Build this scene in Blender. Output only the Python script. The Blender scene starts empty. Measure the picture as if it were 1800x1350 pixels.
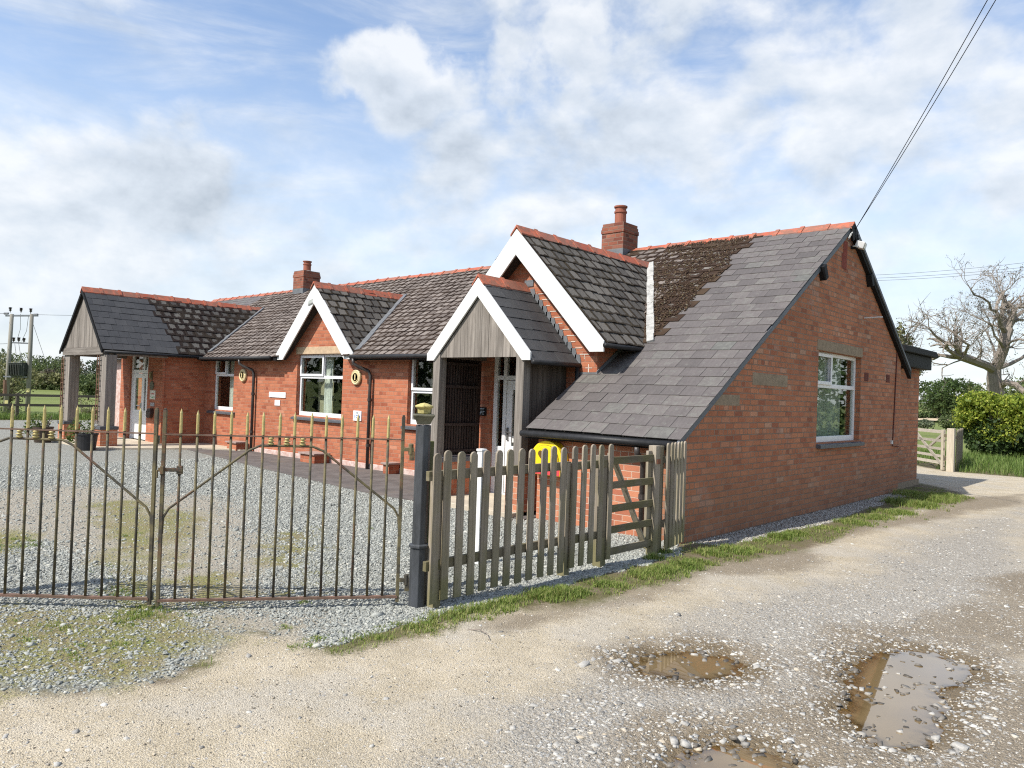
import bpy, bmesh, math, random
import numpy as np
from mathutils import Vector, Matrix

random.seed(11)
rng = np.random.default_rng(11)
SC = bpy.context.scene
COL = SC.collection
W, H = 1800, 1350                       # size of the photograph the camera was solved from

# ------------------------------------------------------------------ camera (solved from the building's own edges)
CAM = np.array([4.419, -9.122, 1.676])
YAW, PITCH, ROLL, FPX = 42.29, 0.751, 2.005, 1328.96
_y, _p, _r = np.radians([YAW, PITCH, ROLL])
FWD = np.array([-np.sin(_y) * np.cos(_p), np.cos(_y) * np.cos(_p), np.sin(_p)])
_rt = np.array([np.cos(_y), np.sin(_y), 0.0])
_up = np.cross(_rt, FWD)
RGT = np.cos(_r) * _rt + np.sin(_r) * _up
UPV = -np.sin(_r) * _rt + np.cos(_r) * _up


def ray(px, py):
    return FWD + RGT * (px - W / 2) / FPX - UPV * (py - H / 2) / FPX


def gz(px, py, z=0.0):
    d = ray(px, py)
    return CAM + d * ((z - CAM[2]) / d[2])


def at(px, py, depth):
    return CAM + ray(px, py) * depth


def make_camera():
    cd = bpy.data.cameras.new("camera")
    cd.sensor_width = 36.0
    cd.lens = FPX / W * 36.0
    cd.clip_start = 0.05
    cd.clip_end = 6000
    co = bpy.data.objects.new("camera", cd)
    M = Matrix(((RGT[0], UPV[0], -FWD[0], CAM[0]), (RGT[1], UPV[1], -FWD[1], CAM[1]),
                (RGT[2], UPV[2], -FWD[2], CAM[2]), (0, 0, 0, 1)))
    co.matrix_world = M
    COL.objects.link(co)
    SC.camera = co


# ------------------------------------------------------------------ objects
OFF = {}


def thing(name, label, cat, loc=(0, 0, 0), group=None):
    o = bpy.data.objects.new(name, None)
    o.empty_display_size = 0.2
    o.location = loc
    COL.objects.link(o)
    o["label"] = label
    o["category"] = cat
    if group:
        o["group"] = group
    OFF[o.name] = np.array(loc, float)
    return o


def tag(o, label=None, cat=None, group=None, kind=None):
    if label: o["label"] = label
    if cat: o["category"] = cat
    if group: o["group"] = group
    if kind: o["kind"] = kind
    return o


def copy_tree(o, parent=None):
    c = o.copy()
    COL.objects.link(c)
    if parent is not None:
        c.parent = parent
    OFF[c.name] = OFF.get(o.name, np.zeros(3))
    for ch in list(o.children):
        copy_tree(ch, c)
    return c


def link_mesh(name, me, parent=None):
    o = bpy.data.objects.new(name, me)
    COL.objects.link(o)
    if parent is not None:
        o.parent = parent
        OFF[o.name] = OFF[parent.name]
    else:
        OFF[o.name] = np.zeros(3)
    return o


def boxmap(me):
    """UVs in metres, from world position and the face's main direction"""
    n = len(me.loops)
    co = np.empty(len(me.vertices) * 3); me.vertices.foreach_get("co", co); co = co.reshape(-1, 3)
    li = np.empty(n, np.int32); me.loops.foreach_get("vertex_index", li)
    fn = np.empty(len(me.polygons) * 3); me.polygons.foreach_get("normal", fn); fn = np.abs(fn.reshape(-1, 3))
    lt = np.empty(len(me.polygons), np.int32); me.polygons.foreach_get("loop_total", lt)
    ax = np.repeat(np.argmax(fn + np.array([0, 1e-4, 0]), axis=1), lt)
    p = co[li]
    uv = np.where((ax == 0)[:, None], p[:, [1, 2]], np.where((ax == 1)[:, None], p[:, [0, 2]], p[:, [0, 1]]))
    l = me.uv_layers.new(name="UVMap")
    l.data.foreach_set("uv", uv.astype(np.float32).ravel())


class MB:
    def __init__(self):
        self.v, self.f = [], []

    def add(self, vs, fs):
        b = len(self.v)
        self.v.extend([tuple(map(float, v)) for v in vs])
        self.f.extend([tuple(b + i for i in f) for f in fs])
        return self

    def box(self, x0, y0, z0, x1, y1, z1):
        x0, x1 = min(x0, x1), max(x0, x1); y0, y1 = min(y0, y1), max(y0, y1); z0, z1 = min(z0, z1), max(z0, z1)
        return self.add([(x0, y0, z0), (x1, y0, z0), (x1, y1, z0), (x0, y1, z0), (x0, y0, z1), (x1, y0, z1), (x1, y1, z1), (x0, y1, z1)],
                        [(0, 3, 2, 1), (4, 5, 6, 7), (0, 1, 5, 4), (1, 2, 6, 5), (2, 3, 7, 6), (3, 0, 4, 7)])

    def obox(self, c, a, b, d):
        """box with centre c and half vectors a, b, d"""
        c, a, b, d = [np.array(q, float) for q in (c, a, b, d)]
        vs = [c + i * a + j * b + k * d for k in (-1, 1) for (i, j) in ((-1, -1), (1, -1), (1, 1), (-1, 1))]
        return self.add(vs, [(0, 3, 2, 1), (4, 5, 6, 7), (0, 1, 5, 4), (1, 2, 6, 5), (2, 3, 7, 6), (3, 0, 4, 7)])

    def beam(self, p, q, w, h, up=(0, 0, 1)):
        p, q, up = np.array(p, float), np.array(q, float), np.array(up, float)
        d = q - p; L = np.linalg.norm(d); d = d / L
        s = np.cross(d, up); s /= np.linalg.norm(s)
        u = np.cross(s, d)
        return self.obox((p + q) / 2, d * L / 2, s * w / 2, u * h / 2)

    def prism(self, poly, axis, d0, d1):
        n = len(poly)
        def P(a, b, d):
            return {"x": (d, a, b), "y": (a, d, b), "z": (a, b, d)}[axis]
        vs = [P(a, b, d0) for a, b in poly] + [P(a, b, d1) for a, b in poly]
        fs = [tuple(range(n)), tuple(range(2 * n - 1, n - 1, -1))]
        fs += [(i, i + n, (i + 1) % n + n, (i + 1) % n) for i in range(n)]
        return self.add(vs, fs)

    def tube(self, pts, r, n=8, caps=True):
        pts = [np.array(p, float) for p in pts]
        if not hasattr(r, "__len__"):
            r = [r] * len(pts)
        vs, fs = [], []
        ref = None
        for i, p in enumerate(pts):
            a = pts[max(0, i - 1)]; b = pts[min(len(pts) - 1, i + 1)]
            d = b - a; d = d / (np.linalg.norm(d) + 1e-12)
            if ref is None:
                ref = np.array([0, 0, 1.0]) if abs(d[2]) < 0.9 else np.array([1.0, 0, 0])
            s = np.cross(d, ref); s /= np.linalg.norm(s) + 1e-12
            u = np.cross(s, d); ref = u
            for k in range(n):
                t = 2 * math.pi * k / n
                vs.append(p + r[i] * (math.cos(t) * s + math.sin(t) * u))
        for i in range(len(pts) - 1):
            for k in range(n):
                a = i * n + k; b = i * n + (k + 1) % n
                fs.append((a, b, b + n, a + n))
        if caps:
            fs.append(tuple(range(n - 1, -1, -1)))
            fs.append(tuple(range((len(pts) - 1) * n, len(pts) * n)))
        return self.add(vs, fs)

    def lathe(self, c, prof, n=16, axis=(0, 0, 1), a0=0.0):
        c = np.array(c, float); ax = np.array(axis, float); ax /= np.linalg.norm(ax)
        ref = np.array([1.0, 0, 0]) if abs(ax[0]) < 0.9 else np.array([0, 1.0, 0])
        s = np.cross(ax, ref); s /= np.linalg.norm(s); u = np.cross(ax, s)
        vs, fs = [], []
        for (r, z) in prof:
            for k in range(n):
                t = a0 + 2 * math.pi * k / n
                vs.append(c + ax * z + max(r, 1e-4) * (math.cos(t) * s + math.sin(t) * u))
        for i in range(len(prof) - 1):
            for k in range(n):
                a = i * n + k; b = i * n + (k + 1) % n
                fs.append((a, b, b + n, a + n))
        fs.append(tuple(range(n - 1, -1, -1)))
        fs.append(tuple(range((len(prof) - 1) * n, len(prof) * n)))
        return self.add(vs, fs)

    def build(self, name, mat, parent=None, bevel=0.0, smooth=False, uv=True, fixn=True):
        off = OFF[parent.name] if parent is not None else np.zeros(3)
        me = bpy.data.meshes.new(name)
        me.from_pydata(self.v, [], self.f)
        if fixn:
            bm = bmesh.new(); bm.from_mesh(me)
            bmesh.ops.recalc_face_normals(bm, faces=bm.faces)
            bm.to_mesh(me); bm.free()
        me.update()
        if uv:
            boxmap(me)
        if np.any(off != 0):
            me.transform(Matrix.Translation(Vector(-off)))
        if mat:
            me.materials.append(mat)
        if smooth:
            me.polygons.foreach_set("use_smooth", [True] * len(me.polygons))
        o = link_mesh(name, me, parent)
        if bevel > 0:
            b = o.modifiers.new("bevel", "BEVEL"); b.width = bevel; b.segments = 2; b.limit_method = "ANGLE"
        return o


def np_mesh(name, verts, faces, mat, parent=None, smooth=False, attrs=None):
    """mesh from arrays; faces (M,k)"""
    off = OFF[parent.name] if parent is not None else np.zeros(3)
    me = bpy.data.meshes.new(name)
    v = (np.asarray(verts, float) - off).astype(np.float32)
    f = np.asarray(faces, np.int32)
    me.vertices.add(len(v)); me.vertices.foreach_set("co", v.ravel())
    m, k = f.shape
    me.loops.add(m * k); me.loops.foreach_set("vertex_index", f.ravel())
    me.polygons.add(m)
    me.polygons.foreach_set("loop_start", np.arange(0, m * k, k, dtype=np.int32))
    try:
        me.polygons.foreach_set("loop_total", np.full(m, k, np.int32))
    except Exception:
        pass
    if smooth:
        me.polygons.foreach_set("use_smooth", np.ones(m, bool))
    me.update(calc_edges=True)
    me.validate()
    for an, arr in (attrs or {}).items():
        a = me.attributes.new(an, "FLOAT_COLOR", "POINT")
        a.data.foreach_set("color", np.asarray(arr, np.float32).ravel())
    if mat:
        me.materials.append(mat)
    return link_mesh(name, me, parent)


# ------------------------------------------------------------------ noise in numpy (for masks and relief)
_perm = rng.random((256, 256))


def vnoise(x, y):
    xi = np.floor(x).astype(int); yi = np.floor(y).astype(int)
    fx = x - xi; fy = y - yi
    fx = fx * fx * (3 - 2 * fx); fy = fy * fy * (3 - 2 * fy)
    g = lambda a, b: _perm[a % 256, b % 256]
    return (g(xi, yi) * (1 - fx) + g(xi + 1, yi) * fx) * (1 - fy) + (g(xi, yi + 1) * (1 - fx) + g(xi + 1, yi + 1) * fx) * fy


def fbm(x, y, oct=4):
    s = 0; a = 0.5; t = 0
    for k in range(oct):
        s = s + a * vnoise(x * 2 ** k + 17 * k, y * 2 ** k + 31 * k); t += a; a *= 0.5
    return s / t


def sdpoly(x, y, poly):
    """signed distance to a polygon, positive inside"""
    P = np.array(poly, float)[:, :2]
    d = np.full(x.shape, 1e9); inside = np.zeros(x.shape, bool)
    n = len(P)
    for i in range(n):
        a = P[i]; b = P[(i + 1) % n]
        e = b - a
        wx = x - a[0]; wy = y - a[1]
        t = np.clip((wx * e[0] + wy * e[1]) / (e @ e + 1e-12), 0, 1)
        d = np.minimum(d, (wx - e[0] * t) ** 2 + (wy - e[1] * t) ** 2)
        c = ((a[1] > y) != (b[1] > y)) & (x < (b[0] - a[0]) * (y - a[1]) / (b[1] - a[1] + 1e-12) + a[0])
        inside ^= c
    d = np.sqrt(d)
    return np.where(inside, d, -d)


# ------------------------------------------------------------------ materials
class N:
    def __init__(s, name):
        s.m = bpy.data.materials.new(name)
        s.m.use_nodes = True
        s.t = s.m.node_tree
        s.t.nodes.clear()
        s.out = s.t.nodes.new("ShaderNodeOutputMaterial")

    def put(s, sock, v):
        if isinstance(v, bpy.types.NodeSocket):
            s.t.links.new(v, sock)
        elif v is not None:
            if hasattr(sock.default_value, "__len__") and len(sock.default_value) == 4 and len(v) == 3:
                v = (*v, 1.0)
            sock.default_value = v

    def n(s, typ, props=None, ins=None):
        nd = s.t.nodes.new(typ)
        for k, v in (props or {}).items():
            setattr(nd, k, v)
        for k, v in (ins or {}).items():
            s.put(nd.inputs[k], v)
        return nd

    def math(s, op, a, b=0.0, clamp=False):
        nd = s.n("ShaderNodeMath", {"operation": op, "use_clamp": clamp}, {0: a, 1: b})
        return nd.outputs[0]

    def vmath(s, op, a, b=(0, 0, 0)):
        nd = s.n("ShaderNodeVectorMath", {"operation": op}, {0: a, 1: b})
        return nd.outputs[1] if op in ("DOT_PRODUCT", "LENGTH", "DISTANCE") else nd.outputs[0]

    def mix(s, f, a, b, mode="MIX"):
        nd = s.n("ShaderNodeMix", {"data_type": "RGBA", "blend_type": mode}, {0: f, 6: a, 7: b})
        return nd.outputs[2]

    def ramp(s, f, stops, interp="LINEAR"):
        nd = s.n("ShaderNodeValToRGB", None, {0: f})
        cr = nd.color_ramp
        cr.interpolation = interp
        while len(cr.elements) < len(stops):
            cr.elements.new(0.5)
        for e, (p, c) in zip(cr.elements, stops):
            e.position = p
            e.color = (*c, 1.0) if len(c) == 3 else c
        return nd.outputs[0]

    def step(s, f, a, b):
        nd = s.n("ShaderNodeMapRange", {"interpolation_type": "SMOOTHSTEP"}, {0: f, 1: a, 2: b, 3: 0.0, 4: 1.0})
        return nd.outputs[0]

    def coord(s, k="Object"):
        return s.n("ShaderNodeTexCoord").outputs[k]

    def attr(s, name):
        return s.n("ShaderNodeAttribute", {"attribute_name": name}).outputs["Color"]

    def scale(s, vec, sc):
        return s.n("ShaderNodeMapping", None, {0: vec, 3: sc}).outputs[0]

    def noise(s, vec, scale, detail=4.0, rough=0.55, dist=0.0):
        return s.n("ShaderNodeTexNoise", None, {"Vector": vec, "Scale": scale, "Detail": detail, "Roughness": rough, "Distortion": dist}).outputs[0]

    def vor(s, vec, scale, out="Distance", feature="F1", rnd=1.0):
        return s.n("ShaderNodeTexVoronoi", {"feature": feature}, {"Vector": vec, "Scale": scale, "Randomness": rnd}).outputs[out]

    def island(s):
        return s.n("ShaderNodeNewGeometry").outputs["Random Per Island"]

    def sep(s, c):
        return s.n("ShaderNodeSeparateColor", None, {0: c}).outputs

    def bump(s, h, strength=0.5, dist=0.01, normal=None):
        nd = s.n("ShaderNodeBump", None, {"Height": h, "Strength": strength, "Distance": dist})
        if normal is not None:
            s.put(nd.inputs["Normal"], normal)
        return nd.outputs[0]

    def bsdf(s, color, rough=0.7, normal=None, metal=0.0, spec=0.5, extra=None):
        nd = s.n("ShaderNodeBsdfPrincipled", None, {"Base Color": color, "Roughness": rough, "Metallic": metal, "Specular IOR Level": spec})
        for k, v in (extra or {}).items():
            s.put(nd.inputs[k], v)
        if normal is not None:
            s.put(nd.inputs["Normal"], normal)
        s.t.links.new(nd.outputs[0], s.out.inputs[0])
        return s.m


def m_brick(name, stops, mortar, low=(0.75, 1.15), pale=0.0, patch=None, mortar_w=0.007):
    s = N(name)
    uv = s.n("ShaderNodeUVMap", {"uv_map": "UVMap"}).outputs[0]
    wob = s.n("ShaderNodeTexNoise", None, {"Vector": uv, "Scale": 9.0, "Detail": 3.0}).outputs["Color"]
    wob = s.vmath("SCALE", s.vmath("SUBTRACT", wob, (0.5, 0.5, 0.5)))
    wob.node.inputs["Scale"].default_value = 0.012
    u2 = s.vmath("ADD", uv, wob)
    br = s.n("ShaderNodeTexBrick", {"offset": 0.5, "squash": 0.5, "squash_frequency": 4},
             {"Vector": u2, "Color1": (0, 0, 0), "Color2": (1, 1, 1), "Mortar": (0.5, 0.5, 0.5), "Scale": 1.0,
              "Mortar Size": mortar_w, "Mortar Smooth": 0.25, "Bias": 0.0, "Brick Width": 0.232, "Row Height": 0.078})
    tint = br.outputs["Color"]; fac = br.outputs["Fac"]
    col = s.ramp(tint, stops)
    big = s.noise(uv, 0.55, 3.0)
    med = s.noise(uv, 7.0, 5.0, 0.65)
    fine = s.noise(uv, 70.0, 4.0, 0.7)
    k = s.math("ADD", s.math("MULTIPLY", big, 0.55), s.math("ADD", s.math("MULTIPLY", med, 0.35), s.math("MULTIPLY", fine, 0.35)))
    k = s.n("ShaderNodeMapRange", None, {0: k, 1: 0.4, 2: 0.85, 3: low[0], 4: low[1]}).outputs[0]
    col = s.mix(1.0, col, s.n("ShaderNodeCombineColor", None, {0: k, 1: k, 2: k}).outputs[0], "MULTIPLY")
    if pale > 0:
        pm = s.step(s.math("ADD", s.noise(uv, 1.3, 5.0, 0.65), s.math("MULTIPLY", tint, 0.14)), 0.66, 0.74)
        col = s.mix(s.math("MULTIPLY", pm, pale), col, (0.36, 0.25, 0.20))
    if patch is not None:
        col = patch(s, uv, col)
    mcol = s.mix(s.noise(uv, 3.0, 3.0), mortar[0], mortar[1])
    col = s.mix(fac, col, mcol)
    h = s.math("SUBTRACT", s.math("MULTIPLY", s.math("ADD", med, fine), 0.35), s.math("MULTIPLY", fac, 0.9))
    return s.bsdf(col, 0.88, s.bump(h, 0.6, 0.006), spec=0.25)


def m_simple(name, col, rough=0.6, var=0.25, nscale=6.0, bump=0.15, metal=0.0, spec=0.4, col2=None, stretch=(1, 1, 1), fine=40.0):
    s = N(name)
    c = s.scale(s.coord(), stretch)
    a = s.noise(c, nscale, 6.0, 0.62)
    b = s.noise(c, fine, 4.0, 0.7)
    f = s.step(s.math("ADD", s.math("MULTIPLY", a, 0.7), s.math("MULTIPLY", b, 0.3)), 0.3, 0.7)
    lo = tuple(x * (1 - var) for x in col) if col2 is None else col2
    hi = tuple(min(1, x * (1 + var)) for x in col) if col2 is None else col
    cc = s.mix(f, lo, hi)
    rr = s.n("ShaderNodeMapRange", None, {0: b, 1: 0.3, 2: 0.7, 3: max(0.02, rough - 0.08), 4: min(1, rough + 0.08)}).outputs[0]
    return s.bsdf(cc, rr, s.bump(s.math("ADD", a, b), bump, 0.004), metal=metal, spec=spec)


def m_wood(name, cols, axis="z", green=None, rough=0.85):
    """weathered timber, grain along the given axis; a colour per plank comes from the mesh islands"""
    s = N(name)
    st = {"x": (1.2, 26, 26), "y": (26, 1.2, 26), "z": (26, 26, 1.2)}[axis]
    o = s.coord()
    isl = s.math("FRACT", s.math("ADD", s.island(), s.n("ShaderNodeObjectInfo").outputs["Random"]))
    off = s.n("ShaderNodeCombineXYZ", None, {0: s.math("MULTIPLY", isl, 7.0), 1: s.math("MULTIPLY", isl, 13.0), 2: s.math("MULTIPLY", isl, 5.0)}).outputs[0]
    c = s.scale(s.vmath("ADD", o, off), st)
    g = s.noise(c, 1.0, 6.0, 0.65, 0.6)
    g2 = s.noise(c, 4.0, 3.0, 0.6)
    blot = s.noise(s.vmath("ADD", o, off), 3.0, 4.0)
    f = s.math("ADD", s.math("MULTIPLY", g, 0.7), s.math("MULTIPLY", g2, 0.3))
    col = s.ramp(f, [(0.28, cols[0]), (0.5, cols[1]), (0.72, cols[2])])
    k = s.n("ShaderNodeMapRange", None, {0: isl, 1: 0, 2: 1, 3: 0.78, 4: 1.18}).outputs[0]
    col = s.mix(1.0, col, s.n("ShaderNodeCombineColor", None, {0: k, 1: k, 2: k}).outputs[0], "MULTIPLY")
    if green is not None:
        gm = s.math("MULTIPLY", s.step(blot, 0.42, 0.62), green[1])
        if len(green) > 2:            # algae that has crept up from the foot of each pale
            zz = s.n("ShaderNodeSeparateXYZ", None, {0: o}).outputs[2]
            gm = s.math("MAXIMUM", gm, s.math("MULTIPLY", s.step(s.math("ADD", zz, s.math("MULTIPLY", s.math("SUBTRACT", blot, 0.5), 0.7)), green[2], 0.08), 0.7))
        col = s.mix(gm, col, green[0])
    return s.bsdf(col, rough, s.bump(f, 0.5, 0.004), spec=0.25)


def m_slate(name, stops, rough=0.6, streak=0.25, lichen=None, bumpy=0.25):
    s = N(name)
    isl = s.island()
    o = s.coord()
    uv = s.n("ShaderNodeUVMap", {"uv_map": "UVMap"}).outputs[0]
    col = s.ramp(isl, stops)
    a = s.noise(o, 5.0, 6.0, 0.65)
    b = s.noise(o, 45.0, 4.0, 0.7)
    st = s.noise(s.scale(uv, (9.0, 0.8, 1.0)), 1.0, 4.0, 0.6)
    f = s.math("ADD", s.math("MULTIPLY", a, 0.45), s.math("ADD", s.math("MULTIPLY", b, 0.3), s.math("MULTIPLY", st, streak)))
    k = s.n("ShaderNodeMapRange", None, {0: f, 1: 0.3, 2: 0.7, 3: 0.72, 4: 1.3}).outputs[0]
    col = s.mix(1.0, col, s.n("ShaderNodeCombineColor", None, {0: k, 1: k, 2: k}).outputs[0], "MULTIPLY")
    if lichen:
        lm = s.step(s.math("ADD", s.noise(o, 11.0, 5.0, 0.7), s.math("MULTIPLY", isl, 0.12)), lichen[1], lichen[1] + 0.1)
        col = s.mix(s.math("MULTIPLY", lm, lichen[2]), col, lichen[0])
    return s.bsdf(col, rough, s.bump(s.math("ADD", a, s.math("MULTIPLY", b, 0.6)), bumpy, 0.006), spec=0.4)


def m_oldtile(name, face, face2, moss, edge=0.26, thr=0.0):
    """lichen-grey tile faces with moss grown in from the lower edge and the joints"""
    s = N(name)
    isl = s.island()
    o = s.coord()
    uv = s.n("ShaderNodeUVMap", {"uv_map": "UVMap"}).outputs[0]
    xyz = s.n("ShaderNodeSeparateXYZ", None, {0: uv}).outputs
    n1 = s.noise(o, 14.0, 5.0, 0.65)
    n2 = s.noise(o, 60.0, 4.0, 0.7)
    n3 = s.noise(o, 1.1, 4.0, 0.6)
    du = s.math("MINIMUM", xyz[0], s.math("SUBTRACT", 1.0, xyz[0]))
    dv = s.math("MINIMUM", xyz[1], s.math("MULTIPLY", s.math("SUBTRACT", 1.0, xyz[1]), 1.0))
    d = s.math("MINIMUM", s.math("MULTIPLY", du, 1.3), dv)
    lim = s.math("ADD", s.math("MULTIPLY", s.math("ADD", n1, s.math("MULTIPLY", n3, 0.9)), edge), thr - edge * 0.45)
    mm = s.step(s.math("SUBTRACT", lim, d), -0.03, 0.06)
    fc = s.mix(s.step(s.math("ADD", s.math("MULTIPLY", isl, 0.5), s.math("MULTIPLY", n2, 0.7)), 0.35, 0.85), face, face2)
    mc = s.mix(s.step(n2, 0.3, 0.7), moss[0], moss[1])
    mc = s.mix(s.step(n3, 0.45, 0.62), mc, moss[2])
    col = s.mix(mm, fc, mc)
    h = s.math("ADD", s.math("MULTIPLY", mm, s.math("ADD", 0.5, n1)), s.math("MULTIPLY", n2, 0.4))
    return s.bsdf(col, 0.92, s.bump(h, 0.9, 0.02), spec=0.2)


def m_foliage(name, dark, mid, light, trans=0.3, rough=0.6):
    s = N(name)
    isl = s.island()
    o = s.coord()
    big = s.noise(o, 0.7, 3.0)
    f = s.math("ADD", s.math("MULTIPLY", isl, 0.55), s.math("MULTIPLY", big, 0.45))
    col = s.ramp(f, [(0.22, dark), (0.5, mid), (0.8, light)])
    p = s.n("ShaderNodeBsdfPrincipled", None, {"Base Color": col, "Roughness": rough, "Specular IOR Level": 0.3})
    t = s.n("ShaderNodeBsdfTranslucent", None, {"Color": col})
    mx = s.n("ShaderNodeMixShader", None, {0: trans, 1: p.outputs[0], 2: t.outputs[0]})
    s.t.links.new(mx.outputs[0], s.out.inputs[0])
    return s.m


def m_stone(name, stops, rough=0.85):
    s = N(name)
    isl = s.island()
    b = s.noise(s.coord(), 90.0, 4.0, 0.7)
    col = s.ramp(isl, stops)
    k = s.n("ShaderNodeMapRange", None, {0: b, 1: 0.3, 2: 0.7, 3: 0.75, 4: 1.2}).outputs[0]
    col = s.mix(1.0, col, s.n("ShaderNodeCombineColor", None, {0: k, 1: k, 2: k}).outputs[0], "MULTIPLY")
    return s.bsdf(col, rough, s.bump(b, 0.4, 0.003), spec=0.3)


def m_glass(name, tint=(0.90, 0.93, 0.90)):
    s = N(name)
    g = s.n("ShaderNodeBsdfGlossy", None, {"Color": (0.95, 0.97, 0.97), "Roughness": 0.015})
    nz = s.noise(s.coord(), 2.2, 1.0)
    s.put(g.inputs["Normal"], s.bump(nz, 0.03, 0.02))
    t = s.n("ShaderNodeBsdfTransparent", None, {"Color": tint})
    ge = s.n("ShaderNodeNewGeometry")
    ca = s.math("ABSOLUTE", s.vmath("DOT_PRODUCT", ge.outputs["Incoming"], ge.outputs["Normal"]))
    f = s.math("ADD", 0.05, s.math("MULTIPLY", 0.95, s.math("POWER", s.math("SUBTRACT", 1.0, ca, True), 5.0)), True)
    mx = s.n("ShaderNodeMixShader", None, {0: f, 1: t.outputs[0], 2: g.outputs[0]})
    s.t.links.new(mx.outputs[0], s.out.inputs[0])
    return s.m
# ================================================================== ground
def P2(*px):
    return [tuple(gz(a, b)[:2]) for a, b in px]


DRIVE = [(-0.274, -7.92), (-1.3, -8.9), (-4.5, -11.2), (-6, -14), (8.5, -14), (7.2, -4), (6.2, 3), (5, 9), (2.6, 13.1), (1.157, 13.9),
         (-0.55, 14.0), (-1.7, 15.3), (-4.0, 17.5), (-8, 18.5), (-8, 14.5), (-2.5, 11.5), (-0.3, 9.7), (0.45, 9.0), (1.3, 7.4), (1.135, 6.0),
         (0.95, 3.8), (0.965, 1.68), (1.15, 0.4), (1.0, -0.9), (0.805, -2.19), (0.832, -3.19), (0.72, -4.29), (0.414, -4.89),
         (0.517, -5.86), (0.533, -6.32), (0.195, -6.39), (-0.326, -6.46), (-0.1, -6.8), (0.12, -7.19), (0.079, -7.48), (-0.038, -7.72)]
YARD = [(-0.05, -1.2), (0.3, -1.9), (0.3, -3.0), (0.28, -4.2), (0.25, -5.1), (0.22, -5.7), (0.22, -6.35), (-0.33, -6.45), (-0.05, -6.8), (0.15, -7.19), (0.10, -7.48), (-0.02, -7.72),
        (-0.26, -7.92), (-1.3, -8.9), (-4.5, -11.2), (-6, -14), (-29.6, -14), (-29.2, 3.4), (-29.0, 9), (-22.4, 9), (-22.3, 0.6), (-2.2, 0.6), (-2.2, -1.27)]
TARMAC = [(-2.25, -1.45), (-2.7, -1.47), (-5.58, -1.60), (-9.5, -1.15), (-14.3, -0.52), (-15.6, -0.62), (-15.85, 0.64), (-4.95, 0.64), (-4.95, -0.18), (-2.25, -0.18)]
GRIT = [(-0.2, -1.3), (-0.2, 7.3), (0.42, 7.2), (0.42, 4), (0.55, 2), (0.48, 0.4), (0.35, -1.0)]
PUD1 = P2((1508, 1152), (1535, 1141), (1580, 1137), (1640, 1139), (1690, 1158), (1722, 1180), (1700, 1195), (1655, 1207), (1662, 1235), (1650, 1275),
          (1628, 1300), (1590, 1306), (1552, 1300), (1508, 1277), (1478, 1240), (1500, 1213), (1486, 1192), (1492, 1168))
PUD2 = P2((1105, 1158), (1150, 1141), (1215, 1138), (1270, 1147), (1312, 1165), (1290, 1180), (1235, 1190), (1180, 1184), (1135, 1178))
PUD3 = P2((1195, 1318), (1230, 1300), (1290, 1300), (1345, 1308), (1385, 1330), (1380, 1352), (1330, 1375), (1240, 1380), (1190, 1350))
MUD1 = P2((1220, 1000), (1300, 972), (1420, 965), (1470, 990), (1420, 1003), (1330, 1012), (1250, 1012))
MUD2 = P2((820, 1110), (900, 1080), (1000, 1062), (1120, 1040), (1230, 1000), (1240, 1015), (1130, 1062), (1020, 1082), (920, 1110))
MUD3 = P2((1420, 940), (1500, 925), (1600, 905), (1690, 875), (1800, 868), (1800, 888), (1690, 905), (1560, 928), (1450, 950))
MUD4 = P2((1480, 1110), (1640, 1050), (1850, 985), (1950, 1400), (1230, 1420), (1290, 1250), (1400, 1210))
MOSS = [P2((-60, 1065), (90, 1068), (250, 1072), (330, 1085), (400, 1110), (330, 1165), (220, 1195), (100, 1205), (-60, 1215)),
        P2((180, 985), (262, 985), (300, 1050), (280, 1090), (190, 1080), (160, 1030)), P2((190, 880), (250, 880), (260, 985), (200, 985)),
        P2((295, 890), (345, 900), (350, 985), (300, 1000)), P2((-40, 930), (65, 935), (60, 975), (-40, 980)), P2((330, 1010), (400, 1010), (410, 1060), (310, 1065)), P2((480, 940), (540, 920), (560, 1010), (500, 1050))]
WORN = [P2((-60, 865), (130, 850), (300, 868), (420, 880), (480, 930), (500, 1010), (470, 1065), (300, 1060), (180, 1000), (60, 960), (-60, 960)),
        P2((300, 1075), (470, 1068), (560, 1090), (480, 1130), (420, 1120), (380, 1160), (250, 1195), (330, 1140))]
GATE_A, GATE_B, GATE_L = np.array([-1.285, -6.74]), np.array([-0.16, -5.32]), np.array([-2.56, -7.95])


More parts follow.
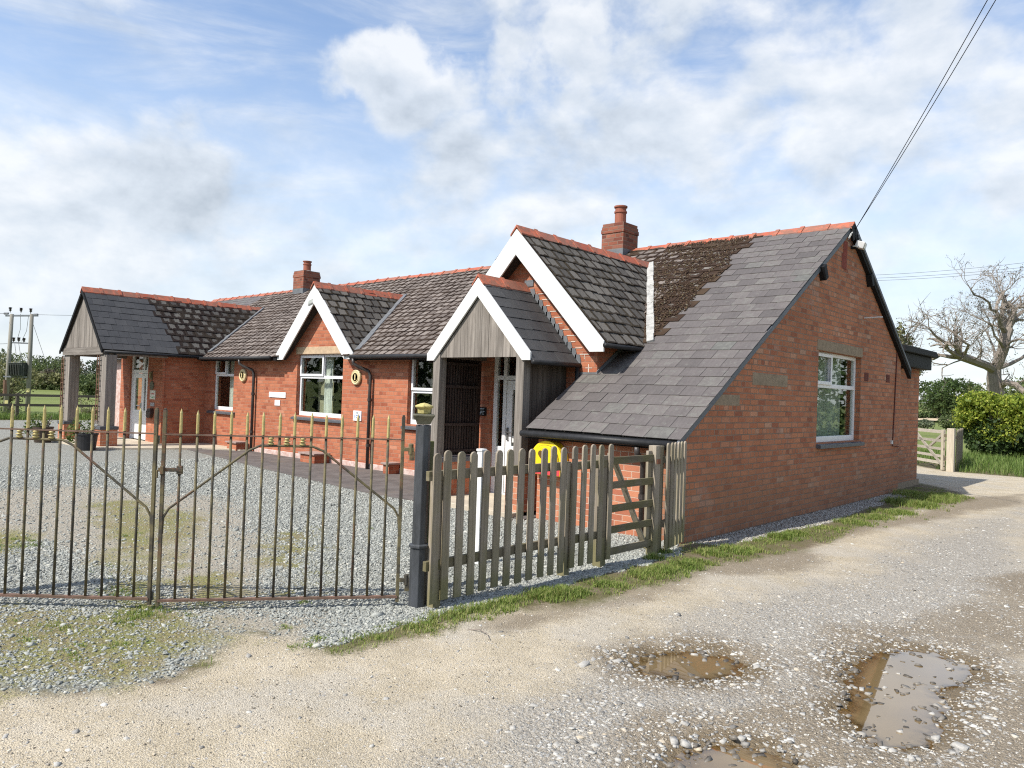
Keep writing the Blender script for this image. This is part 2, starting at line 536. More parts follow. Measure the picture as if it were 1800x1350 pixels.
def ground_masks(x, y):
    n1 = fbm(x * 1.3 + 5, y * 1.3 + 9, 5) - 0.5
    n2 = fbm(x * 5.0 + 50, y * 5.0 + 20, 4) - 0.5
    drive = sdpoly(x, y, DRIVE) + 0.28 * n1 + 0.22 * n2
    yard = sdpoly(x, y, YARD) + 0.18 * n1 + 0.2 * n2
    grit = sdpoly(x, y, GRIT) + 0.15 * n1 + 0.15 * n2
    # moss and small weeds: outside the gates on the left, and in bands on the worn turning area inside
    moss = np.maximum.reduce([sdpoly(x, y, q) for q in MOSS]) + 0.75 * n1 + 0.6 * n2
    pud = np.maximum(np.maximum(sdpoly(x, y, PUD1), sdpoly(x, y, PUD2)), sdpoly(x, y, PUD3))
    mud = np.maximum(np.maximum(sdpoly(x, y, MUD1), sdpoly(x, y, MUD2)), np.maximum(sdpoly(x, y, MUD3), np.maximum(pud + 0.30, np.minimum(sdpoly(x, y, MUD4), 0.3) - 0.10 + 0.5 * n1))) + 0.30 * n1 + 0.25 * n2
    # stony part of the track: middle and right
    c = P2((960, 1190), (1130, 1120), (1290, 1055), (1480, 1010), (1640, 935), (1800, 893), (1900, 1350), (1700, 1500), (700, 1420), (830, 1280))
    stony = sdpoly(x, y, c) + 0.9 * n1 + 0.5 * n2
    worn = np.maximum.reduce([sdpoly(x, y, q) for q in WORN]) + 0.7 * n1 + 0.45 * n2
    return drive, yard, grit, moss, mud, stony, pud, worn


def ground_z(x, y, pud, drive):
    z = 0.02 * (fbm(x * 0.8, y * 0.8, 3) - 0.5) + 0.012 * (fbm(x * 4, y * 4, 3) - 0.5)
    inyard = (np.clip(sdpoly(x, y, YARD), 0, 0.5) / 0.5)
    z = z * (1 - 0.8 * inyard) - 0.004 * inyard
    tar = np.clip((sdpoly(x, y, TARMAC) + 0.15) / 0.15, 0, 1)
    z = z * (1 - tar) - 0.012 * tar
    fence = np.exp(-((x - 0.45) / 0.25) ** 2) * ((y > -5.4) & (y < -1)) * 0.015
    dip = np.clip((pud + 0.27) / 0.52, 0, 1)
    dip = dip * dip * (3 - 2 * dip)
    rim = np.exp(-((pud + 0.02) / 0.10) ** 2)
    z = z + fence - 0.062 * dip + rim * (0.034 * (fbm(x * 7 + 3, y * 7, 3) - 0.5) + 0.026 * (fbm(x * 24, y * 24 + 8, 2) - 0.5)) + np.clip((drive + 0.1) * 3, 0, 1) * (1 - dip) * 0.010 * (fbm(x * 14, y * 14, 2) - 0.5)
    return z


def m_ground():
    s = N("ground_surface")
    o = s.coord()
    za = s.sep(s.attr("zone_a")); zb = s.sep(s.attr("zone_b")); zc = s.sep(s.attr("zone_c"))
    nf = s.noise(o, 9.0, 6.0, 0.7); nm = s.noise(o, 2.2, 5.0, 0.65); nff = s.noise(o, 60.0, 5.0, 0.75)
    jit = s.math("ADD", s.math("MULTIPLY", s.math("SUBTRACT", nf, 0.5), 0.30), s.math("MULTIPLY", s.math("SUBTRACT", nff, 0.5), 0.35))

    def mask(v, w=0.06, c=0.5):
        return s.step(s.math("ADD", v, jit), c - w, c + w)
    drive, yard, grit = mask(za[0], 0.12), mask(za[1], 0.07), mask(za[2], 0.07)
    moss, mud, stony = mask(zb[0], 0.12), mask(zb[1], 0.16), mask(zb[2], 0.25)
    wet, worn = mask(zc[0], 0.12), mask(zc[1], 0.2)
    # stones as cells at three sizes
    v1 = s.n("ShaderNodeTexVoronoi", {"feature": "F1"}, {"Vector": o, "Scale": 42.0})
    v2 = s.n("ShaderNodeTexVoronoi", {"feature": "F1"}, {"Vector": o, "Scale": 120.0})
    c1 = s.sep(v1.outputs["Color"])[0]; d1 = v1.outputs["Distance"]
    c2 = s.sep(v2.outputs["Color"])[0]; d2 = v2.outputs["Distance"]
    soil = s.mix(nf, (0.115, 0.085, 0.058), (0.21, 0.165, 0.115))
    # track: packed pale grit, speckled at three sizes
    v3 = s.n("ShaderNodeTexVoronoi", {"feature": "F1"}, {"Vector": o, "Scale": 260.0})
    c3 = s.sep(v3.outputs["Color"])[1]
    sand = s.mix(s.step(nm, 0.35, 0.65), (0.40, 0.345, 0.25), (0.50, 0.435, 0.325))
    sand = s.mix(s.math("MULTIPLY", s.step(s.noise(o, 1.1, 4.0, 0.6), 0.45, 0.62), 0.5), sand, (0.385, 0.365, 0.325))
    speck = s.ramp(c3, [(0.0, (0.42, 0.40, 0.37)), (0.25, (0.78, 0.76, 0.73)), (0.7, (1.08, 1.06, 1.03)), (1.0, (1.45, 1.43, 1.40))])
    sand = s.mix(0.62, sand, speck, "MULTIPLY")
    sand = s.mix(s.math("MULTIPLY", s.step(c2, 0.60, 0.9), s.step(d2, 0.45, 0.25)), sand, (0.56, 0.52, 0.45))
    sand = s.mix(s.math("MULTIPLY", s.step(c2, 0.32, 0.05), s.step(d2, 0.45, 0.25)), sand, (0.19, 0.175, 0.155))
    sand = s.mix(s.math("MULTIPLY", s.step(c1, 0.80, 0.95), s.step(d1, 0.40, 0.25)), sand, (0.40, 0.375, 0.335))
    st = s.ramp(c1, [(0.0, (0.17, 0.165, 0.155)), (0.35, (0.30, 0.295, 0.275)), (0.7, (0.42, 0.41, 0.38)), (1.0, (0.58, 0.565, 0.53))])
    st2 = s.ramp(c2, [(0.0, (0.15, 0.145, 0.13)), (0.5, (0.34, 0.33, 0.30)), (1.0, (0.58, 0.565, 0.525))])
    fines = s.mix(0.7, s.mix(nf, (0.27, 0.245, 0.205), (0.36, 0.33, 0.28)), speck, "MULTIPLY")
    stonyc = s.mix(s.step(d1, 0.5, 0.32), fines, st)
    stonyc = s.mix(s.math("MULTIPLY", s.step(nm, 0.38, 0.56), 0.85), stonyc, s.mix(s.step(d2, 0.5, 0.3), fines, st2))
    dcol = s.mix(stony, sand, stonyc)
    mudc = s.mix(0.6, s.mix(nf, (0.165, 0.135, 0.095), (0.275, 0.23, 0.17)), speck, "MULTIPLY")
    mudc = s.mix(s.math("MULTIPLY", s.step(c2, 0.75, 0.9), s.step(d2, 0.4, 0.2)), mudc, (0.5, 0.46, 0.4))
    dcol = s.mix(s.math("MULTIPLY", mud, 0.9), dcol, mudc)
    # yard: blue-grey chippings
    gs = s.ramp(c1, [(0.0, (0.22, 0.228, 0.21)), (0.4, (0.295, 0.305, 0.28)), (0.75, (0.355, 0.362, 0.33)), (1.0, (0.45, 0.45, 0.405))])
    gcol = s.mix(s.step(d1, 0.62, 0.40), (0.19, 0.185, 0.155), gs)
    gcol = s.mix(s.math("MULTIPLY", worn, 0.75), gcol, s.mix(0.7, s.mix(nff, (0.27, 0.24, 0.19), (0.42, 0.375, 0.30)), speck, "MULTIPLY"))
    mossc = s.mix(s.step(nm, 0.4, 0.6), (0.17, 0.165, 0.045), (0.20, 0.155, 0.075))
    mossc = s.mix(s.step(nff, 0.45, 0.65), mossc, (0.22, 0.225, 0.06))
    mossc = s.mix(0.8, mossc, speck, "MULTIPLY")
    gritc = s.mix(s.step(d2, 0.55, 0.3), (0.15, 0.13, 0.10), s.ramp(c2, [(0, (0.24, 0.215, 0.175)), (1, (0.46, 0.42, 0.35))]))
    grs = s.mix(nf, (0.085, 0.085, 0.03), (0.15, 0.13, 0.06))
    col = s.mix(s.step(nm, 0.35, 0.6), soil, grs)
    col = s.mix(yard, col, gcol)
    col = s.mix(grit, col, gritc)
    col = s.mix(drive, col, dcol)
    col = s.mix(s.math("MULTIPLY", moss, s.math("MULTIPLY", s.step(nff, 0.25, 0.55), 0.92)), col, mossc)
    col = s.mix(s.math("MULTIPLY", wet, 0.8), col, s.mix(nf, (0.12, 0.088, 0.048), (0.17, 0.125, 0.068)))
    rough = s.n("ShaderNodeMapRange", None, {0: wet, 1: 0, 2: 1, 3: 0.92, 4: 0.5}).outputs[0]
    stoneh = s.math("MULTIPLY", s.math("MAXIMUM", yard, s.math("MULTIPLY", drive, stony)), s.math("SUBTRACT", 0.6, d1))
    h = s.math("ADD", s.math("MULTIPLY", stoneh, 0.8), s.math("ADD", s.math("MULTIPLY", s.math("SUBTRACT", 0.5, d2), 0.35), s.math("MULTIPLY", nff, 0.5)))
    return s.bsdf(col, rough, s.bump(h, 0.8, 0.02), spec=0.25)


def stretch_axis(lo, hi, flo, fhi, fine, coarse):
    return np.concatenate([np.arange(lo, flo, coarse), np.arange(flo, fhi, fine), np.arange(fhi, hi + coarse, coarse)])


def build_ground():
    gm = m_ground()
    xs = stretch_axis(-31.0, 15.0, -3.2, 6.6, 0.04, 0.16)
    ys = stretch_axis(-14.0, 22.0, -8.8, -1.0, 0.04, 0.16)
    X, Y = np.meshgrid(xs, ys, indexing="ij")
    x = X.ravel(); y = Y.ravel()
    drive, yard, grit, moss, mud, stony, pud, worn = ground_masks(x, y)
    z = ground_z(x, y, pud, drive)
    e = lambda a: np.clip(0.5 + a, 0, 1)
    one = np.ones_like(x)
    za = np.stack([e(drive), e(yard), e(grit), one], 1)
    zb = np.stack([e(moss * 0.5), e(mud), e(stony * 0.5), one], 1)
    zc = np.stack([e((pud + 0.13) * 1.8 + 0.5 * (fbm(x * 4, y * 4, 3) - 0.5)), e(worn * 0.6), np.zeros_like(x), one], 1)
    nx, ny = len(xs), len(ys)
    i = np.arange(nx * ny).reshape(nx, ny)
    F = np.stack([i[:-1, :-1], i[1:, :-1], i[1:, 1:], i[:-1, 1:]], -1).reshape(-1, 4)
    V = np.stack([x, y, z], 1)
    md = drive[F].mean(1) > 0; my = (yard[F].mean(1) > 0) & ~md
    for nm, sel in (("track", md), ("gravel_yard", my), ("ground", ~md & ~my)):
        f = F[sel]; u, inv = np.unique(f, return_inverse=True)
        o = np_mesh(nm, V[u], inv.reshape(-1, 4), gm, smooth=True, attrs={"zone_a": za[u], "zone_b": zb[u], "zone_c": zc[u]})
        tag(o, kind="structure")
    # puddles: still water in the dips
    s = N("puddle_water")
    n = s.noise(s.coord(), 5.0, 2.0)
    gl = s.n("ShaderNodeBsdfGlossy", None, {"Color": (1, 1, 1), "Roughness": 0.01}); s.put(gl.inputs["Normal"], s.bump(n, 0.02, 0.01))
    tr = s.n("ShaderNodeBsdfTransparent", None, {"Color": (0.80, 0.70, 0.52)})
    ge = s.n("ShaderNodeNewGeometry")
    ca = s.math("ABSOLUTE", s.vmath("DOT_PRODUCT", ge.outputs["Incoming"], ge.outputs["Normal"]))
    f = s.math("ADD", 0.03, s.math("MULTIPLY", 1.1, s.math("POWER", s.math("SUBTRACT", 1.0, ca, True), 3.6)), True)
    dep = s.sep(s.attr("depth"))[0]
    f = s.math("MULTIPLY", f, s.step(dep, 0.0, 0.25))
    di = s.n("ShaderNodeBsdfDiffuse", None, {"Color": (0.25, 0.175, 0.085)})
    body = s.n("ShaderNodeMixShader", None, {0: s.math("MULTIPLY", s.step(dep, 0.0, 0.75), 0.70), 1: tr.outputs[0], 2: di.outputs[0]})
    mx = s.n("ShaderNodeMixShader", None, {0: f, 1: body.outputs[0], 2: gl.outputs[0]})
    s.t.links.new(mx.outputs[0], s.out.inputs[0]); wm = s.m
    for k, pd in enumerate((PUD1, PUD2, PUD3)):
        xs_ = [p[0] for p in pd]; ys_ = [p[1] for p in pd]
        cx, cy = sum(xs_) / len(pd), sum(ys_) / len(pd)
        poly = [(cx + (a - cx) * 1.12, cy + (b - cy) * 1.12) for a, b in pd]
        gx = np.arange(min(p[0] for p in poly), max(p[0] for p in poly), 0.012); gy = np.arange(min(p[1] for p in poly), max(p[1] for p in poly), 0.012)
        GX, GY = np.meshgrid(gx, gy, indexing="ij"); fx, fy = GX.ravel(), GY.ravel()
        pdist = np.maximum(np.maximum(sdpoly(fx, fy, PUD1), sdpoly(fx, fy, PUD2)), sdpoly(fx, fy, PUD3))
        dz = -0.030 - ground_z(fx, fy, pdist, np.ones_like(fx))
        ii = np.arange(len(gx) * len(gy)).reshape(len(gx), len(gy))
        FF = np.stack([ii[:-1, :-1], ii[1:, :-1], ii[1:, 1:], ii[:-1, 1:]], -1).reshape(-1, 4)
        FF = FF[(sdpoly(fx, fy, poly)[FF].min(1) > 0) & (dz[FF].max(1) > -0.006)]
        uq, inv = np.unique(FF, return_inverse=True)
        dv = np.clip(dz[uq] / 0.03, 0, 1)
        o = np_mesh("puddle", np.stack([fx[uq], fy[uq], np.full(len(uq), -0.030)], 1), inv.reshape(-1, 4), wm, attrs={"depth": np.stack([dv, dv, dv, np.ones_like(dv)], 1)})
        tag(o, kind="structure")
    # tarmac path
    s = N("tarmac")
    o_ = s.coord()
    a = s.noise(o_, 3.0, 5.0, 0.6); b = s.noise(o_, 150.0, 4.0, 0.7)
    col = s.mix(s.step(s.math("ADD", s.math("MULTIPLY", a, 0.6), s.math("MULTIPLY", b, 0.4)), 0.35, 0.65), (0.085, 0.075, 0.07), (0.15, 0.135, 0.125))
    col = s.mix(s.math("MULTIPLY", s.step(s.noise(o_, 0.9, 4.0), 0.55, 0.7), 0.5), col, (0.17, 0.14, 0.11))
    tm = s.bsdf(col, 0.9, s.bump(b, 0.5, 0.004), spec=0.25)
    mb = MB(); mb.prism(TARMAC, "z", -0.01, 0.006)
    tag(mb.build("path", tm), kind="structure")
    # concrete apron before the far porch and step under the near porch
    cm = m_simple("concrete", (0.46, 0.40, 0.31), 0.9, 0.18, 2.5, 0.3, spec=0.2)
    mb = MB()
    mb.prism([(-19.3, -0.5), (-19.3, -1.5), (-18.6, -2.45), (-15.0, -2.5), (-14.95, -2.05), (-14.2, -0.2), (-13.4, 0.4), (-13.3, 0.64), (-15.9, 0.64), (-15.9, -0.5)], "z", -0.02, 0.035)
    tag(mb.build("doorstep", cm), kind="structure")
    mb = MB(); mb.box(-4.38, -1.52, -0.02, -2.44, -0.2, 0.06)
    tag(mb.build("doorstep", cm, bevel=0.008), kind="structure")
    return gm


def stones(name, pos, size, flat, mat, parent=None, tilt=0.35):
    """irregular eight-cornered chips"""
    n = len(pos)
    base = np.array([(-1, -1, -1), (1, -1, -1), (1, 1, -1), (-1, 1, -1), (-1, -1, 1), (1, -1, 1), (1, 1, 1), (-1, 1, 1)], float) * 0.5
    v = base[None] * (1 + rng.uniform(-0.45, 0.35, (n, 8, 3)))
    v[:, 4:, :2] *= rng.uniform(0.45, 0.9, (n, 1, 1))
    asp = np.stack([rng.uniform(0.8, 1.5, n), rng.uniform(0.55, 1.0, n), rng.uniform(0.6, 1.3, n) * flat], 1)
    v = v * (asp * size[:, None])[:, None, :]
    a = rng.uniform(0, 2 * np.pi, n); tx = rng.normal(0, tilt, n); ty = rng.normal(0, tilt, n)
    ca, sa = np.cos(a), np.sin(a)
    x, y, z = v[..., 0].copy(), v[..., 1].copy(), v[..., 2].copy()
    y2 = y * np.cos(tx)[:, None] - z * np.sin(tx)[:, None]; z2 = y * np.sin(tx)[:, None] + z * np.cos(tx)[:, None]
    x2 = x * np.cos(ty)[:, None] + z2 * np.sin(ty)[:, None]; z3 = -x * np.sin(ty)[:, None] + z2 * np.cos(ty)[:, None]
    v = np.stack([x2 * ca[:, None] - y2 * sa[:, None], x2 * sa[:, None] + y2 * ca[:, None], z3], -1) + pos[:, None, :]
    f = np.array([(0, 3, 2, 1), (4, 5, 6, 7), (0, 1, 5, 4), (1, 2, 6, 5), (2, 3, 7, 6), (3, 0, 4, 7)])
    F = (f[None] + (np.arange(n) * 8)[:, None, None]).reshape(-1, 4)
    return np_mesh(name, v.reshape(-1, 3), F, mat, parent)


def build_gravel():
    chip = m_stone("yard_chippings", [(0.0, (0.19, 0.197, 0.18)), (0.3, (0.265, 0.275, 0.252)), (0.65, (0.32, 0.33, 0.30)), (0.9, (0.39, 0.395, 0.355)), (1.0, (0.49, 0.475, 0.415))])
    pale = m_stone("track_stones", [(0.0, (0.16, 0.152, 0.138)), (0.35, (0.31, 0.295, 0.265)), (0.7, (0.41, 0.395, 0.36)), (0.93, (0.50, 0.49, 0.45)), (1.0, (0.44, 0.37, 0.27))])
    # yard chippings, thinning with distance from the road
    n = 330000
    u = rng.random(n) ** 1.7
    x = 0.5 - 12.5 * u; y = rng.uniform(-9.5, 0.2, n)
    drive, yard, grit, moss, mud, stony, pud, worn = ground_masks(x, y)
    d = np.hypot(x - CAM[0], y - CAM[1])
    keep = (yard > -0.03) & (sdpoly(x, y, TARMAC) < -0.02) & (drive < 0.1)
    keep &= rng.random(n) < np.clip(1.1 - np.clip(moss + 0.15, 0, 0.5) * 1.75 - np.clip(worn + 0.15, 0, 0.5) * 1.9, 0.07, 1)
    keep &= (y > -6.2) | (rng.random(n) < np.clip(0.10 - drive * 1.6, 0, 1))
    keep &= ~((x < -2.3) & (y > -0.2)) & ((np.abs(x + 3.4) > 1.1) | (y < -1.55))
    x, y, pud, drive, d = x[keep], y[keep], pud[keep], drive[keep], d[keep]
    z = ground_z(x, y, pud, drive)
    sz = rng.lognormal(math.log(0.0152), 0.36, len(x)) * (0.85 + d * 0.02)
    o = stones("gravel", np.stack([x, y, z + sz * 0.08], 1), sz, 0.45, chip)
    tag(o, kind="stuff")
    # stones of the track
    n = 170000
    x = rng.uniform(-2.2, 6.2, n); y = -8.9 + 15 * rng.random(n) ** 1.3
    drive, yard, grit, moss, mud, stony, pud, worn = ground_masks(x, y)
    d = np.hypot(x - CAM[0], y - CAM[1])
    rim = np.exp(-((pud + 0.13) / 0.14) ** 2)
    dens = np.where(stony > 0, 0.42 + 0.5 * np.clip(stony, 0, 1), 0.06) * (0.35 + 1.3 * vnoise(x * 2.3 + 9, y * 2.3)) + 0.75 * rim
    dens *= np.where(pud > 0.03, 0.16, 1.0) * np.where(mud > 0.08, 0.8, 1) * np.clip(7.5 / d, 0.12, 1)
    keep = (drive > 0.05) & (rng.random(n) < dens)
    x, y, pud, drive, rim, stony = x[keep], y[keep], pud[keep], drive[keep], rim[keep], stony[keep]
    z = ground_z(x, y, pud, drive)
    sz = rng.lognormal(math.log(0.0115), 0.48, len(x)) * (1 + 0.35 * rim)
    sz = np.clip(sz, 0.005, 0.042)
    o = stones("track_gravel", np.stack([x, y, z - sz * 0.02], 1), sz, 0.34, pale, tilt=0.16)
    tag(o, kind="stuff")
    n = 80000
    uu = rng.random(n); x = rng.uniform(-3.5, 5.5, n); y = -8.9 + 8.5 * uu ** 1.6
    m = ground_masks(x, y)
    d = np.hypot(x - CAM[0], y - CAM[1])
    keep = (m[0] > 0.0) & (m[6] < -0.02) & (rng.random(n) < np.clip(6.0 / d, 0.1, 1) ** 1.5 * (0.35 + 0.9 * vnoise(x * 3, y * 3)))
    x, y = x[keep], y[keep]
    sz = np.clip(rng.lognormal(math.log(0.0062), 0.35, len(x)), 0.003, 0.014)
    gr = m_stone("track_grit", [(0.0, (0.15, 0.13, 0.105)), (0.35, (0.30, 0.26, 0.20)), (0.7, (0.46, 0.40, 0.31)), (1.0, (0.60, 0.55, 0.46))])
    o = stones("track_gravel", np.stack([x, y, ground_z(x, y, m[6][keep], m[0][keep]) + sz * 0.05], 1), sz, 0.55, gr)
    tag(o, kind="stuff")
    # stones lying in the puddles and breaking the surface near their shores
    pts = []
    for pd, cnt in ((PUD1, 150), (PUD2, 70), (PUD3, 70)):
        xa = np.array([q[0] for q in pd]); ya = np.array([q[1] for q in pd])
        x = rng.uniform(xa.min(), xa.max(), cnt * 3); y = rng.uniform(ya.min(), ya.max(), cnt * 3)
        k = sdpoly(x, y, pd); ok = (k > -0.05) & (rng.random(len(x)) < np.clip(0.55 - k * 1.3, 0.14, 1))
        pts.append(np.stack([x[ok], y[ok], k[ok]], 1)[:cnt])
    pts = np.concatenate(pts)
    z = ground_z(pts[:, 0], pts[:, 1], pts[:, 2], np.ones(len(pts)))
    sz = rng.uniform(0.018, 0.046, len(pts))
    wetst = m_stone("wet_dark_stones", [(0.0, (0.06, 0.052, 0.042)), (0.5, (0.13, 0.115, 0.095)), (0.85, (0.22, 0.20, 0.17)), (1.0, (0.42, 0.40, 0.36))], 0.45)
    o = stones("puddle_stones", np.stack([pts[:, 0], pts[:, 1], np.maximum(z, -0.036) + sz * 0.08], 1), sz, 0.4, wetst, tilt=0.25)
    tag(o, kind="stuff")
    # grit strip at the foot of the gable wall
    n = 14000
    x = rng.uniform(0.02, 0.6, n); y = rng.uniform(-1.3, 7.4, n)
    m = ground_masks(x, y)
    keep = (m[2] > 0.0)
    x, y = x[keep], y[keep]
    sz = rng.uniform(0.008, 0.022, len(x))
    o = stones("gravel", np.stack([x, y, ground_z(x, y, m[6][keep], m[0][keep]) + 0.003], 1), sz, 0.5, pale)
    tag(o, kind="stuff")
    # a few larger stones one can tell apart on the track
    big = [(1330, 1168, 0.075), (1085, 1160, 0.07), (1205, 1300, 0.075), (1305, 1293, 0.07), (1645, 1290, 0.085), (940, 1241, 0.055), (678, 1229, 0.045),
           (1515, 1203, 0.07), (1555, 1200, 0.07), (1185, 1297, 0.10), (1600, 1330, 0.075), (1690, 1310, 0.11), (1570, 1310, 0.07), (1025, 1170, 0.10),
           (1745, 1262, 0.055), (1640, 1245, 0.055)]
    for k, (px, py, s_) in enumerate(big):
        p = gz(px, py)
        zz = ground_z(np.array([p[0]]), np.array([p[1]]), np.maximum.reduce([sdpoly(np.array([p[0]]), np.array([p[1]]), q) for q in (PUD1, PUD2, PUD3)]), np.array([1.0]))[0]
        s_ *= 0.72; p[2] = max(zz, -0.034) + s_ * 0.05
        o = stones("stone", p[None], np.array([s_]), 0.32, pale, tilt=0.12)
        yield_label(o, k)


STONE_LABELS = ["pale stone on the rim of the middle brown puddle", "flat pale stone left of the middle brown puddle", "rounded pale stone above the nearest puddle, left of a pair",
                "rounded pale stone above the nearest puddle, right of a pair", "pale stone below the large grey puddle", "grey flat stone alone on the packed track",
                "small white stone alone on the pale sandy track", "white flat stone inside the brown side of the large puddle", "pale stone in the middle of the large puddle",
                "largest pale flat stone just above the nearest puddle", "pale stone below the bottom tip of the large puddle", "long pale slab of stone right below the large puddle",
                "pale stone touching the lower left shore of the large puddle", "yellowish flat slab sunk in the pale track", "small pale stone right of the large puddle", "small stone in the grey water of the large puddle"]


def yield_label(o, k):
    tag(o, STONE_LABELS[k], "stone", "larger stones on the track")


# ------------------------------------------------------------------ grass
def blades(name, px, py, pz, hgt, wid, mat, lean=0.8):
    n = len(px)
    a = rng.uniform(0, 2 * np.pi, n); l = rng.uniform(0.15, 1.0, n) * lean
    dx, dy = np.cos(a), np.sin(a)
    b = np.stack([px, py, pz], 1)
    side = np.stack([-dy, dx, np.zeros(n)], 1) * (wid * 0.5)[:, None]
    ld = np.stack([dx, dy, np.zeros(n)], 1)
    mid = b + ld * (hgt * l * 0.35)[:, None] + np.array([0, 0, 1.0]) * (hgt * 0.6)[:, None]
    tip = b + ld * (hgt * l * 1.0)[:, None] + np.array([0, 0, 1.0]) * (hgt * (1.0 - 0.35 * l))[:, None]
    V = np.stack([b - side, b + side, mid + side * 0.8, mid - side * 0.8, tip], 1).reshape(-1, 3)
    i = np.arange(n) * 5
    F = np.concatenate([np.stack([i, i + 1, i + 2], 1), np.stack([i, i + 2, i + 3], 1), np.stack([i + 3, i + 2, i + 4], 1)])
    return np_mesh(name, V, F, mat)


def build_grass():
    gm = m_foliage("grass_blades", (0.12, 0.19, 0.035), (0.23, 0.32, 0.065), (0.44, 0.40, 0.17), 0.45)
    clumps = []      # px, py, radius m, blades, height

    def C(px, py, r, n, h):
        p = gz(px, py); clumps.append((p[0], p[1], r, n, h))
    for px, py, r, n, h in ((600, 1135, 0.20, 300, .05), (650, 1125, .22, 450, .06), (700, 1112, .22, 700, .06), (735, 1105, .2, 800, .08), (775, 1092, .2, 1100, .10), (820, 1082, .2, 1300, .10),
                            (860, 1075, .2, 1300, .10), (900, 1062, .17, 1200, .09), (950, 1052, .17, 1900, .13), (985, 1048, .2, 2600, .14), (1015, 1045, .14, 1300, .11),
                            (1060, 1030, .13, 900, .09), (1085, 1032, .12, 700, .09), (1130, 1015, .2, 1600, .11), (1165, 1008, .22, 2400, .12), (1205, 998, .2, 2200, .12), (1230, 992, .15, 1100, .10),
                            (1150, 985, .12, 800, .14), (1170, 975, .1, 500, .14), (1250, 975, .22, 1900, .12), (1290, 970, .22, 2200, .13), (1320, 968, .16, 1100, .10), (1345, 950, .25, 900, .07), (1375, 945, .2, 2000, .15), (1400, 940, .18, 1400, .13),
                            (1465, 930, .3, 1500, .08), (1500, 918, .35, 2400, .10), (1540, 910, .35, 2600, .11), (1575, 902, .4, 3000, .13), (1610, 890, .45, 3600, .2), (1640, 880, .45, 3600, .22), (1660, 874, .4, 2400, .2), (1580, 885, .25, 1300, .25), (1600, 872, .4, 1500, .25),
                            (180, 1125, .3, 350, .05), (240, 1085, .25, 600, .06), (255, 1075, .2, 800, .07), (150, 1150, .35, 500, .04), (60, 1120, .3, 350, .04), (90, 1105, .3, 450, .05), (300, 1080, .2, 250, .04),
                            (40, 960, .35, 700, .05), (15, 950, .3, 500, .05), (200, 1040, .2, 450, .05), (225, 1045, .2, 500, .05), (350, 1060, .2, 250, .04), (520, 1140, .1, 160, .05), (550, 1125, .08, 200, .05), (535, 1060, .07, 140, .05), (495, 1105, .07, 120, .05),
                            (650, 930, .05, 60, .08), (190, 1000, .3, 350, .04), (225, 940, .3, 300, .04)):
        C(px, py, r, n, h)
    X, Y, Hh = [], [], []
    for (cx, cy, r, n, h) in clumps:
        n = int(n * 0.62); h = h * 0.62
        rr = r * np.sqrt(rng.random(n)) * rng.uniform(0.6, 1.15, n); a = rng.uniform(0, 2 * np.pi, n)
        # tufts inside a clump
        k = max(3, int(n / 45)); tx = rng.normal(0, r * 0.5, k); ty = rng.normal(0, r * 0.5, k)
        t = rng.integers(0, k, n)
        x = np.where(rng.random(n) < 0.72, tx[t] + rng.normal(0, 0.018, n), rr * np.cos(a))
        y = np.where(rng.random(n) < 0.72, ty[t] + rng.normal(0, 0.018, n), rr * np.sin(a))
        X.append(cx + x); Y.append(cy + y)
        Hh.append(h * rng.uniform(0.45, 1.15, n) * np.clip(1.15 - np.hypot(x, y) / (r * 2.2), 0.4, 1.1))
    x = np.concatenate(X); y = np.concatenate(Y); h = np.concatenate(Hh)
    # sparse short grass along the whole verge
    n = 46000
    vx = rng.uniform(-0.2, 1.5, n); vy = rng.uniform(-7, 8.5, n)
    m = ground_masks(vx, vy)
    keep = (m[0] < 0.02) & (m[1] < 0.0) & (m[2] < 0.02) & (fbm(vx * 2 + 3, vy * 2, 3) > 0.50) & (vx > 0.03)
    x = np.concatenate([x, vx[keep]]); y = np.concatenate([y, vy[keep]]); h = np.concatenate([h, rng.uniform(0.012, 0.05, keep.sum())])
    ok = ~((x < 0.03) & (y > -1.3))
    x, y, h = x[ok], y[ok], h[ok]
    pud = np.full(len(x), -1.0)
    o = blades("grass", x, y, ground_z(x, y, pud, pud) - 0.004, h, rng.uniform(0.003, 0.0065, len(x)), gm)
    tag(o, kind="stuff")
    gm2 = m_foliage("long_grass_blades", (0.07, 0.125, 0.022), (0.135, 0.215, 0.04), (0.26, 0.32, 0.10), 0.4)
    # long grass under the hedge and behind the field gate
    n = 42000
    x = rng.uniform(-7, 13, n); y = rng.uniform(14.0, 23.0, n)
    m = ground_masks(x, y)
    keep = (m[0] < 0.0) & ~((x < -1.0) & (y < 17) & (x - -1.0 > -(17 - y)))
    x, y = x[keep], y[keep]
    o = blades("grass", x, y, np.full(len(x), -0.02), rng.uniform(0.08, 0.38, len(x)) * (0.6 + 0.8 * vnoise(x * 1.5, y * 1.5)), rng.uniform(0.008, 0.016, len(x)), gm2)
    tag(o, kind="stuff")
    # rough grass strip at the far edge of the yard
    n = 22000
    x = rng.uniform(-33.5, -28.6, n); y = rng.uniform(-9, 8, n)
    keep = (x + 29.2 + 0.5 * (vnoise(y * 1.3, x) - 0.5)) < 0
    x, y = x[keep], y[keep]
    o = blades("grass", x, y, np.full(len(x), -0.05) - np.clip(-31 - x, 0, 9) * 0.12, rng.uniform(0.1, 0.42, len(x)), rng.uniform(0.012, 0.025, len(x)), gm2)
    tag(o, kind="stuff")


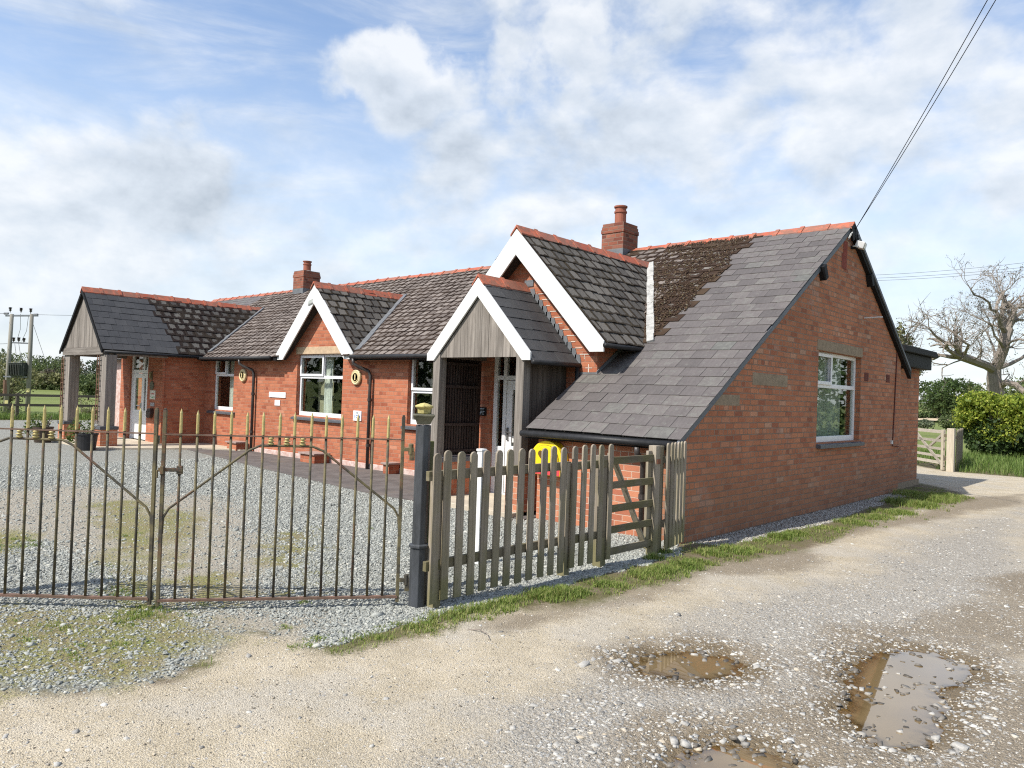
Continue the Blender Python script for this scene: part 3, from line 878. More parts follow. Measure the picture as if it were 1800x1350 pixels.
# ------------------------------------------------------------------ far land
def terrain_z(x, y):
    left = np.clip((-30.6 - x) / 8.0, 0, 1)
    z = -1.15 * left * left * (3 - 2 * left)
    r = np.hypot(x, y)
    z = z + np.clip((r - 130) / 300, 0, 1) * 6.0 * (0.4 + fbm(x * 0.004 + 3, y * 0.004, 3)) * np.clip((-x + y * 0.25) / 200, 0.08, 1)
    z = z - 0.07
    inner = (x > -31.2) & (x < 15.2) & (y > -14.2) & (y < 22.2)
    return np.where(inner, np.minimum(z, -0.14), z)


def build_field():
    s = N("pasture")
    o = s.coord()
    a = s.noise(o, 0.05, 5.0, 0.6); b = s.noise(o, 0.8, 5.0, 0.7); c = s.noise(o, 9.0, 4.0, 0.7)
    f = s.math("ADD", s.math("MULTIPLY", a, 0.5), s.math("ADD", s.math("MULTIPLY", b, 0.3), s.math("MULTIPLY", c, 0.25)))
    col = s.ramp(f, [(0.36, (0.085, 0.11, 0.03)), (0.5, (0.135, 0.165, 0.045)), (0.64, (0.19, 0.215, 0.07))])
    fm = s.bsdf(col, 0.9, s.bump(c, 0.6, 0.05), spec=0.2)
    g = np.concatenate([-np.geomspace(2500, 45, 34), np.linspace(-42, 34, 64), np.geomspace(37, 2500, 34)])
    X, Y = np.meshgrid(g, g, indexing="ij")
    x, y = X.ravel(), Y.ravel()
    n = len(g); i = np.arange(n * n).reshape(n, n)
    F = np.stack([i[:-1, :-1], i[1:, :-1], i[1:, 1:], i[:-1, 1:]], -1).reshape(-1, 4)
    tag(np_mesh("field", np.stack([x, y, terrain_z(x, y)], 1), F, fm, smooth=True), kind="structure")
    # dry ploughed strip beyond the hedge on the right
    pm = m_simple("ploughed_soil", (0.46, 0.37, 0.25), 0.95, 0.2, 0.6, 0.2, spec=0.1)
    mb = MB()
    q = [at(1570, 737, 95), at(1800, 745, 95), at(1800, 732, 170), at(1560, 726, 170)]
    pts = [(p[0], p[1], terrain_z(np.array([p[0]]), np.array([p[1]]))[0] + 0.25) for p in q]
    mb.add(pts, [(0, 1, 2, 3)])
    tag(mb.build("ploughed_land", pm, fixn=False), kind="structure")
# ================================================================== the hall
YR, ZR, MS = 4.137, 4.748, 0.637            # main ridge, slope
front = lambda y: ZR - MS * (YR - y)
YM = 0.644                                  # long front wall
YE = 0.40                                   # its eave line
YC = -1.42                                  # eave of the catslide


def hall_materials():
    M = {}
    st = [(0.0, (0.275, 0.080, 0.043)), (0.15, (0.36, 0.117, 0.061)), (0.45, (0.405, 0.140, 0.073)), (0.7, (0.44, 0.163, 0.086)), (0.9, (0.365, 0.114, 0.059)), (1.0, (0.48, 0.215, 0.13))]
    M["brick"] = m_brick("front_brick", st, ((0.19, 0.075, 0.045), (0.46, 0.26, 0.175)), (0.72, 1.24))

    def gable_patch(s, uv, col):
        xy = s.n("ShaderNodeSeparateXYZ", None, {0: uv}).outputs
        nz = s.noise(uv, 0.8, 4.0, 0.6)
        # old soot and algae stain over the lower courses, with its own ragged edge
        lo = s.step(s.math("ADD", xy[1], s.math("MULTIPLY", s.math("SUBTRACT", nz, 0.5), 1.6)), 1.15, 0.1)
        return s.mix(s.math("MULTIPLY", lo, 0.42), col, (0.225, 0.135, 0.08))
    sg = [(0.0, (0.29, 0.105, 0.058)), (0.10, (0.36, 0.134, 0.070)), (0.35, (0.42, 0.166, 0.085)), (0.6, (0.45, 0.188, 0.098)), (0.85, (0.385, 0.144, 0.073)), (0.97, (0.48, 0.23, 0.135)), (1.0, (0.45, 0.27, 0.18))]
    M["brick_gable"] = m_brick("gable_brick", sg, ((0.10, 0.062, 0.043), (0.36, 0.25, 0.185)), (0.66, 1.24), pale=0.45, patch=gable_patch, mortar_w=0.0085)
    M["brick_sooty"] = m_brick("sooty_brick", [(0.0, (0.16, 0.052, 0.036)), (0.4, (0.27, 0.092, 0.056)), (0.8, (0.33, 0.122, 0.076)), (1.0, (0.20, 0.09, 0.065))], ((0.09, 0.055, 0.04), (0.30, 0.2, 0.15)), (0.6, 1.2), mortar_w=0.009)
    sc = [(0.0, (0.33, 0.115, 0.065)), (0.4, (0.44, 0.17, 0.092)), (0.8, (0.49, 0.20, 0.11)), (1.0, (0.36, 0.12, 0.07))]
    M["brick_bright"] = m_brick("bright_orange_brick", sc, ((0.42, 0.26, 0.18), (0.55, 0.42, 0.33)), (0.82, 1.15), mortar_w=0.006)  # brighter orange tones and paler joints than the front brick
    M["brick_blue"] = m_simple("blue_brick", (0.10, 0.10, 0.115), 0.55, 0.35, 12.0, 0.3)
    M["white"] = m_simple("white_gloss_paint", (0.70, 0.70, 0.685), 0.5, 0.05, 2.2, 0.15, spec=0.4, col2=(0.60, 0.595, 0.57))
    M["upvc"] = m_simple("white_upvc", (0.76, 0.76, 0.76), 0.3, 0.03, 4.0, 0.02, spec=0.5)
    M["glass"] = m_glass("window_glass")
    M["stone"] = m_simple("weathered_lintel_stone", (0.32, 0.25, 0.175), 0.9, 0.3, 9.0, 0.5, col2=(0.21, 0.165, 0.115), spec=0.2)
    M["stone_pale"] = m_simple("pale_lintel_stone", (0.45, 0.335, 0.22), 0.9, 0.2, 9.0, 0.4, spec=0.2)
    M["sill"] = m_simple("blue_black_tile", (0.085, 0.09, 0.10), 0.5, 0.3, 14.0, 0.4)
    M["slate"] = m_slate("grey_slate", [(0.0, (0.076, 0.067, 0.063)), (0.35, (0.090, 0.079, 0.075)), (0.7, (0.099, 0.087, 0.082)), (0.92, (0.108, 0.096, 0.089)), (1.0, (0.088, 0.088, 0.079))], 0.66, 0.42,
                         lichen=((0.155, 0.155, 0.135), 0.60, 0.45))
    M["slate_dark"] = m_slate("dark_new_slate", [(0.0, (0.050, 0.050, 0.051)), (0.5, (0.056, 0.055, 0.056)), (1.0, (0.063, 0.062, 0.062))], 0.6, streak=0.15)
    M["oldtile"] = m_oldtile("lichened_tile", (0.118, 0.098, 0.086), (0.205, 0.176, 0.156), ((0.032, 0.020, 0.015), (0.058, 0.039, 0.029), (0.068, 0.048, 0.036)), 0.38, -0.02)
    M["mosstile"] = m_oldtile("mossy_tile", (0.078, 0.071, 0.063), (0.145, 0.132, 0.115), ((0.018, 0.013, 0.010), (0.034, 0.024, 0.018), (0.042, 0.033, 0.022)), 0.42, -0.09)  # real moss; tile greys also lowered for slopes that catch less sun
    M["wingtile"] = m_oldtile("shade_dark_mossy_tile", (0.055, 0.051, 0.048), (0.12, 0.112, 0.10), ((0.013, 0.008, 0.008), (0.026, 0.017, 0.014), (0.03, 0.022, 0.016)), 0.6, -0.03)  # black moss, plus weaker light on the side slope put into the greys
    M["mossbed"] = m_oldtile("moss_grown_tile", (0.09, 0.075, 0.06), (0.20, 0.185, 0.165), ((0.026, 0.015, 0.010), (0.050, 0.030, 0.019), (0.062, 0.040, 0.024)), 0.75, 0.10)
    M["moss"] = m_stone("roof_moss", [(0.0, (0.028, 0.016, 0.011)), (0.4, (0.055, 0.033, 0.021)), (0.75, (0.080, 0.050, 0.030)), (0.92, (0.095, 0.075, 0.036)), (1.0, (0.20, 0.18, 0.155))], 0.95)
    M["under"] = m_simple("roof_felt", (0.04, 0.035, 0.03), 0.95, 0.2)
    M["ridge"] = m_slate("terracotta_ridge", [(0.0, (0.36, 0.085, 0.045)), (0.5, (0.46, 0.125, 0.065)), (1.0, (0.40, 0.13, 0.08))], 0.75, streak=0.1, lichen=((0.17, 0.10, 0.07), 0.52, 0.6))
    M["lead"] = m_simple("lead_flashing", (0.15, 0.157, 0.165), 0.55, 0.2, 5.0, 0.3, metal=0.2)
    M["fillet"] = m_simple("mortar_fillet", (0.36, 0.355, 0.335), 0.85, 0.3, 8.0, 0.6, spec=0.2)
    M["verge"] = m_simple("slate_grey_barge", (0.115, 0.125, 0.14), 0.55, 0.2, 5.0, 0.2)
    M["black"] = m_simple("black_pvc", (0.014, 0.014, 0.015), 0.6, 0.3, 8.0, 0.1, spec=0.12)
    M["gutter"] = m_simple("dark_grey_gutter", (0.022, 0.022, 0.023), 0.5, 0.3, 8.0, 0.1, spec=0.25)
    M["oak_z"] = m_wood("weathered_oak", [(0.085, 0.072, 0.060), (0.21, 0.185, 0.16), (0.34, 0.305, 0.265)], "z")
    M["oak_x"] = m_wood("weathered_oak_beam", [(0.085, 0.072, 0.060), (0.21, 0.185, 0.16), (0.34, 0.305, 0.265)], "x")
    M["dark_z"] = m_wood("dark_stained_board", [(0.055, 0.043, 0.035), (0.105, 0.085, 0.068), (0.17, 0.145, 0.12)], "z")
    M["black_wood"] = m_wood("black_brown_lattice", [(0.022, 0.013, 0.012), (0.04, 0.026, 0.022), (0.085, 0.07, 0.06)], "z")
    M["pipe"] = m_simple("brown_black_pipe", (0.05, 0.042, 0.038), 0.4, 0.3, 6.0, 0.1)
    M["limewash"] = m_simple("limewashed_base", (0.60, 0.51, 0.47), 0.9, 0.25, 9.0, 0.5, col2=(0.40, 0.22, 0.17), spec=0.2)
    M["pot"] = m_slate("chimney_pot_clay", [(0, (0.24, 0.08, 0.05)), (1, (0.29, 0.10, 0.06))], 0.8)
    M["room"] = m_simple("room_plaster", (0.34, 0.31, 0.22), 0.9, 0.1)
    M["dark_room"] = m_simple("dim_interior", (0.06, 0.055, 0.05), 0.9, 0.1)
    M["panel_dark"] = m_simple("dark_window_panel", (0.03, 0.032, 0.03), 0.3, 0.2)
    M["metal"] = m_simple("bright_handle", (0.5, 0.5, 0.5), 0.3, 0.1, metal=0.9)
    return M


class Slates:
    """rows of separate slates on one roof slope: O eave corner, a along the eave, s up the slope"""

    def __init__(self, O, a, s, La, Ls, gauge, width, thick, jit=0.004, key=0):
        self.O, self.a, self.s = [np.array(q, float) for q in (O, a, s)]
        self.a /= np.linalg.norm(self.a); self.s /= np.linalg.norm(self.s)
        self.nv = np.cross(self.a, self.s)
        if self.nv[2] < 0: self.nv = -self.nv
        self.La, self.Ls, self.g, self.w, self.t, self.jit = La, Ls, gauge, width, thick, jit
        self.rnd = random.Random(100 + key); self.key = key

    def make(self, classify, thick=None):
        """classify(u, v, point) -> bucket key or None"""
        R = self.rnd
        out = {}
        rows = int(math.ceil(self.Ls / self.g))
        for r in range(rows):
            v0 = r * self.g
            v1 = min(self.Ls, v0 + self.g * 1.25)
            u = -self.w * (0.5 if r % 2 else 0.0) - R.uniform(0, 0.02)
            while u < self.La:
                w = self.w * R.uniform(0.93, 1.07)
                u0, u1 = max(0.0, u), min(self.La, u + w)
                u += w
                if u1 - u0 < 0.03:
                    continue
                um = (u0 + u1) / 2
                k = classify(um, v0 + self.g / 2, self.O + self.a * um + self.s * (v0 + self.g / 2))
                if k is None:
                    continue
                t = (thick or {}).get(k, self.t)
                j = self.jit if t < 0.012 else self.jit * 2.2
                gap = 0.0025 if t < 0.012 else 0.007
                dz = [R.uniform(-j, j) for _ in range(2)]
                vv = R.uniform(-j, j) * 1.6; rot = R.uniform(-j, j) * 1.2
                sag = 0.010 + 0.0075 * (math.sin(um * 0.9 + self.key) * math.sin(v0 * 1.3 + 0.5) + 0.3 * math.sin(um * 2.3 + v0 * 1.9))
                lo = t * 1.75 + sag; hi = t * 0.55 + sag
                def P(uu, vv_, n):
                    return self.O + self.a * uu + self.s * vv_ + self.nv * n
                a0, a1 = u0 + gap, u1 - gap
                p = [P(a0, v0 + vv - rot, lo + dz[0]), P(a1, v0 + vv + rot, lo + dz[1]), P(a1, v1, hi + dz[1] * 0.4), P(a0, v1, hi + dz[0] * 0.4)]
                q = [P(a0, v0 + vv - rot, lo + dz[0] - t), P(a1, v0 + vv + rot, lo + dz[1] - t), P(a1, v1, hi - t), P(a0, v1, hi - t)]
                fv = min(1.0, (v1 - v0) / self.g)
                b = out.setdefault(k, ([], [], []))
                i = len(b[0])
                b[0].extend(p + q)
                b[1].extend([(i, i + 1, i + 2, i + 3), (i + 4, i + 5, i + 1, i), (i + 5, i + 6, i + 2, i + 1), (i + 7, i + 4, i, i + 3)])
                b[2].extend([(0, 0), (1, 0), (1, fv), (0, fv), (0, 0), (1, 0), (1, 0), (0, 0), (1, 0), (1, fv), (1, fv), (1, 0), (0, fv), (0, 0), (0, 0), (0, fv)])
        return out


def slate_obj(name, data, mat, parent):
    off = OFF[parent.name]
    me = bpy.data.meshes.new(name)
    me.from_pydata([tuple(np.array(p) - off) for p in data[0]], [], data[1])
    l = me.uv_layers.new(name="UVMap")
    l.data.foreach_set("uv", np.array(data[2], np.float32).ravel())
    me.materials.append(mat)
    me.update()
    return link_mesh(name, me, parent)


def ridge_tiles(name, p, q, mat, parent, drop=0.64, halfw=0.15, seg=0.46, key=0):
    """inverted-V ridge tiles with a collar at each joint"""
    p, q = np.array(p, float), np.array(q, float)
    d = q - p; L = np.linalg.norm(d); d /= L
    side = np.cross(d, (0, 0, 1.0)); side /= np.linalg.norm(side)
    up = np.cross(side, d)
    R = random.Random(key)
    mb = MB()
    n = max(1, int(round(L / seg))); sl = L / n
    for i in range(n):
        lift = R.uniform(-0.006, 0.008)
        for (a, b, g) in ((i * sl, (i + 1) * sl - 0.004, 0.0), ((i + 1) * sl - 0.05, (i + 1) * sl + 0.025, 0.016)):
            if g and i == n - 1: continue
            prof = [(-halfw - g * .4, -halfw * drop + g), (0, 0.03 + g), (halfw + g * .4, -halfw * drop + g), (halfw + g * .4, -halfw * drop - 0.026), (0, -0.005), (-halfw - g * .4, -halfw * drop - 0.026)]
            vs = []
            for t in (a, b):
                for (s_, u_) in prof:
                    vs.append(p + d * t + side * s_ + up * (u_ + lift))
            m = len(prof)
            mb.add(vs, [tuple(range(m)), tuple(range(2 * m - 1, m - 1, -1))] + [(k, k + m, (k + 1) % m + m, (k + 1) % m) for k in range(m)])
    return mb.build(name, mat, parent)


def barge(mb, xa, za, xf, zt, zb, vt, y0, y1):
    """one raking bargeboard from apex (xa,za) to foot xf, plumb cut from zt down to zb"""
    m = (za - zt) / (xf - xa)
    sgn = 1 if xf > xa else -1
    # inner line: parallel, vt lower
    xi = xf - sgn * max(0.0, ((za - vt) - abs(m) * abs(xf - xa) - zb) / abs(m)) if False else xa + sgn * ((za - vt - zb) / abs(m))
    poly = [(xa, za), (xf, zt), (xf, zb), (xi, zb), (xa, za - vt)]
    mb.prism(poly, "y", y0, y1)


def wall_y(mb, x0, x1, y0, y1, z0, z1, holes):
    """wall facing -Y with rectangular openings (xa, xb, za, zb)"""
    holes = sorted(holes)
    x = x0
    for (a, b, c, d) in holes:
        if a > x: mb.box(x, y0, z0, a, y1, z1)
        mb.box(a, y0, z0, b, y1, c)
        if d < z1: mb.box(a, y0, d, b, y1, z1)
        x = b
    if x < x1: mb.box(x, y0, z0, x1, y1, z1)


def window(parent, M, axis, plane, a0, a1, z0, z1, inward, mull, trans, opener_low=True, fw=0.062, name="window"):
    """white window set in an opening. axis 'y': faces -Y at y=plane (a = x); axis 'x': faces +X at x=plane (a = y)"""
    def B(mb, a, b, c, d, e, f):         # a..b along wall, c..d depth outwards from plane (negative = outside), e..f height
        if axis == "y": mb.box(a, plane + c, e, b, plane + d, f)
        else: mb.box(plane - c, a, e, plane - d, b, f)
    fr = MB()
    D0, D1 = 0.0, 0.06
    B(fr, a0, a0 + fw, D0, D1, z0, z1); B(fr, a1 - fw, a1, D0, D1, z0, z1)
    B(fr, a0 + fw, a1 - fw, D0, D1, z0, z0 + fw * 1.5); B(fr, a0 + fw, a1 - fw, D0, D1, z1 - fw, z1)
    B(fr, a0 + fw, a1 - fw, D0 + 0.002, D1 - 0.002, trans - fw * 0.55, trans + fw * 0.55)
    B(fr, mull - fw * 0.5, mull + fw * 0.5, D0 + 0.004, D1 - 0.004, trans + fw * 0.55, z1 - fw)
    f = fr.build(name, M["upvc"], parent, bevel=0.006)
    # opening casement, upper left, standing proud
    c = MB(); s0, s1, t0, t1 = a0 + fw * 0.35, mull + fw * 0.3, trans + fw * 0.3, z1 - fw * 0.4; cw = 0.055
    B(c, s0, s0 + cw, -0.025, D0 - 0.002, t0, t1); B(c, s1 - cw, s1, -0.025, D0 - 0.002, t0, t1)
    B(c, s0 + cw, s1 - cw, -0.025, D0 - 0.002, t0, t0 + cw); B(c, s0 + cw, s1 - cw, -0.025, D0 - 0.002, t1 - cw, t1)
    c.build("casement", M["upvc"], f, bevel=0.005)
    for (p0, p1, q0, q1) in ((a0 + fw, mull - fw * 0.5, trans + fw * .55, z1 - fw), (mull + fw * .5, a1 - fw, trans + fw * .55, z1 - fw), (a0 + fw, a1 - fw, z0 + fw * 1.5, trans - fw * .55)):
        g = MB(); B(g, p0 - 0.005, p1 + 0.005, 0.028, 0.034, q0 - 0.005, q1 + 0.005)
        g.build("pane", M["glass"], f)
    return f


def curtain_mesh(mb, a0, a1, z0, z1, axis, plane, amp=0.02, waves=7):
    n = waves * 6
    vs, fs = [], []
    for i in range(n + 1):
        t = i / n; a = a0 + (a1 - a0) * t; d = plane + amp * math.sin(t * waves * 2 * math.pi) + amp * 0.4 * math.sin(t * waves * 4.7)
        for z in (z0, z1):
            vs.append((a, d, z) if axis == "y" else (d, a, z))
    for i in range(n):
        fs.append((2 * i, 2 * i + 2, 2 * i + 3, 2 * i + 1))
    mb.add(vs, fs)


def build_hall():
    M = hall_materials()
    hall = thing("brick_hall", "long low red brick hall with slate roofs, white bargeboards, two chimneys and timber porches", "hall", (-9.0, 3.0, 0.0))
    XL, XRt = -22.3, 0.0
    # ---------------- walls
    w = MB()
    wins = [(-15.52, -14.33, 0.97, 2.41), (-11.32, -9.49, 1.0, 2.43), (-7.27, -5.62, 1.0, 2.41)]
    wall_y(w, -22.3, -4.9, YM, YM + 0.25, -0.15, front(YM) + 0.0, wins)
    w.build("wall", M["brick"], hall)
    # limewashed foot of the front wall, standing a little proud
    f = MB(); f.box(-13.1, YM - 0.03, -0.15, -4.9, YM - 0.001, 0.115); f.build("wall_base", M["limewash"], hall, bevel=0.012)
    # gable wall on the right (faces +X), with one window
    g = MB()
    yb = 7.26
    wy0, wy1, wz0, wz1 = 2.84, 4.86, 1.07, 2.53
    def roofz(y): return (front(y) if y < YR else ZR - MS * (y - YR)) - 0.05
    for (a, b, lo, hi) in ((-1.27, wy0, -0.2, None), (wy0, wy1, -0.2, wz0), (wy0, YR, wz1, None), (YR, wy1, wz1, None), (wy1, yb, -0.2, None)):
        if hi is None: poly = [(a, lo), (b, lo), (b, roofz(b)), (a, roofz(a))]
        else: poly = [(a, lo), (b, lo), (b, hi), (a, hi)]
        g.prism(poly, "x", -0.26, 0.0)
    g.build("wall", M["brick_gable"], hall)
    # front wall below the catslide, with its short return
    c = MB(); c.box(-2.2, YC + 0.15, -0.15, -0.261, YC + 0.39, front(YC + 0.15) - 0.06); c.box(-2.2, YC + 0.39, -0.15, -1.96, -0.2, front(YC + 0.39) - 0.06)
    c.build("wall", M["brick_bright"], hall)
    # big gable over the near porch
    bx, bz, by = -3.466, 4.238, -0.20
    def bgz(x): return bz - 0.10 - 1.0386 * abs(x - bx)
    b = MB()
    for (a0, a1, lo) in ((-4.89, -4.14, -0.15), (-4.14, bx, 2.36), (bx, -3.05, 2.36), (-3.05, -2.04, -0.15)):
        b.prism([(a0, lo), (a1, lo), (a1, bgz(a1)), (a0, bgz(a0))], "y", by, by + 0.24)
    b.box(-2.28, by + 0.24, -0.1, -2.04, 2.6, 2.62); b.box(-4.89, by + 0.24, -0.15, -4.65, 1.2, 2.62)
    b.build("wall", M["brick"], hall)
    # small gable above the middle window: gable triangle on the long wall
    sx, sz, sy = -10.34, 3.99, 0.42
    s = MB(); s.prism([(sx - 1.36, front(YM)), (sx + 1.36, front(YM)), (sx, sz - 0.12)], "y", YM, YM + 0.25); s.build("wall", M["brick"], hall)
    # far wing: recessed door wall and side wall
    wy = -0.50
    d = MB()
    wall_y(d, -18.82, -15.92, wy, wy + 0.24, -0.1, 2.5, [(-18.16, -16.93, -0.1, 2.44)])
    d.box(-16.16, wy + 0.24, -0.1, -15.92, YM, 2.5)
    d.prism([(-18.7, 2.5), (-15.92, 2.5), (-17.2, 3.75)], "y", wy + 0.05, wy + 0.2)
    d.build("wall", M["brick"], hall)
    # back and left walls close the building
    k = MB(); k.box(-22.3, 7.0, -0.15, -0.26, 7.25, 2.6); k.prism([(YM + 0.25, -0.15), (7.0, -0.15), (7.0, front(YM) - .05), (YR, ZR - 0.08), (YM + .25, front(YM + .25) - .05)], "x", -22.3, -22.05)
    k.build("wall", M["brick_gable"], hall)
    e = MB(); e.box(-22.32, YM - 0.014, 0.0, -21.75, YM - 0.001, 2.35); e.build("flaking_limewash", M["limewash"], hall)
    e = MB(); e.box(-3.0, 7.26, 0.12, -0.16, 9.25, 2.52); e.build("wall", M["brick_gable"], hall)
    e = MB(); e.box(-3.0, 7.262, -0.15, -0.12, 9.28, 0.119); e.build("plinth", M["stone"], hall)
    # flat roof of the rear extension
    e = MB(); e.box(-3.2, 7.28, 2.52, 0.02, 9.5, 2.80); e.build("fascia", M["black"], hall, bevel=0.01)
    e = MB(); e.prism([(7.2, 2.801), (9.72, 2.801), (9.72, 2.86), (9.6, 2.93), (7.2, 2.93)], "x", -3.3, 0.10); e.build("flat_roof", M["black"], hall, bevel=0.012)
    # inner dark room behind the windows
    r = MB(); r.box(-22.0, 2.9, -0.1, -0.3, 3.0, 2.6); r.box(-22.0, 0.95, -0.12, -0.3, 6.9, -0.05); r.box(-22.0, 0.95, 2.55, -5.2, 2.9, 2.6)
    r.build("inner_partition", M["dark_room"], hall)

    # ---------------- main roof
    LS = lambda y0, y1: (y1 - y0) * math.sqrt(1 + MS * MS)
    cs = math.sqrt(1 + MS * MS)
    sdir = (0, 1, MS)
    x0 = -22.75
    def cls_main(u, v, p):
        x, y, z = p
        if x > -2.3: return None
        if -5.15 < x and y < 3.2 and z < bz - 1.0386 * abs(x - bx) - 0.1: return None
        if abs(x - sx) < 1.3 and z < sz - 1.1 * abs(x - sx) - 0.15: return None
        if x < -19.0 - 0.35 * (y - 2) + 0.8: return "clean"
        return "old"
    S = Slates((x0, YE - 0.05, front(YE - 0.05)), (1, 0, 0), sdir, -2.3 - x0, LS(YE - 0.05, YR - 0.03), 0.205, 0.235, 0.013, 0.004, 1)
    o = S.make(cls_main, {"clean": 0.008})
    R1 = slate_obj("roof", o["old"], M["oldtile"], hall); R1["label"] = "weathered roof slope of lichened grey tiles"
    slate_obj("slate_patch", o["clean"], M["slate"], R1)

    def mossline(y): return -1.62 + 0.06 * math.sin(y * 5.1) - 0.06 * (y > 3.2)
    def cls_cat(u, v, p):
        x, y, z = p
        if y > 0.60 and x < mossline(y): return "moss"
        return "slate"
    S = Slates((-2.3, YC, front(YC)), (1, 0, 0), sdir, 2.3 + 0.05, LS(YC, YR - 0.03), 0.238, 0.31, 0.007, 0.002, 2)
    o = S.make(cls_cat, {"moss": 0.013})
    R2 = slate_obj("roof", o["slate"], M["slate"], hall); R2["label"] = "catslide slope of plain purple-grey slates"
    slate_obj("mossy_tiles", o["moss"], M["mossbed"], R2)
    # the piece above the big gable's roof, left of the catslide column
    S = Slates((-5.0, 2.6, front(2.6)), (1, 0, 0), sdir, 2.7, LS(2.6, YR - 0.03), 0.238, 0.27, 0.02, 0.004, 3)
    o = S.make(lambda u, v, p: "moss" if p[2] > bz - 1.0386 * abs(p[0] - bx) - 0.08 else None)
    slate_obj("mossy_tiles", o["moss"], M["mossbed"], R2)
    # moss cushions
    n = 9000
    mx = rng.uniform(-3.4, -1.45, n); my = rng.uniform(0.62, 4.08, n)
    keep = np.array([(a < mossline(b) - 0.02) and (front(b) > bz - 1.0386 * abs(a - bx) + 0.03) for a, b in zip(mx, my)]) & (fbm(mx * 4, my * 4, 3) > 0.36)
    mx, my = mx[keep], my[keep]
    ms = rng.uniform(0.012, 0.036, len(mx))
    stones("moss", np.stack([mx, my, front(my) + 0.038], 1), ms, 0.5, M["moss"], R2, 0.5)
    # back slope
    S = Slates((-22.75, YR + 0.03, ZR - MS * 0.03), (1, 0, 0), (0, 1, -MS), 22.80, (7.66 - YR) * cs, 0.25, 0.31, 0.007, 0.003, 4)
    o = S.make(lambda u, v, p: "s"); slate_obj("roof", o["s"], M["slate_dark"], hall)["label"] = "rear slope of dark slates"
    # roof underside
    def slab(nm, pts, th=0.035):
        mb = MB(); P = [np.array(p, float) for p in pts]
        nv = np.cross(P[1] - P[0], P[3] - P[0]); nv /= np.linalg.norm(nv)
        if nv[2] < 0: nv = -nv
        m = len(P)
        mb.add([p - nv * 0.012 for p in P] + [p - nv * (0.012 + th) for p in P], [tuple(range(m)), tuple(range(2 * m - 1, m - 1, -1))] + [(i, i + m, (i + 1) % m + m, (i + 1) % m) for i in range(m)])
        return mb.build(nm, M["under"], hall)
    slab("roof_deck", [(x0, YM + 0.1, front(YM + 0.1)), (-2.3, YM + 0.1, front(YM + 0.1)), (-2.3, YR, ZR), (x0, YR, ZR)])
    for (a, b_) in ((x0, -11.80), (-8.88, -5.0)):
        slab("roof_deck", [(a, YE, front(YE)), (b_, YE, front(YE)), (b_, YM + 0.099, front(YM + 0.099)), (a, YM + 0.099, front(YM + 0.099))])
    slab("roof_deck", [(-2.3, YC + .01, front(YC + .01)), (0.03, YC + .01, front(YC + .01)), (0.03, YR, ZR), (-2.3, YR, ZR)])
    slab("roof_deck", [(x0, YR, ZR), (0.03, YR, ZR), (0.03, 7.65, ZR - MS * (7.65 - YR)), (x0, 7.65, ZR - MS * (7.65 - YR))])
    ridge_tiles("ridge_tiles", (0.06, YR, ZR + 0.02), (-4.42, YR, ZR + 0.02), M["ridge"], hall, key=1)
    ridge_tiles("ridge_tiles", (-5.08, YR, ZR + 0.02), (-16.2, YR, ZR + 0.02), M["ridge"], hall, key=2)
    ridge_tiles("ridge_tiles", (-17.05, YR, ZR + 0.02), (-22.8, YR, ZR + 0.02), M["ridge"], hall, key=3)
    # verge boards on the gable
    v = MB()
    v.prism([(YC - 0.02, front(YC) - 0.015), (YR, ZR - 0.015), (YR, ZR - 0.105), (YC - 0.02, front(YC) - 0.095)], "x", 0.004, 0.036)
    v.build("verge_board", M["verge"], hall, bevel=0.004)
    v = MB()
    v.prism([(YR, ZR - 0.0), (7.72, ZR - MS * (7.72 - YR)), (7.72, ZR - MS * (7.72 - YR) - 0.20), (YR, ZR - 0.22)], "x", 0.004, 0.075)
    v.build("verge_board", M["black"], hall, bevel=0.004)
    v = MB()
    v.prism([(YR + .12, ZR - 0.16), (7.60, ZR - MS * (7.6 - YR) - 0.085), (7.60, ZR - MS * (7.6 - YR) - 0.135), (YR + .12, ZR - 0.21)], "x", 0.077, 0.10)
    v.build("verge_strip", M["verge"], hall)
    # purlin ends under the verge
    for (y, z) in ((2.80, 3.76), (5.05, 3.95)):
        q = MB(); q.obox((0.05, y, z - 0.02), (0.05, 0, 0), (0, 0.05, 0.03), (0, -0.055, 0.10)); q.build("purlin_end", M["black"], hall, bevel=0.006)
    q = MB(); q.box(0.0, 3.80, 4.20, 0.006, 3.98, 4.42); q.box(0.0, 3.74, 3.95, 0.006, 3.96, 4.20)
    q.build("filled_vent", m_simple("dark_red_brick", (0.20, 0.045, 0.03), 0.9, 0.3, 12.0, 0.3), hall)
    # eave gutters
    def gut(nm, p, q, r=0.043):
        mb = MB(); mb.tube([p, q], r, 10); return mb.build(nm, M["gutter"], hall, smooth=True)
    gut("gutter", (-15.66, YE - 0.10, 2.335), (-11.95, YE - 0.10, 2.335)); gut("gutter", (-8.75, YE - 0.10, 2.335), (-4.95, YE - 0.10, 2.335))
    gut("gutter", (-2.33, YC - 0.06, front(YC) - 0.055), (-0.02, YC - 0.06, front(YC) - 0.055))
    for (a, b_) in ((-15.7, -11.80), (-8.88, -4.95)):
        fa = MB(); fa.box(a, YE - 0.03, 2.27, b_, YE + 0.0, 2.36); fa.build("fascia", M["black"], hall)
        sf = MB(); sf.box(a, YE + 0.001, 2.30, b_, YM - 0.001, 2.33); sf.build("soffit", M["under"], hall)
    fa = MB(); fa.box(-2.3, YC + 0.0, 1.09, -0.01, YC + 0.03, 1.2); fa.build("fascia", M["black"], hall)
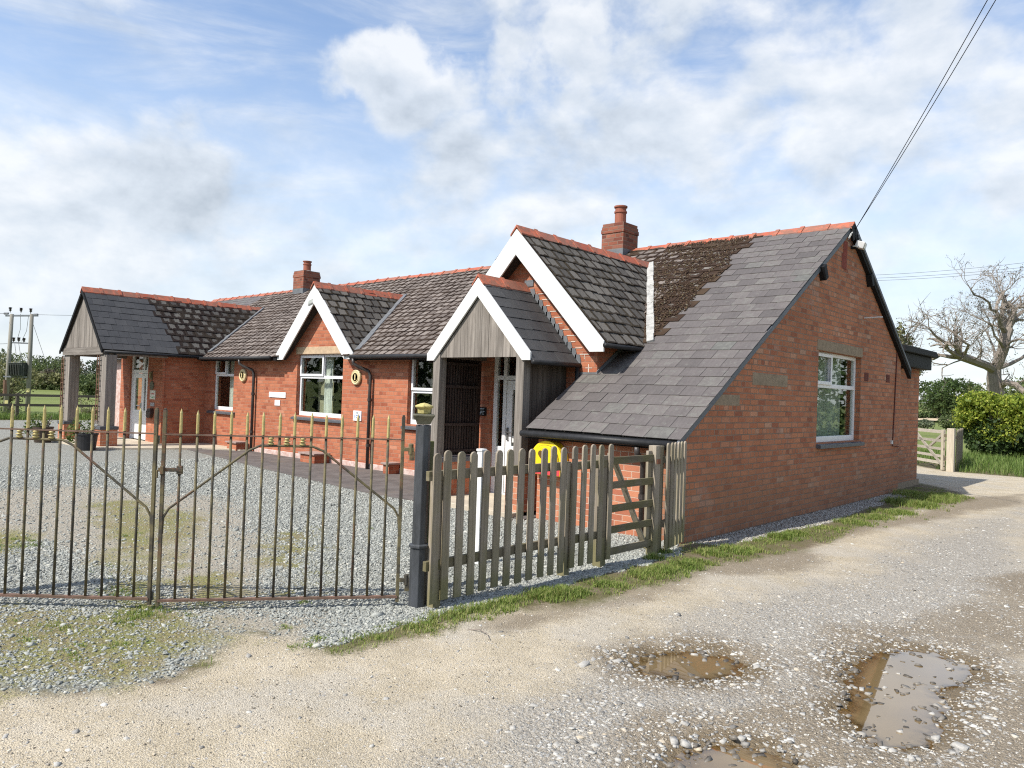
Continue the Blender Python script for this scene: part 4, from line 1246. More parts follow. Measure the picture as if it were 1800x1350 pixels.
    # downpipes with swan necks
    def pipe(pts, r=0.036):
        mb = MB(); mb.tube(pts, r, 10)
        p = mb.build("downpipe", M["pipe"], hall, smooth=True)
        for z in (0.5, 1.45):
            if z < pts[-2][2]:
                br = MB(); br.lathe((pts[-1][0], pts[-1][1], z), [(0.0, -0.03), (0.047, -0.03), (0.047, 0.03), (0.0, 0.03)], 10); br.build("pipe_collar", M["pipe"], p)
        return p
    for x in (-13.18, -8.40):
        pipe([(x - 0.25, YE - 0.1, 2.30), (x - 0.25, YE - 0.1, 2.20), (x - 0.17, YE - 0.02, 2.13), (x - 0.05, YM - 0.09, 2.05), (x, YM - 0.075, 1.95), (x, YM - 0.075, -0.02)])
    pipe([(-0.50, YC - 0.06, 1.10), (-0.50, YC - 0.05, 1.02), (-0.50, YC + 0.05, 0.95), (-0.50, YC + 0.09, 0.88), (-0.50, YC + 0.09, 0.0)])

    # ---------------- small gable roof
    def gable_roof(cx, zr, half, zt, yfront, yback, gauge, wid, mats, thick, key, split=None, nm="roof", sides=(1, -1), rk="ridge", ylow=None):
        m = (zr - zt) / half
        L = half * math.sqrt(1 + m * m)
        first = None
        for sgn in sides:
            S = Slates((cx + sgn * (half + 0.03), yfront, zt - 0.03 * m), (0, 1, 0), (-sgn, 0, m), yback - yfront, L + 0.02, gauge, wid, thick, 0.004, key + (sgn > 0))
            def cls(u, v, p):
                lim = YR - (ZR - p[2]) / MS + 0.12          # stop inside the main slope
                if ylow is None and p[1] > lim: return None
                if ylow is not None and p[1] > ylow: return None
                return split(p) if split else 0
            o = S.make(cls, {k: (0.008 if mats[k] in ("slate", "slate_dark") else thick) for k in range(len(mats))})
            for k_ in sorted(o):
                q = slate_obj(nm if first is None or k_ == 0 else "slate_patch", o[k_], M[mats[k_]], hall if (first is None or k_ == 0) else first)
                if k_ == 0: first = q
                if first is None: first = q
            mb = MB()
            yb_lo = (YR - (ZR - zt) / MS + 0.2) if ylow is None else ylow
            yb_hi = (YR - (ZR - zr) / MS + 0.2) if ylow is None else ylow
            P = [np.array(p) for p in ((cx + sgn * half, yfront + 0.02, zt), (cx + sgn * half, yb_lo, zt), (cx, yb_hi, zr), (cx, yfront + 0.02, zr))]
            P2_ = [p - np.array((0, 0, 0.05)) for p in P]; P1_ = [p - np.array((0, 0, 0.015)) for p in P]
            mb.add(P1_ + P2_, [(0, 1, 2, 3), (7, 6, 5, 4), (0, 4, 5, 1), (1, 5, 6, 2), (2, 6, 7, 3), (3, 7, 4, 0)])
            mb.build("roof_deck", M["under"], hall)
        yend = (YR - (ZR - zr) / MS) if ylow is None else ylow
        ridge_tiles("ridge_tiles", (cx, yfront - 0.03, zr + 0.03), (cx, yend, zr + 0.03), M["ridge"], hall, drop=m * 0.9, halfw=0.12, key=key)
        return first

    gable_roof(sx, sz, 1.53, 2.31, sy - 0.03, 3.4, 0.225, 0.24, ["mosstile"], 0.013, 10)["label"] = "mossy roof of the small gable"
    for sg in (1, -1):
        mb = MB(); barge(mb, sx, sz, sx + sg * 1.53, 2.42, 2.29, 0.44, sy - 0.03, sy); q = mb.build("bargeboard", M["white"], hall, bevel=0.004)
        sfm = MB(); m = (sz - 2.31) / 1.53
        sfm.prism([(sx, sz - 0.33), (sx + sg * 1.4, 2.40), (sx + sg * 1.4, 2.34), (sx, sz - 0.40)], "y", sy + 0.002, YM - 0.002); sfm.build("soffit", M["under"], hall)
    # ---------------- big gable roof
    gable_roof(bx, bz, 1.72, 2.45, -0.45, 3.6, 0.235, 0.24, ["mosstile"], 0.012, 20)["label"] = "mossy roof of the large gable"
    for sg in (1, -1):
        mb = MB(); barge(mb, bx, bz, bx + sg * 1.72, 2.46, 2.31, 0.40, -0.475, -0.445); mb.build("bargeboard", M["white"], hall, bevel=0.004)
        sfm = MB(); sfm.prism([(bx, bz - 0.30), (bx + sg * 1.62, 2.52), (bx + sg * 1.62, 2.46), (bx, bz - 0.37)], "y", -0.443, by - 0.002); sfm.build("soffit", M["under"], hall)
    gut("gutter", (bx + 1.76, -0.50, 2.40), (bx + 1.76, 0.62, 2.40), 0.036)
    # valleys: pale mortar fillets and lead
    def strip(nm, p, q, wd, th, mat):
        mb = MB(); p, q = np.array(p, float), np.array(q, float)
        d = q - p; L = np.linalg.norm(d); d /= L
        nrm = np.array([0, -MS, 1.0]); s_ = np.cross(d, nrm); s_ /= np.linalg.norm(s_); u_ = np.cross(s_, d)
        R = random.Random(5); n = 14
        for i in range(n):
            a, b_ = p + d * L * i / n, p + d * L * (i + 1) / n
            ww = wd * R.uniform(0.9, 1.12)
            mb.obox((a + b_) / 2 + u_ * R.uniform(-.004, .004), d * L / n / 2, s_ * ww / 2, u_ * th / 2)
        return mb.build(nm, mat, hall, bevel=0.006)
    strip("valley_fillet", (bx + 0.02, 3.37, bz + 0.04), (-1.66, 0.60, 2.52), 0.12, 0.06, M["fillet"])
    strip("valley_flashing", (sx + 0.0, 3.0, sz + 0.065), (-8.86, 0.55, 2.495), 0.15, 0.04, M["lead"])
    strip("valley_flashing", (-17.2, 3.0, 4.07), (-15.66, 0.60, 2.54), 0.14, 0.04, M["lead"])
    # lead along the foot of the big gable wall where it stands in the catslide
    fl = MB()
    fl.box(-2.42, by - 0.012, front(by) - 0.03, -2.02, by - 0.004, front(by) + 0.045); fl.prism([(by - 0.014, front(by - .014) + 0.026), (by - 0.014, front(by - .014) + 0.018), (by - 0.24, front(by - .24) + 0.016), (by - 0.24, front(by - .24) + 0.023)], "x", -2.30, -1.95)
    fl.prism([(by - 0.02, front(by - .02) + 0.075), (0.62, front(0.62) + 0.10), (0.62, front(0.62) - 0.0), (by - 0.02, front(by - .02) - 0.02)], "x", -2.036, -2.024)
    fl.build("flashing", M["lead"], hall)

    # ---------------- near porch
    px, pz, phalf, pzt = -3.47, 3.37, 1.07, 2.26
    gable_roof(px, pz, phalf, 2.17, -1.25, by - 0.0, 0.21, 0.30, ["slate_dark"], 0.007, 30, ylow=by - 0.002)["label"] = "new dark slate roof of the near porch"
    for sg in (1, -1):
        mb = MB(); barge(mb, px, pz, px + sg * phalf, 2.26, 2.15, 0.27, -1.275, -1.245); mb.build("bargeboard", M["white"], hall, bevel=0.004)
    gut("gutter", (px + phalf + 0.05, -1.27, 2.13), (px + phalf + 0.05, by - 0.01, 2.13), 0.036)
    gb = MB(); nb = 11; R = random.Random(3)
    for i in range(nb):
        a = -4.28 + i * 1.62 / nb; b_ = a + 1.62 / nb - 0.004
        zl = lambda x: pz - 0.27 - 1.04 * abs(x - px)
        y = -1.215 + R.uniform(-0.003, 0.003)
        pts = [(a, 2.20), (b_, 2.20), (b_, max(2.21, zl(b_)))] + ([(px, zl(px))] if a < px < b_ else []) + [(a, max(2.21, zl(a)))]
        gb.prism(pts, "y", y - 0.012, y + 0.012)
    gb.build("gable_boards", M["oak_z"], hall)
    for x in (-4.34, -2.605):
        p = MB(); p.box(x - 0.075, -1.25, 0.66, x + 0.075, -1.10, 2.26); p.build("porch_post", M["oak_z"], hall, bevel=0.008)
    for a in (-4.41, -2.675):
        pl = MB(); pl.box(a, -1.19, 2.20, a + 0.14, by, 2.32); pl.build("porch_beam", M["dark_z"], hall)
    # brick dwarf walls with blue brick coping
    dw = MB(); dw.box(-4.44, -1.30, -0.1, -4.20, by, 0.58); dw.build("dwarf_wall", M["brick"], hall)
    dw = MB(); dw.box(-2.70, -1.36, -0.1, -2.44, by, 0.58); dw.build("dwarf_wall", M["brick_bright"], hall)
    cp = MB(); cp.box(-4.46, -1.33, 0.581, -4.18, by, 0.66); cp.build("coping", M["brick_blue"], hall, bevel=0.01)
    cp = MB(); cp.box(-2.72, -1.39, 0.581, -2.42, by, 0.66); cp.build("coping", M["brick_blue"], hall, bevel=0.01)
    # left side: slatted screen of vertical laths with two rails; right side: boarded
    sl = MB(); R = random.Random(9)
    for i in range(13):
        y = -1.07 + i * 0.058
        sl.box(-4.345, y, 0.67, -4.325, y + 0.036, 2.2)
    sl.build("slatted_screen", M["black_wood"], hall)
    for z in (0.74, 1.16, 1.76, 2.12):
        rl = MB(); rl.box(-4.322, -1.08, z - 0.022, -4.296, -0.32, z + 0.022); rl.build("screen_rail", M["black_wood"], hall)
    bd = MB()
    for i in range(8):
        y = -1.09 + i * 0.111
        bd.box(-2.625, y, 0.67, -2.60 + R.uniform(0, 0.004), y + 0.106, 2.21)
    bd.build("side_boards", M["dark_z"], hall)
    pb = MB(); pb.tube([(-2.36, by - 0.05, 2.1), (-2.36, by - 0.05, 1.75)], 0.034, 10); pb.build("downpipe", M["gutter"], hall, smooth=True)
    # stepped lead flashing and fresh pointing on the gable wall above the porch roof
    stp = MB(); pt = MB()
    nst = 12
    for i in range(nst):
        t = i / nst
        xa = px + 0.10 + (phalf - 0.06) * t; za = pz - 1.122 * (xa - px)
        wdt = phalf / nst
        stp.prism([(xa, za - 0.02), (xa + wdt * 1.2, za - 0.02 - 1.122 * wdt * 1.2), (xa + wdt * 1.2, za - 0.0), (xa + wdt * 0.9, za + 0.075), (xa + 0.0, za + 0.075)], "y", by - 0.012, by - 0.002)
        if i > 0: pt.box(xa + wdt * 0.9, by - 0.006, za + 0.072, xa + wdt * 0.9 + 0.08 + 0.05 * (i % 3), by + 0.001, za + 0.083)
    stp.box(px - 0.02, by - 0.014, pz + 0.0, px + 0.16, by - 0.002, pz + 0.10)
    for (a, b_, c_, d_) in ((-2.47, 2.30, -2.462, 2.39), (-2.55, 2.38, -2.542, 2.47), (-2.28, 2.22, -2.272, 2.30), (-2.42, 1.905, -2.05, 1.915), (-2.20, 1.91, -2.192, 2.0), (-2.41, 1.905, -2.402, 2.0), (-2.06, 1.91, -2.045, 2.0), (-2.24, 2.02, -2.12, 2.03), (-2.2, 2.03, -2.188, 2.15), (-2.25, 2.09, -2.13, 2.098)):
        pt.box(a, by - 0.005, b_, c_, by + 0.001, d_)
    stp.build("stepped_flashing", M["lead"], hall)
    pt.build("fresh_pointing", m_simple("pale_mortar", (0.62, 0.55, 0.47), 0.9, 0.15), hall)
    # front door with side light and top lights
    D = MB(); y0, y1 = by + 0.05, by + 0.11
    X = [-4.14, -4.06, -3.93, -3.86, -3.13, -3.05]
    for a, b_ in ((X[0], X[1]), (X[2], X[3]), (X[4], X[5])): D.box(a, y0, 0.03, b_, y1, 2.36)
    D.box(X[0], y0 + 0.003, 1.90, X[5], y1 - 0.003, 1.97); D.box(X[0], y0 + 0.003, 2.29, X[5], y1 - 0.003, 2.36); D.box(X[0], y0 + 0.003, 0.03, X[5], y1 - 0.003, 0.08)
    D.box(X[1], y0 + 0.012, 0.08, X[2], y1 - 0.012, 0.82)
    door = D.build("door_frame", M["upvc"], hall, bevel=0.004)
    g = MB(); g.box(X[1], y0 + 0.03, 0.82, X[2], y0 + 0.036, 1.90); g.box(X[1], y0 + 0.03, 1.97, X[2], y0 + 0.036, 2.29); g.box(X[3], y0 + 0.03, 1.97, X[4], y0 + 0.036, 2.29); g.build("pane", M["glass"], door)
    L = MB(); L.box(-3.85, y0 + 0.008, 0.09, -3.73, y0 + 0.056, 1.89); L.box(-3.26, y0 + 0.008, 0.09, -3.14, y0 + 0.056, 1.89)
    L.box(-3.73, y0 + 0.008, 0.09, -3.26, y0 + 0.056, 0.84); L.box(-3.73, y0 + 0.008, 1.74, -3.26, y0 + 0.056, 1.89)
    leaf = L.build("door", M["upvc"], hall, bevel=0.004)
    g = MB(); g.box(-3.73, y0 + 0.03, 0.84, -3.26, y0 + 0.036, 1.74); g.build("pane", M["glass"], leaf)
    g = MB(); g.box(-3.72, y0 + 0.02, 0.90, -3.60, y0 + 0.024, 1.0); g.build("letter_notice", M["white"], leaf)
    hd = MB(); hd.box(-3.82, y0 - 0.012, 0.93, -3.775, y0 + 0.007, 1.13); hd.tube([(-3.797, y0 - 0.01, 1.06), (-3.797, y0 - 0.045, 1.06), (-3.70, y0 - 0.05, 1.055)], 0.009, 8); hd.build("handle", M["metal"], leaf)
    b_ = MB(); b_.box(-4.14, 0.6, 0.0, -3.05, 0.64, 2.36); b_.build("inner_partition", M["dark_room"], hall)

    # ---------------- far wing and its open porch
    wx, wz = -17.2, 4.03
    gable_roof(wx, wz, 1.53, 2.45, -2.13, 3.4, 0.235, 0.27, ["wingtile", "slate_dark"], 0.013, 40, split=lambda p: 1 if p[1] < -0.62 + 0.35 * (4.0 - p[2]) * 0.6 + (0.14 if int(p[2] * 8) % 2 else 0) else 0)["label"] = "wing roof, new smooth slates in front and dark mossy tiles behind"
    for sg in (1, -1):
        mb = MB(); barge(mb, wx, wz - 0.01, wx + sg * 1.56, 2.42, 2.34, 0.11, -2.155, -2.125); mb.build("bargeboard", M["black"], hall)
    gut("gutter", (wx + 1.6, -2.1, 2.37), (wx + 1.6, 0.45, 2.37), 0.038)
    gb = MB(); nb = 15
    for i in range(nb):
        a = wx - 1.42 + i * 2.84 / nb; bb = a + 2.84 / nb - 0.006
        zl = lambda x: wz - 0.16 - 1.03 * abs(x - wx)
        pts = [(a, 2.50), (bb, 2.50), (bb, max(2.51, zl(bb)))] + ([(wx, zl(wx))] if a < wx < bb else []) + [(a, max(2.51, zl(a)))]
        y = -2.07 + R.uniform(-0.004, 0.004); gb.prism(pts, "y", y - 0.012, y + 0.012)
    gb.build("gable_boards", M["oak_z"], hall)
    tb = MB(); tb.box(wx - 1.46, -2.10, 2.30, wx + 1.46, -1.95, 2.495); tb.build("tie_beam", M["oak_x"], hall, bevel=0.01)
    for x in (-18.40, -15.78):
        p = MB(); p.box(x - 0.20, -2.06, 0.52, x + 0.20, -1.80, 2.30); p.build("porch_post", M["oak_z"], hall, bevel=0.012)
        p = MB(); p.box(x - 0.26, -2.16, 0.44, x + 0.26, -1.72, 0.52); p.build("post_pad", M["sill"], hall, bevel=0.008)
        p = MB(); p.box(x - 0.24, -2.14, -0.1, x + 0.24, -1.74, 0.439); p.build("pier", M["brick_bright"], hall)
        # climbing trellis on the outer face
        t = MB()
        for xx in (x - 0.26, x - 0.12): t.tube([(xx, -2.10, 0.56), (xx, -2.10, 2.28)], 0.013, 6)
        for q in range(13): t.tube([(x - 0.29, -2.10, 0.66 + q * 0.128), (x - 0.09, -2.10, 0.66 + q * 0.128)], 0.009, 6)
        t.build("trellis", m_simple("rusty_trellis", (0.16, 0.085, 0.055), 0.85, 0.3), hall)
    for a in (-15.86, -18.6):
        pb = MB(); pb.box(a, -1.80, 2.30, a + 0.17, wy, 2.44); pb.build("porch_beam", M["oak_x"], hall)
    dr = MB(); y0 = wy + 0.05; y1 = y0 + 0.06
    for a, b2 in ((-18.16, -18.06), (-17.08, -16.93)): dr.box(a, y0, 0.03, b2, y1, 2.44)
    dr.box(-18.16, y0 + .003, 1.90, -16.93, y1 - .003, 1.99); dr.box(-18.16, y0 + .003, 2.38, -16.93, y1 - .003, 2.44); dr.box(-17.36, y0 + .006, 1.99, -17.28, y1 - .006, 2.38)
    f = dr.build("door_frame", M["upvc"], hall, bevel=0.004)
    g = MB(); g.box(-18.06, y0 + .03, 1.99, -17.08, y0 + .036, 2.38); g.build("pane", M["glass"], f)
    lf = MB(); lf.box(-18.05, y0 + .008, 0.05, -17.90, y0 + .05, 1.89); lf.box(-17.46, y0 + .008, 0.05, -17.30, y0 + .05, 1.89); lf.box(-17.18, y0 + .008, 0.05, -17.09, y0 + .05, 1.89)
    lf.box(-17.90, y0 + .008, 0.05, -17.46, y0 + .05, 0.86); lf.box(-17.90, y0 + .008, 1.76, -17.46, y0 + .05, 1.89); lf.box(-17.30, y0 + .009, 0.05, -17.18, y0 + .049, 0.86); lf.box(-17.30, y0 + .009, 1.76, -17.18, y0 + .049, 1.89)
    lf = lf.build("door", M["upvc"], hall, bevel=0.004)
    g = MB(); g.box(-17.90, y0 + .03, 0.86, -17.46, y0 + .036, 1.76); g.box(-17.30, y0 + .03, 0.86, -17.18, y0 + .036, 1.76); g.build("pane", M["glass"], lf)
    hd = MB(); hd.box(-17.50, y0 - .01, 0.90, -17.44, y0 + .007, 1.06); hd.tube([(-17.47, y0 - .01, .98), (-17.47, y0 - .05, .98), (-17.62, y0 - .05, .98)], 0.011, 8); hd.build("handle", M["metal"], lf)
    ps = MB(); ps.box(-15.925, wy - 0.05, 0.0, -15.86, wy + 0.0, 2.4); ps.build("downpipe", M["brick"], hall)
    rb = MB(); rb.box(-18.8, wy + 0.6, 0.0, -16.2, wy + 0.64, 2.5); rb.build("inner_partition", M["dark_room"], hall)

    # ---------------- windows
    wd = YM + 0.09
    window(hall, M, "y", wd, -15.52, -14.33, 0.97, 2.41, 1, -14.92, 1.915)
    window(hall, M, "y", wd, -11.32, -9.49, 1.0, 2.43, 1, -10.36, 1.905)
    window(hall, M, "y", wd, -7.27, -5.62, 1.0, 2.41, 1, -6.45, 1.66)
    window(hall, M, "x", -0.09, wy0, wy1, wz0, wz1, 1, 3.63, 1.985)
    for (a, b2, z) in ((-15.66, -14.2, 0.97), (-11.42, -9.38, 1.0), (-7.37, -5.5, 1.0)):
        s_ = MB(); s_.prism([(YM - 0.07, z - 0.10), (YM + 0.10, z - 0.06), (YM + 0.10, z - 0.002), (YM - 0.07, z - 0.045)], "x", a, b2); s_.build("sill", M["sill"], hall, bevel=0.006)
    s_ = MB(); s_.add([(0.075, wy0 - 0.0, 0.985), (0.075, wy1 + 0.07, 0.985), (-0.1, wy1 + 0.07, 1.0), (-0.1, wy0, 1.0), (0.075, wy0, 1.045), (0.075, wy1 + 0.07, 1.045), (-0.1, wy1 + 0.07, 1.068), (-0.1, wy0, 1.068)],
                      [(0, 3, 2, 1), (4, 5, 6, 7), (0, 1, 5, 4), (1, 2, 6, 5), (2, 3, 7, 6), (3, 0, 4, 7)])
    s_.build("sill", M["sill"], hall, bevel=0.006)
    l = MB(); l.box(-11.38, YM - 0.008, 2.432, -9.40, YM + 0.06, 2.60); l.build("lintel", M["stone_pale"], hall, bevel=0.006)
    l = MB(); l.box(-0.06, wy0 - 0.07, wz1 + 0.002, 0.008, wy1 + 0.04, 2.70); l.build("lintel", M["stone"], hall, bevel=0.006)
    # old stone blocks built into the gable
    l = MB(); l.box(-0.06, 0.50, 1.91, 0.005, 1.66, 2.08); l.build("stone_block", M["stone"], hall, bevel=0.006)
    l = MB(); l.prism([(-0.60, 1.622), (0.14, 1.622), (0.14, 1.765), (-0.375, 1.765)], "x", -0.06, 0.003); l.build("stone_block", M["stone"], hall, bevel=0.006)
    # blinds / cream reveals inside
    for (a, b2, z0, z1) in ((-11.24, -10.62, 1.05, 2.4), (-15.45, -15.05, 1.0, 2.38), (-7.20, -6.75, 1.05, 2.38)):
        q = MB(); q.box(a, YM + 0.55, z0, b2, YM + 0.57, z1); q.build("inner_reveal", M["room"], hall)
    # air bricks, cable and small fittings on the gable
    for (y, z) in ((5.14, 2.20), (6.40, 2.22)):
        a_ = MB(); a_.box(0.0, y - 0.10, z - 0.075, 0.005, y + 0.12, z + 0.075)
        for q in range(4): a_.box(0.005, y - 0.08, z - 0.06 + q * 0.035, 0.009, y + 0.10, z - 0.045 + q * 0.035)
        a_.build("air_brick", m_simple("dark_air_brick", (0.13, 0.04, 0.028), 0.9, 0.3), hall)
    cb = MB(); cb.tube([(0.012, 6.93, 2.75), (0.012, 6.80, 0.92), (0.012, 7.2, 0.90)], 0.011, 6); cb.build("cable", m_simple("red_brown_cable", (0.11, 0.03, 0.02), 0.7, 0.2), hall)
    cb = MB(); cb.box(0.0, 6.70, 0.96, 0.03, 6.76, 1.03); cb.build("junction_box", M["white"], hall)
    bk = MB(); bk.box(-4.372, -1.08, 0.67, -4.352, -0.24, 2.2); bk.build("screen_backing", M["black_wood"], hall)
    bk = MB()
    for q in range(7): bk.box(-4.350, -1.075 + q * 0.109, 0.67, -4.3455, -1.075 + q * 0.109 + 0.105, 1.16)
    bk.build("screen_lower_boards", M["dark_z"], hall)
    rd = MB(); rd.tube([(0.0, 4.95, 3.24), (0.30, 4.95, 3.245)], 0.013, 6); rd.build("overflow_pipe", M["white"], hall)
    # ---------------- chimneys
    for (cx, y0c, y1c, wx0, ztop, zpot) in ((-4.66, 3.80, 4.34, 0.27, 5.30, 5.70), (-16.62, 3.85, 4.45, 0.29, 5.32, 5.66)):
        ch = MB(); ch.box(cx - wx0, y0c, ZR - 0.5, cx + wx0, y1c, ztop - 0.206)
        ch.box(cx - wx0 - 0.014, y0c - 0.014, ztop - 0.205, cx + wx0 + 0.014, y1c + 0.014, ztop - 0.125)
        ch.box(cx - wx0 - 0.002, y0c - 0.002, ztop - 0.124, cx + wx0 + 0.002, y1c + 0.002, ztop - 0.063)
        ch.box(cx - wx0 + 0.01, y0c + 0.01, ztop - 0.062, cx + wx0 - 0.01, y1c - 0.01, ztop)
        c_ = ch.build("chimney", M["brick_sooty"], hall)
        ym = (y0c + y1c) / 2
        hgt = zpot - ztop
        p = MB(); p.lathe((cx, ym, ztop), [(0.12, 0), (0.118, hgt * 0.62), (0.135, hgt * 0.64), (0.135, hgt * 0.72), (0.116, hgt * 0.74), (0.116, hgt * 0.9), (0.14, hgt * 0.92), (0.14, hgt), (0.10, hgt), (0.09, hgt * .5)], 18); p.build("chimney_pot", M["pot"], c_, smooth=False)
        fl = MB(); fl.lathe((cx, ym, ztop), [(0.2, -0.01), (0.13, 0.035), (0.11, 0.035)], 10); fl.build("flaunching", M["fillet"], c_)
        fl = MB(); fl.box(cx - wx0 - 0.006, y0c - 0.012, front(y0c) - 0.06, cx + wx0 + 0.006, y1c + .01, ZR + 0.0); fl.build("flashing", M["lead"], c_)
    # floodlight brackets belong to the fittings; the lamps themselves are separate things
    return M, hall
# ================================================================== things fixed to or standing at the hall
def heart(cx, cz, w):
    pts = []
    for i in range(28):
        t = 2 * math.pi * i / 28
        pts.append((cx + w / 34 * 16 * math.sin(t) ** 3, cz + w / 34 * (13 * math.cos(t) - 5 * math.cos(2 * t) - 2 * math.cos(3 * t) - math.cos(4 * t))))
    return pts


def build_fittings(M):
    cream = m_simple("cream_ceramic", (0.62, 0.52, 0.30), 0.6, 0.12, 20.0, 0.3)
    cream2 = m_simple("ochre_relief", (0.60, 0.49, 0.25), 0.6, 0.15, 20.0, 0.3)
    paper = m_simple("white_sign_board", (0.80, 0.80, 0.80), 0.5, 0.03, 4.0, 0.02)
    blue = m_simple("sign_blue", (0.07, 0.16, 0.36), 0.5, 0.05)
    palegrey = m_simple("faded_print", (0.52, 0.58, 0.62), 0.6, 0.1)
    greyp = m_simple("sign_grey", (0.30, 0.34, 0.36), 0.6, 0.1)
    green = m_simple("sign_green", (0.05, 0.33, 0.12), 0.6, 0.1)
    red = m_simple("sign_red", (0.55, 0.05, 0.05), 0.6, 0.1)
    black = M["black"]
    Y = YM
    # round plaques with a raised 0 / 1-like relief
    for (x, lab) in ((-13.80, "round cream wall plaque between the far window and its downpipe"), (-8.95, "round cream wall plaque between the middle window and the near downpipe")):
        t = thing("wall_plaque", lab, "plaque", (x, Y, 1.915), "round wall plaques")
        d = MB(); d.lathe((x, Y, 1.915), [(0.15, 0.0), (0.165, 0.012), (0.165, 0.05), (0.145, 0.065), (0.13, 0.058), (0.0, 0.06)], 28, (0, -1, 0)); d.build("disc", cream, t)
        r = MB(); r.lathe((x, Y - 0.06, 1.915), [(0.105, 0), (0.105, 0.008), (0.09, 0.008), (0.09, 0.0)], 24, (0, -1, 0)); r.box(x - 0.018, Y - 0.072, 1.855, x + 0.018, Y - 0.058, 1.975); r.build("relief", cream2, t)
    # long white sign with faded lettering, and the small one below it
    t = thing("wall_sign", "long white wall sign with faded print left of the middle window", "sign", (-12.13, Y, 1.455))
    b = MB(); b.box(-12.51, Y - 0.022, 1.39, -11.755, Y - 0.002, 1.52); b.build("board", paper, t, bevel=0.004)
    l = MB(); R = random.Random(2)
    for x in (-12.42, -12.36, -12.28, -12.22, -12.16, -12.10, -12.06, -11.99, -11.95, -11.91):
        l.box(x, Y - 0.0245, 1.435, x + R.uniform(0.02, 0.04), Y - 0.0215, 1.455 + R.uniform(0.0, 0.03))
    l.build("print", palegrey, t)
    t = thing("wall_sign", "small square white sign below the long white sign", "sign", (-12.12, Y, 1.26))
    b = MB(); b.box(-12.235, Y - 0.02, 1.195, -12.0, Y - 0.002, 1.33); b.build("board", paper, t, bevel=0.004)
    l = MB(); l.box(-12.14, Y - 0.0225, 1.235, -12.09, Y - 0.0195, 1.29); l.build("print", m_simple("very_pale_print", (0.66, 0.72, 0.76), 0.6, 0.05), t)
    # white and blue notice with a grey badge
    t = thing("notice_sign", "white notice with grey badge and blue panel under the right hand plaque", "sign", (-8.89, Y, 1.09))
    b = MB(); b.box(-9.03, Y - 0.02, 0.985, -8.745, Y - 0.002, 1.20); b.build("board", paper, t, bevel=0.005)
    l = MB(); l.prism([(-8.915, 1.185), (-8.865, 1.185), (-8.86, 1.155), (-8.875, 1.13), (-8.89, 1.118), (-8.905, 1.13), (-8.92, 1.155)], "y", Y - 0.023, Y - 0.0195); l.build("badge", greyp, t)
    l = MB(); l.box(-8.935, Y - 0.023, 1.055, -8.775, Y - 0.0195, 1.105); l.box(-8.99, Y - 0.023, 1.04, -8.975, Y - 0.0195, 1.105); l.box(-8.87, Y - 0.023, 1.015, -8.79, Y - 0.0195, 1.045); l.build("panel", blue, t)
    l = MB(); l.box(-8.915, Y - 0.025, 1.072, -8.825, Y - 0.0232, 1.088); l.box(-8.85, Y - 0.025, 1.022, -8.81, Y - 0.0232, 1.036); l.build("print", paper, t)
    # black plaque with lines of pale lettering beside the near door
    yb = -0.2
    t = thing("door_plaque", "small black plaque with pale lettering beside the near front door", "plaque", (-4.34, yb, 1.37))
    b = MB(); b.box(-4.44, yb - 0.02, 1.30, -4.235, yb - 0.002, 1.44); b.build("board", black, t, bevel=0.003)
    l = MB()
    for k in range(5): l.box(-4.42, yb - 0.0225, 1.325 + k * 0.022, -4.27 - 0.02 * (k % 2), yb - 0.0195, 1.332 + k * 0.022)
    l.build("print", palegrey, t)
    # notices and fittings right of the far door
    wy = -0.5
    t = thing("notice_sign", "white poster with red and green print beside the far door", "sign", (-16.55, wy, 1.31))
    b = MB(); b.box(-16.72, wy - 0.015, 1.19, -16.38, wy - 0.002, 1.43); b.build("board", m_simple("poster_paper", (0.62, 0.6, 0.5), 0.6, 0.1), t)
    l = MB(); l.box(-16.66, wy - 0.018, 1.345, -16.45, wy - 0.0145, 1.36); l.box(-16.60, wy - 0.018, 1.325, -16.42, wy - 0.0145, 1.333); l.build("print", red, t)
    l = MB(); l.prism([(-16.70, 1.265), (-16.62, 1.25), (-16.46, 1.262), (-16.40, 1.275), (-16.50, 1.235), (-16.62, 1.215), (-16.56, 1.24)], "y", wy - 0.018, wy - 0.0145); l.build("swoosh", green, t)
    t = thing("notice_sign", "small grey notice under the poster beside the far door", "sign", (-16.53, wy, 1.05))
    b = MB(); b.box(-16.66, wy - 0.015, 1.0, -16.42, wy - 0.002, 1.10); b.build("board", m_simple("grey_notice", (0.38, 0.36, 0.35), 0.6, 0.1), t)
    l = MB(); l.box(-16.62, wy - 0.018, 1.05, -16.47, wy - 0.0145, 1.062); l.box(-16.62, wy - 0.018, 1.025, -16.5, wy - 0.0145, 1.035); l.build("print", greyp, t)
    t = thing("wall_tile", "round dull green plaque above the poster beside the far door", "plaque", (-16.62, wy, 1.56))
    b = MB(); b.lathe((-16.62, wy - 0.002, 1.56), [(0.12, 0), (0.12, 0.02), (0.0, 0.02)], 20, (0, -1, 0)); b.build("disc", m_simple("dull_green_tile", (0.12, 0.12, 0.075), 0.7, 0.3, 25), t)
    t = thing("wall_lamp", "narrow greenish wall lamp above the round plaque at the far door", "lamp", (-16.65, wy, 1.84))
    b = MB(); b.box(-16.70, wy - 0.03, 1.72, -16.60, wy - 0.002, 1.94); b.build("back_plate", m_simple("lamp_plate", (0.13, 0.10, 0.05), 0.6, 0.3), t, bevel=0.006)
    b = MB(); b.tube([(-16.65, wy - 0.05, 1.76), (-16.65, wy - 0.05, 1.92)], 0.035, 10); b.build("lamp_glass", m_simple("lamp_glass", (0.22, 0.19, 0.09), 0.2, 0.2), t)
    t = thing("post_box", "dark brown post box on the wall below the notices at the far door", "post box", (-16.58, wy, 0.83))
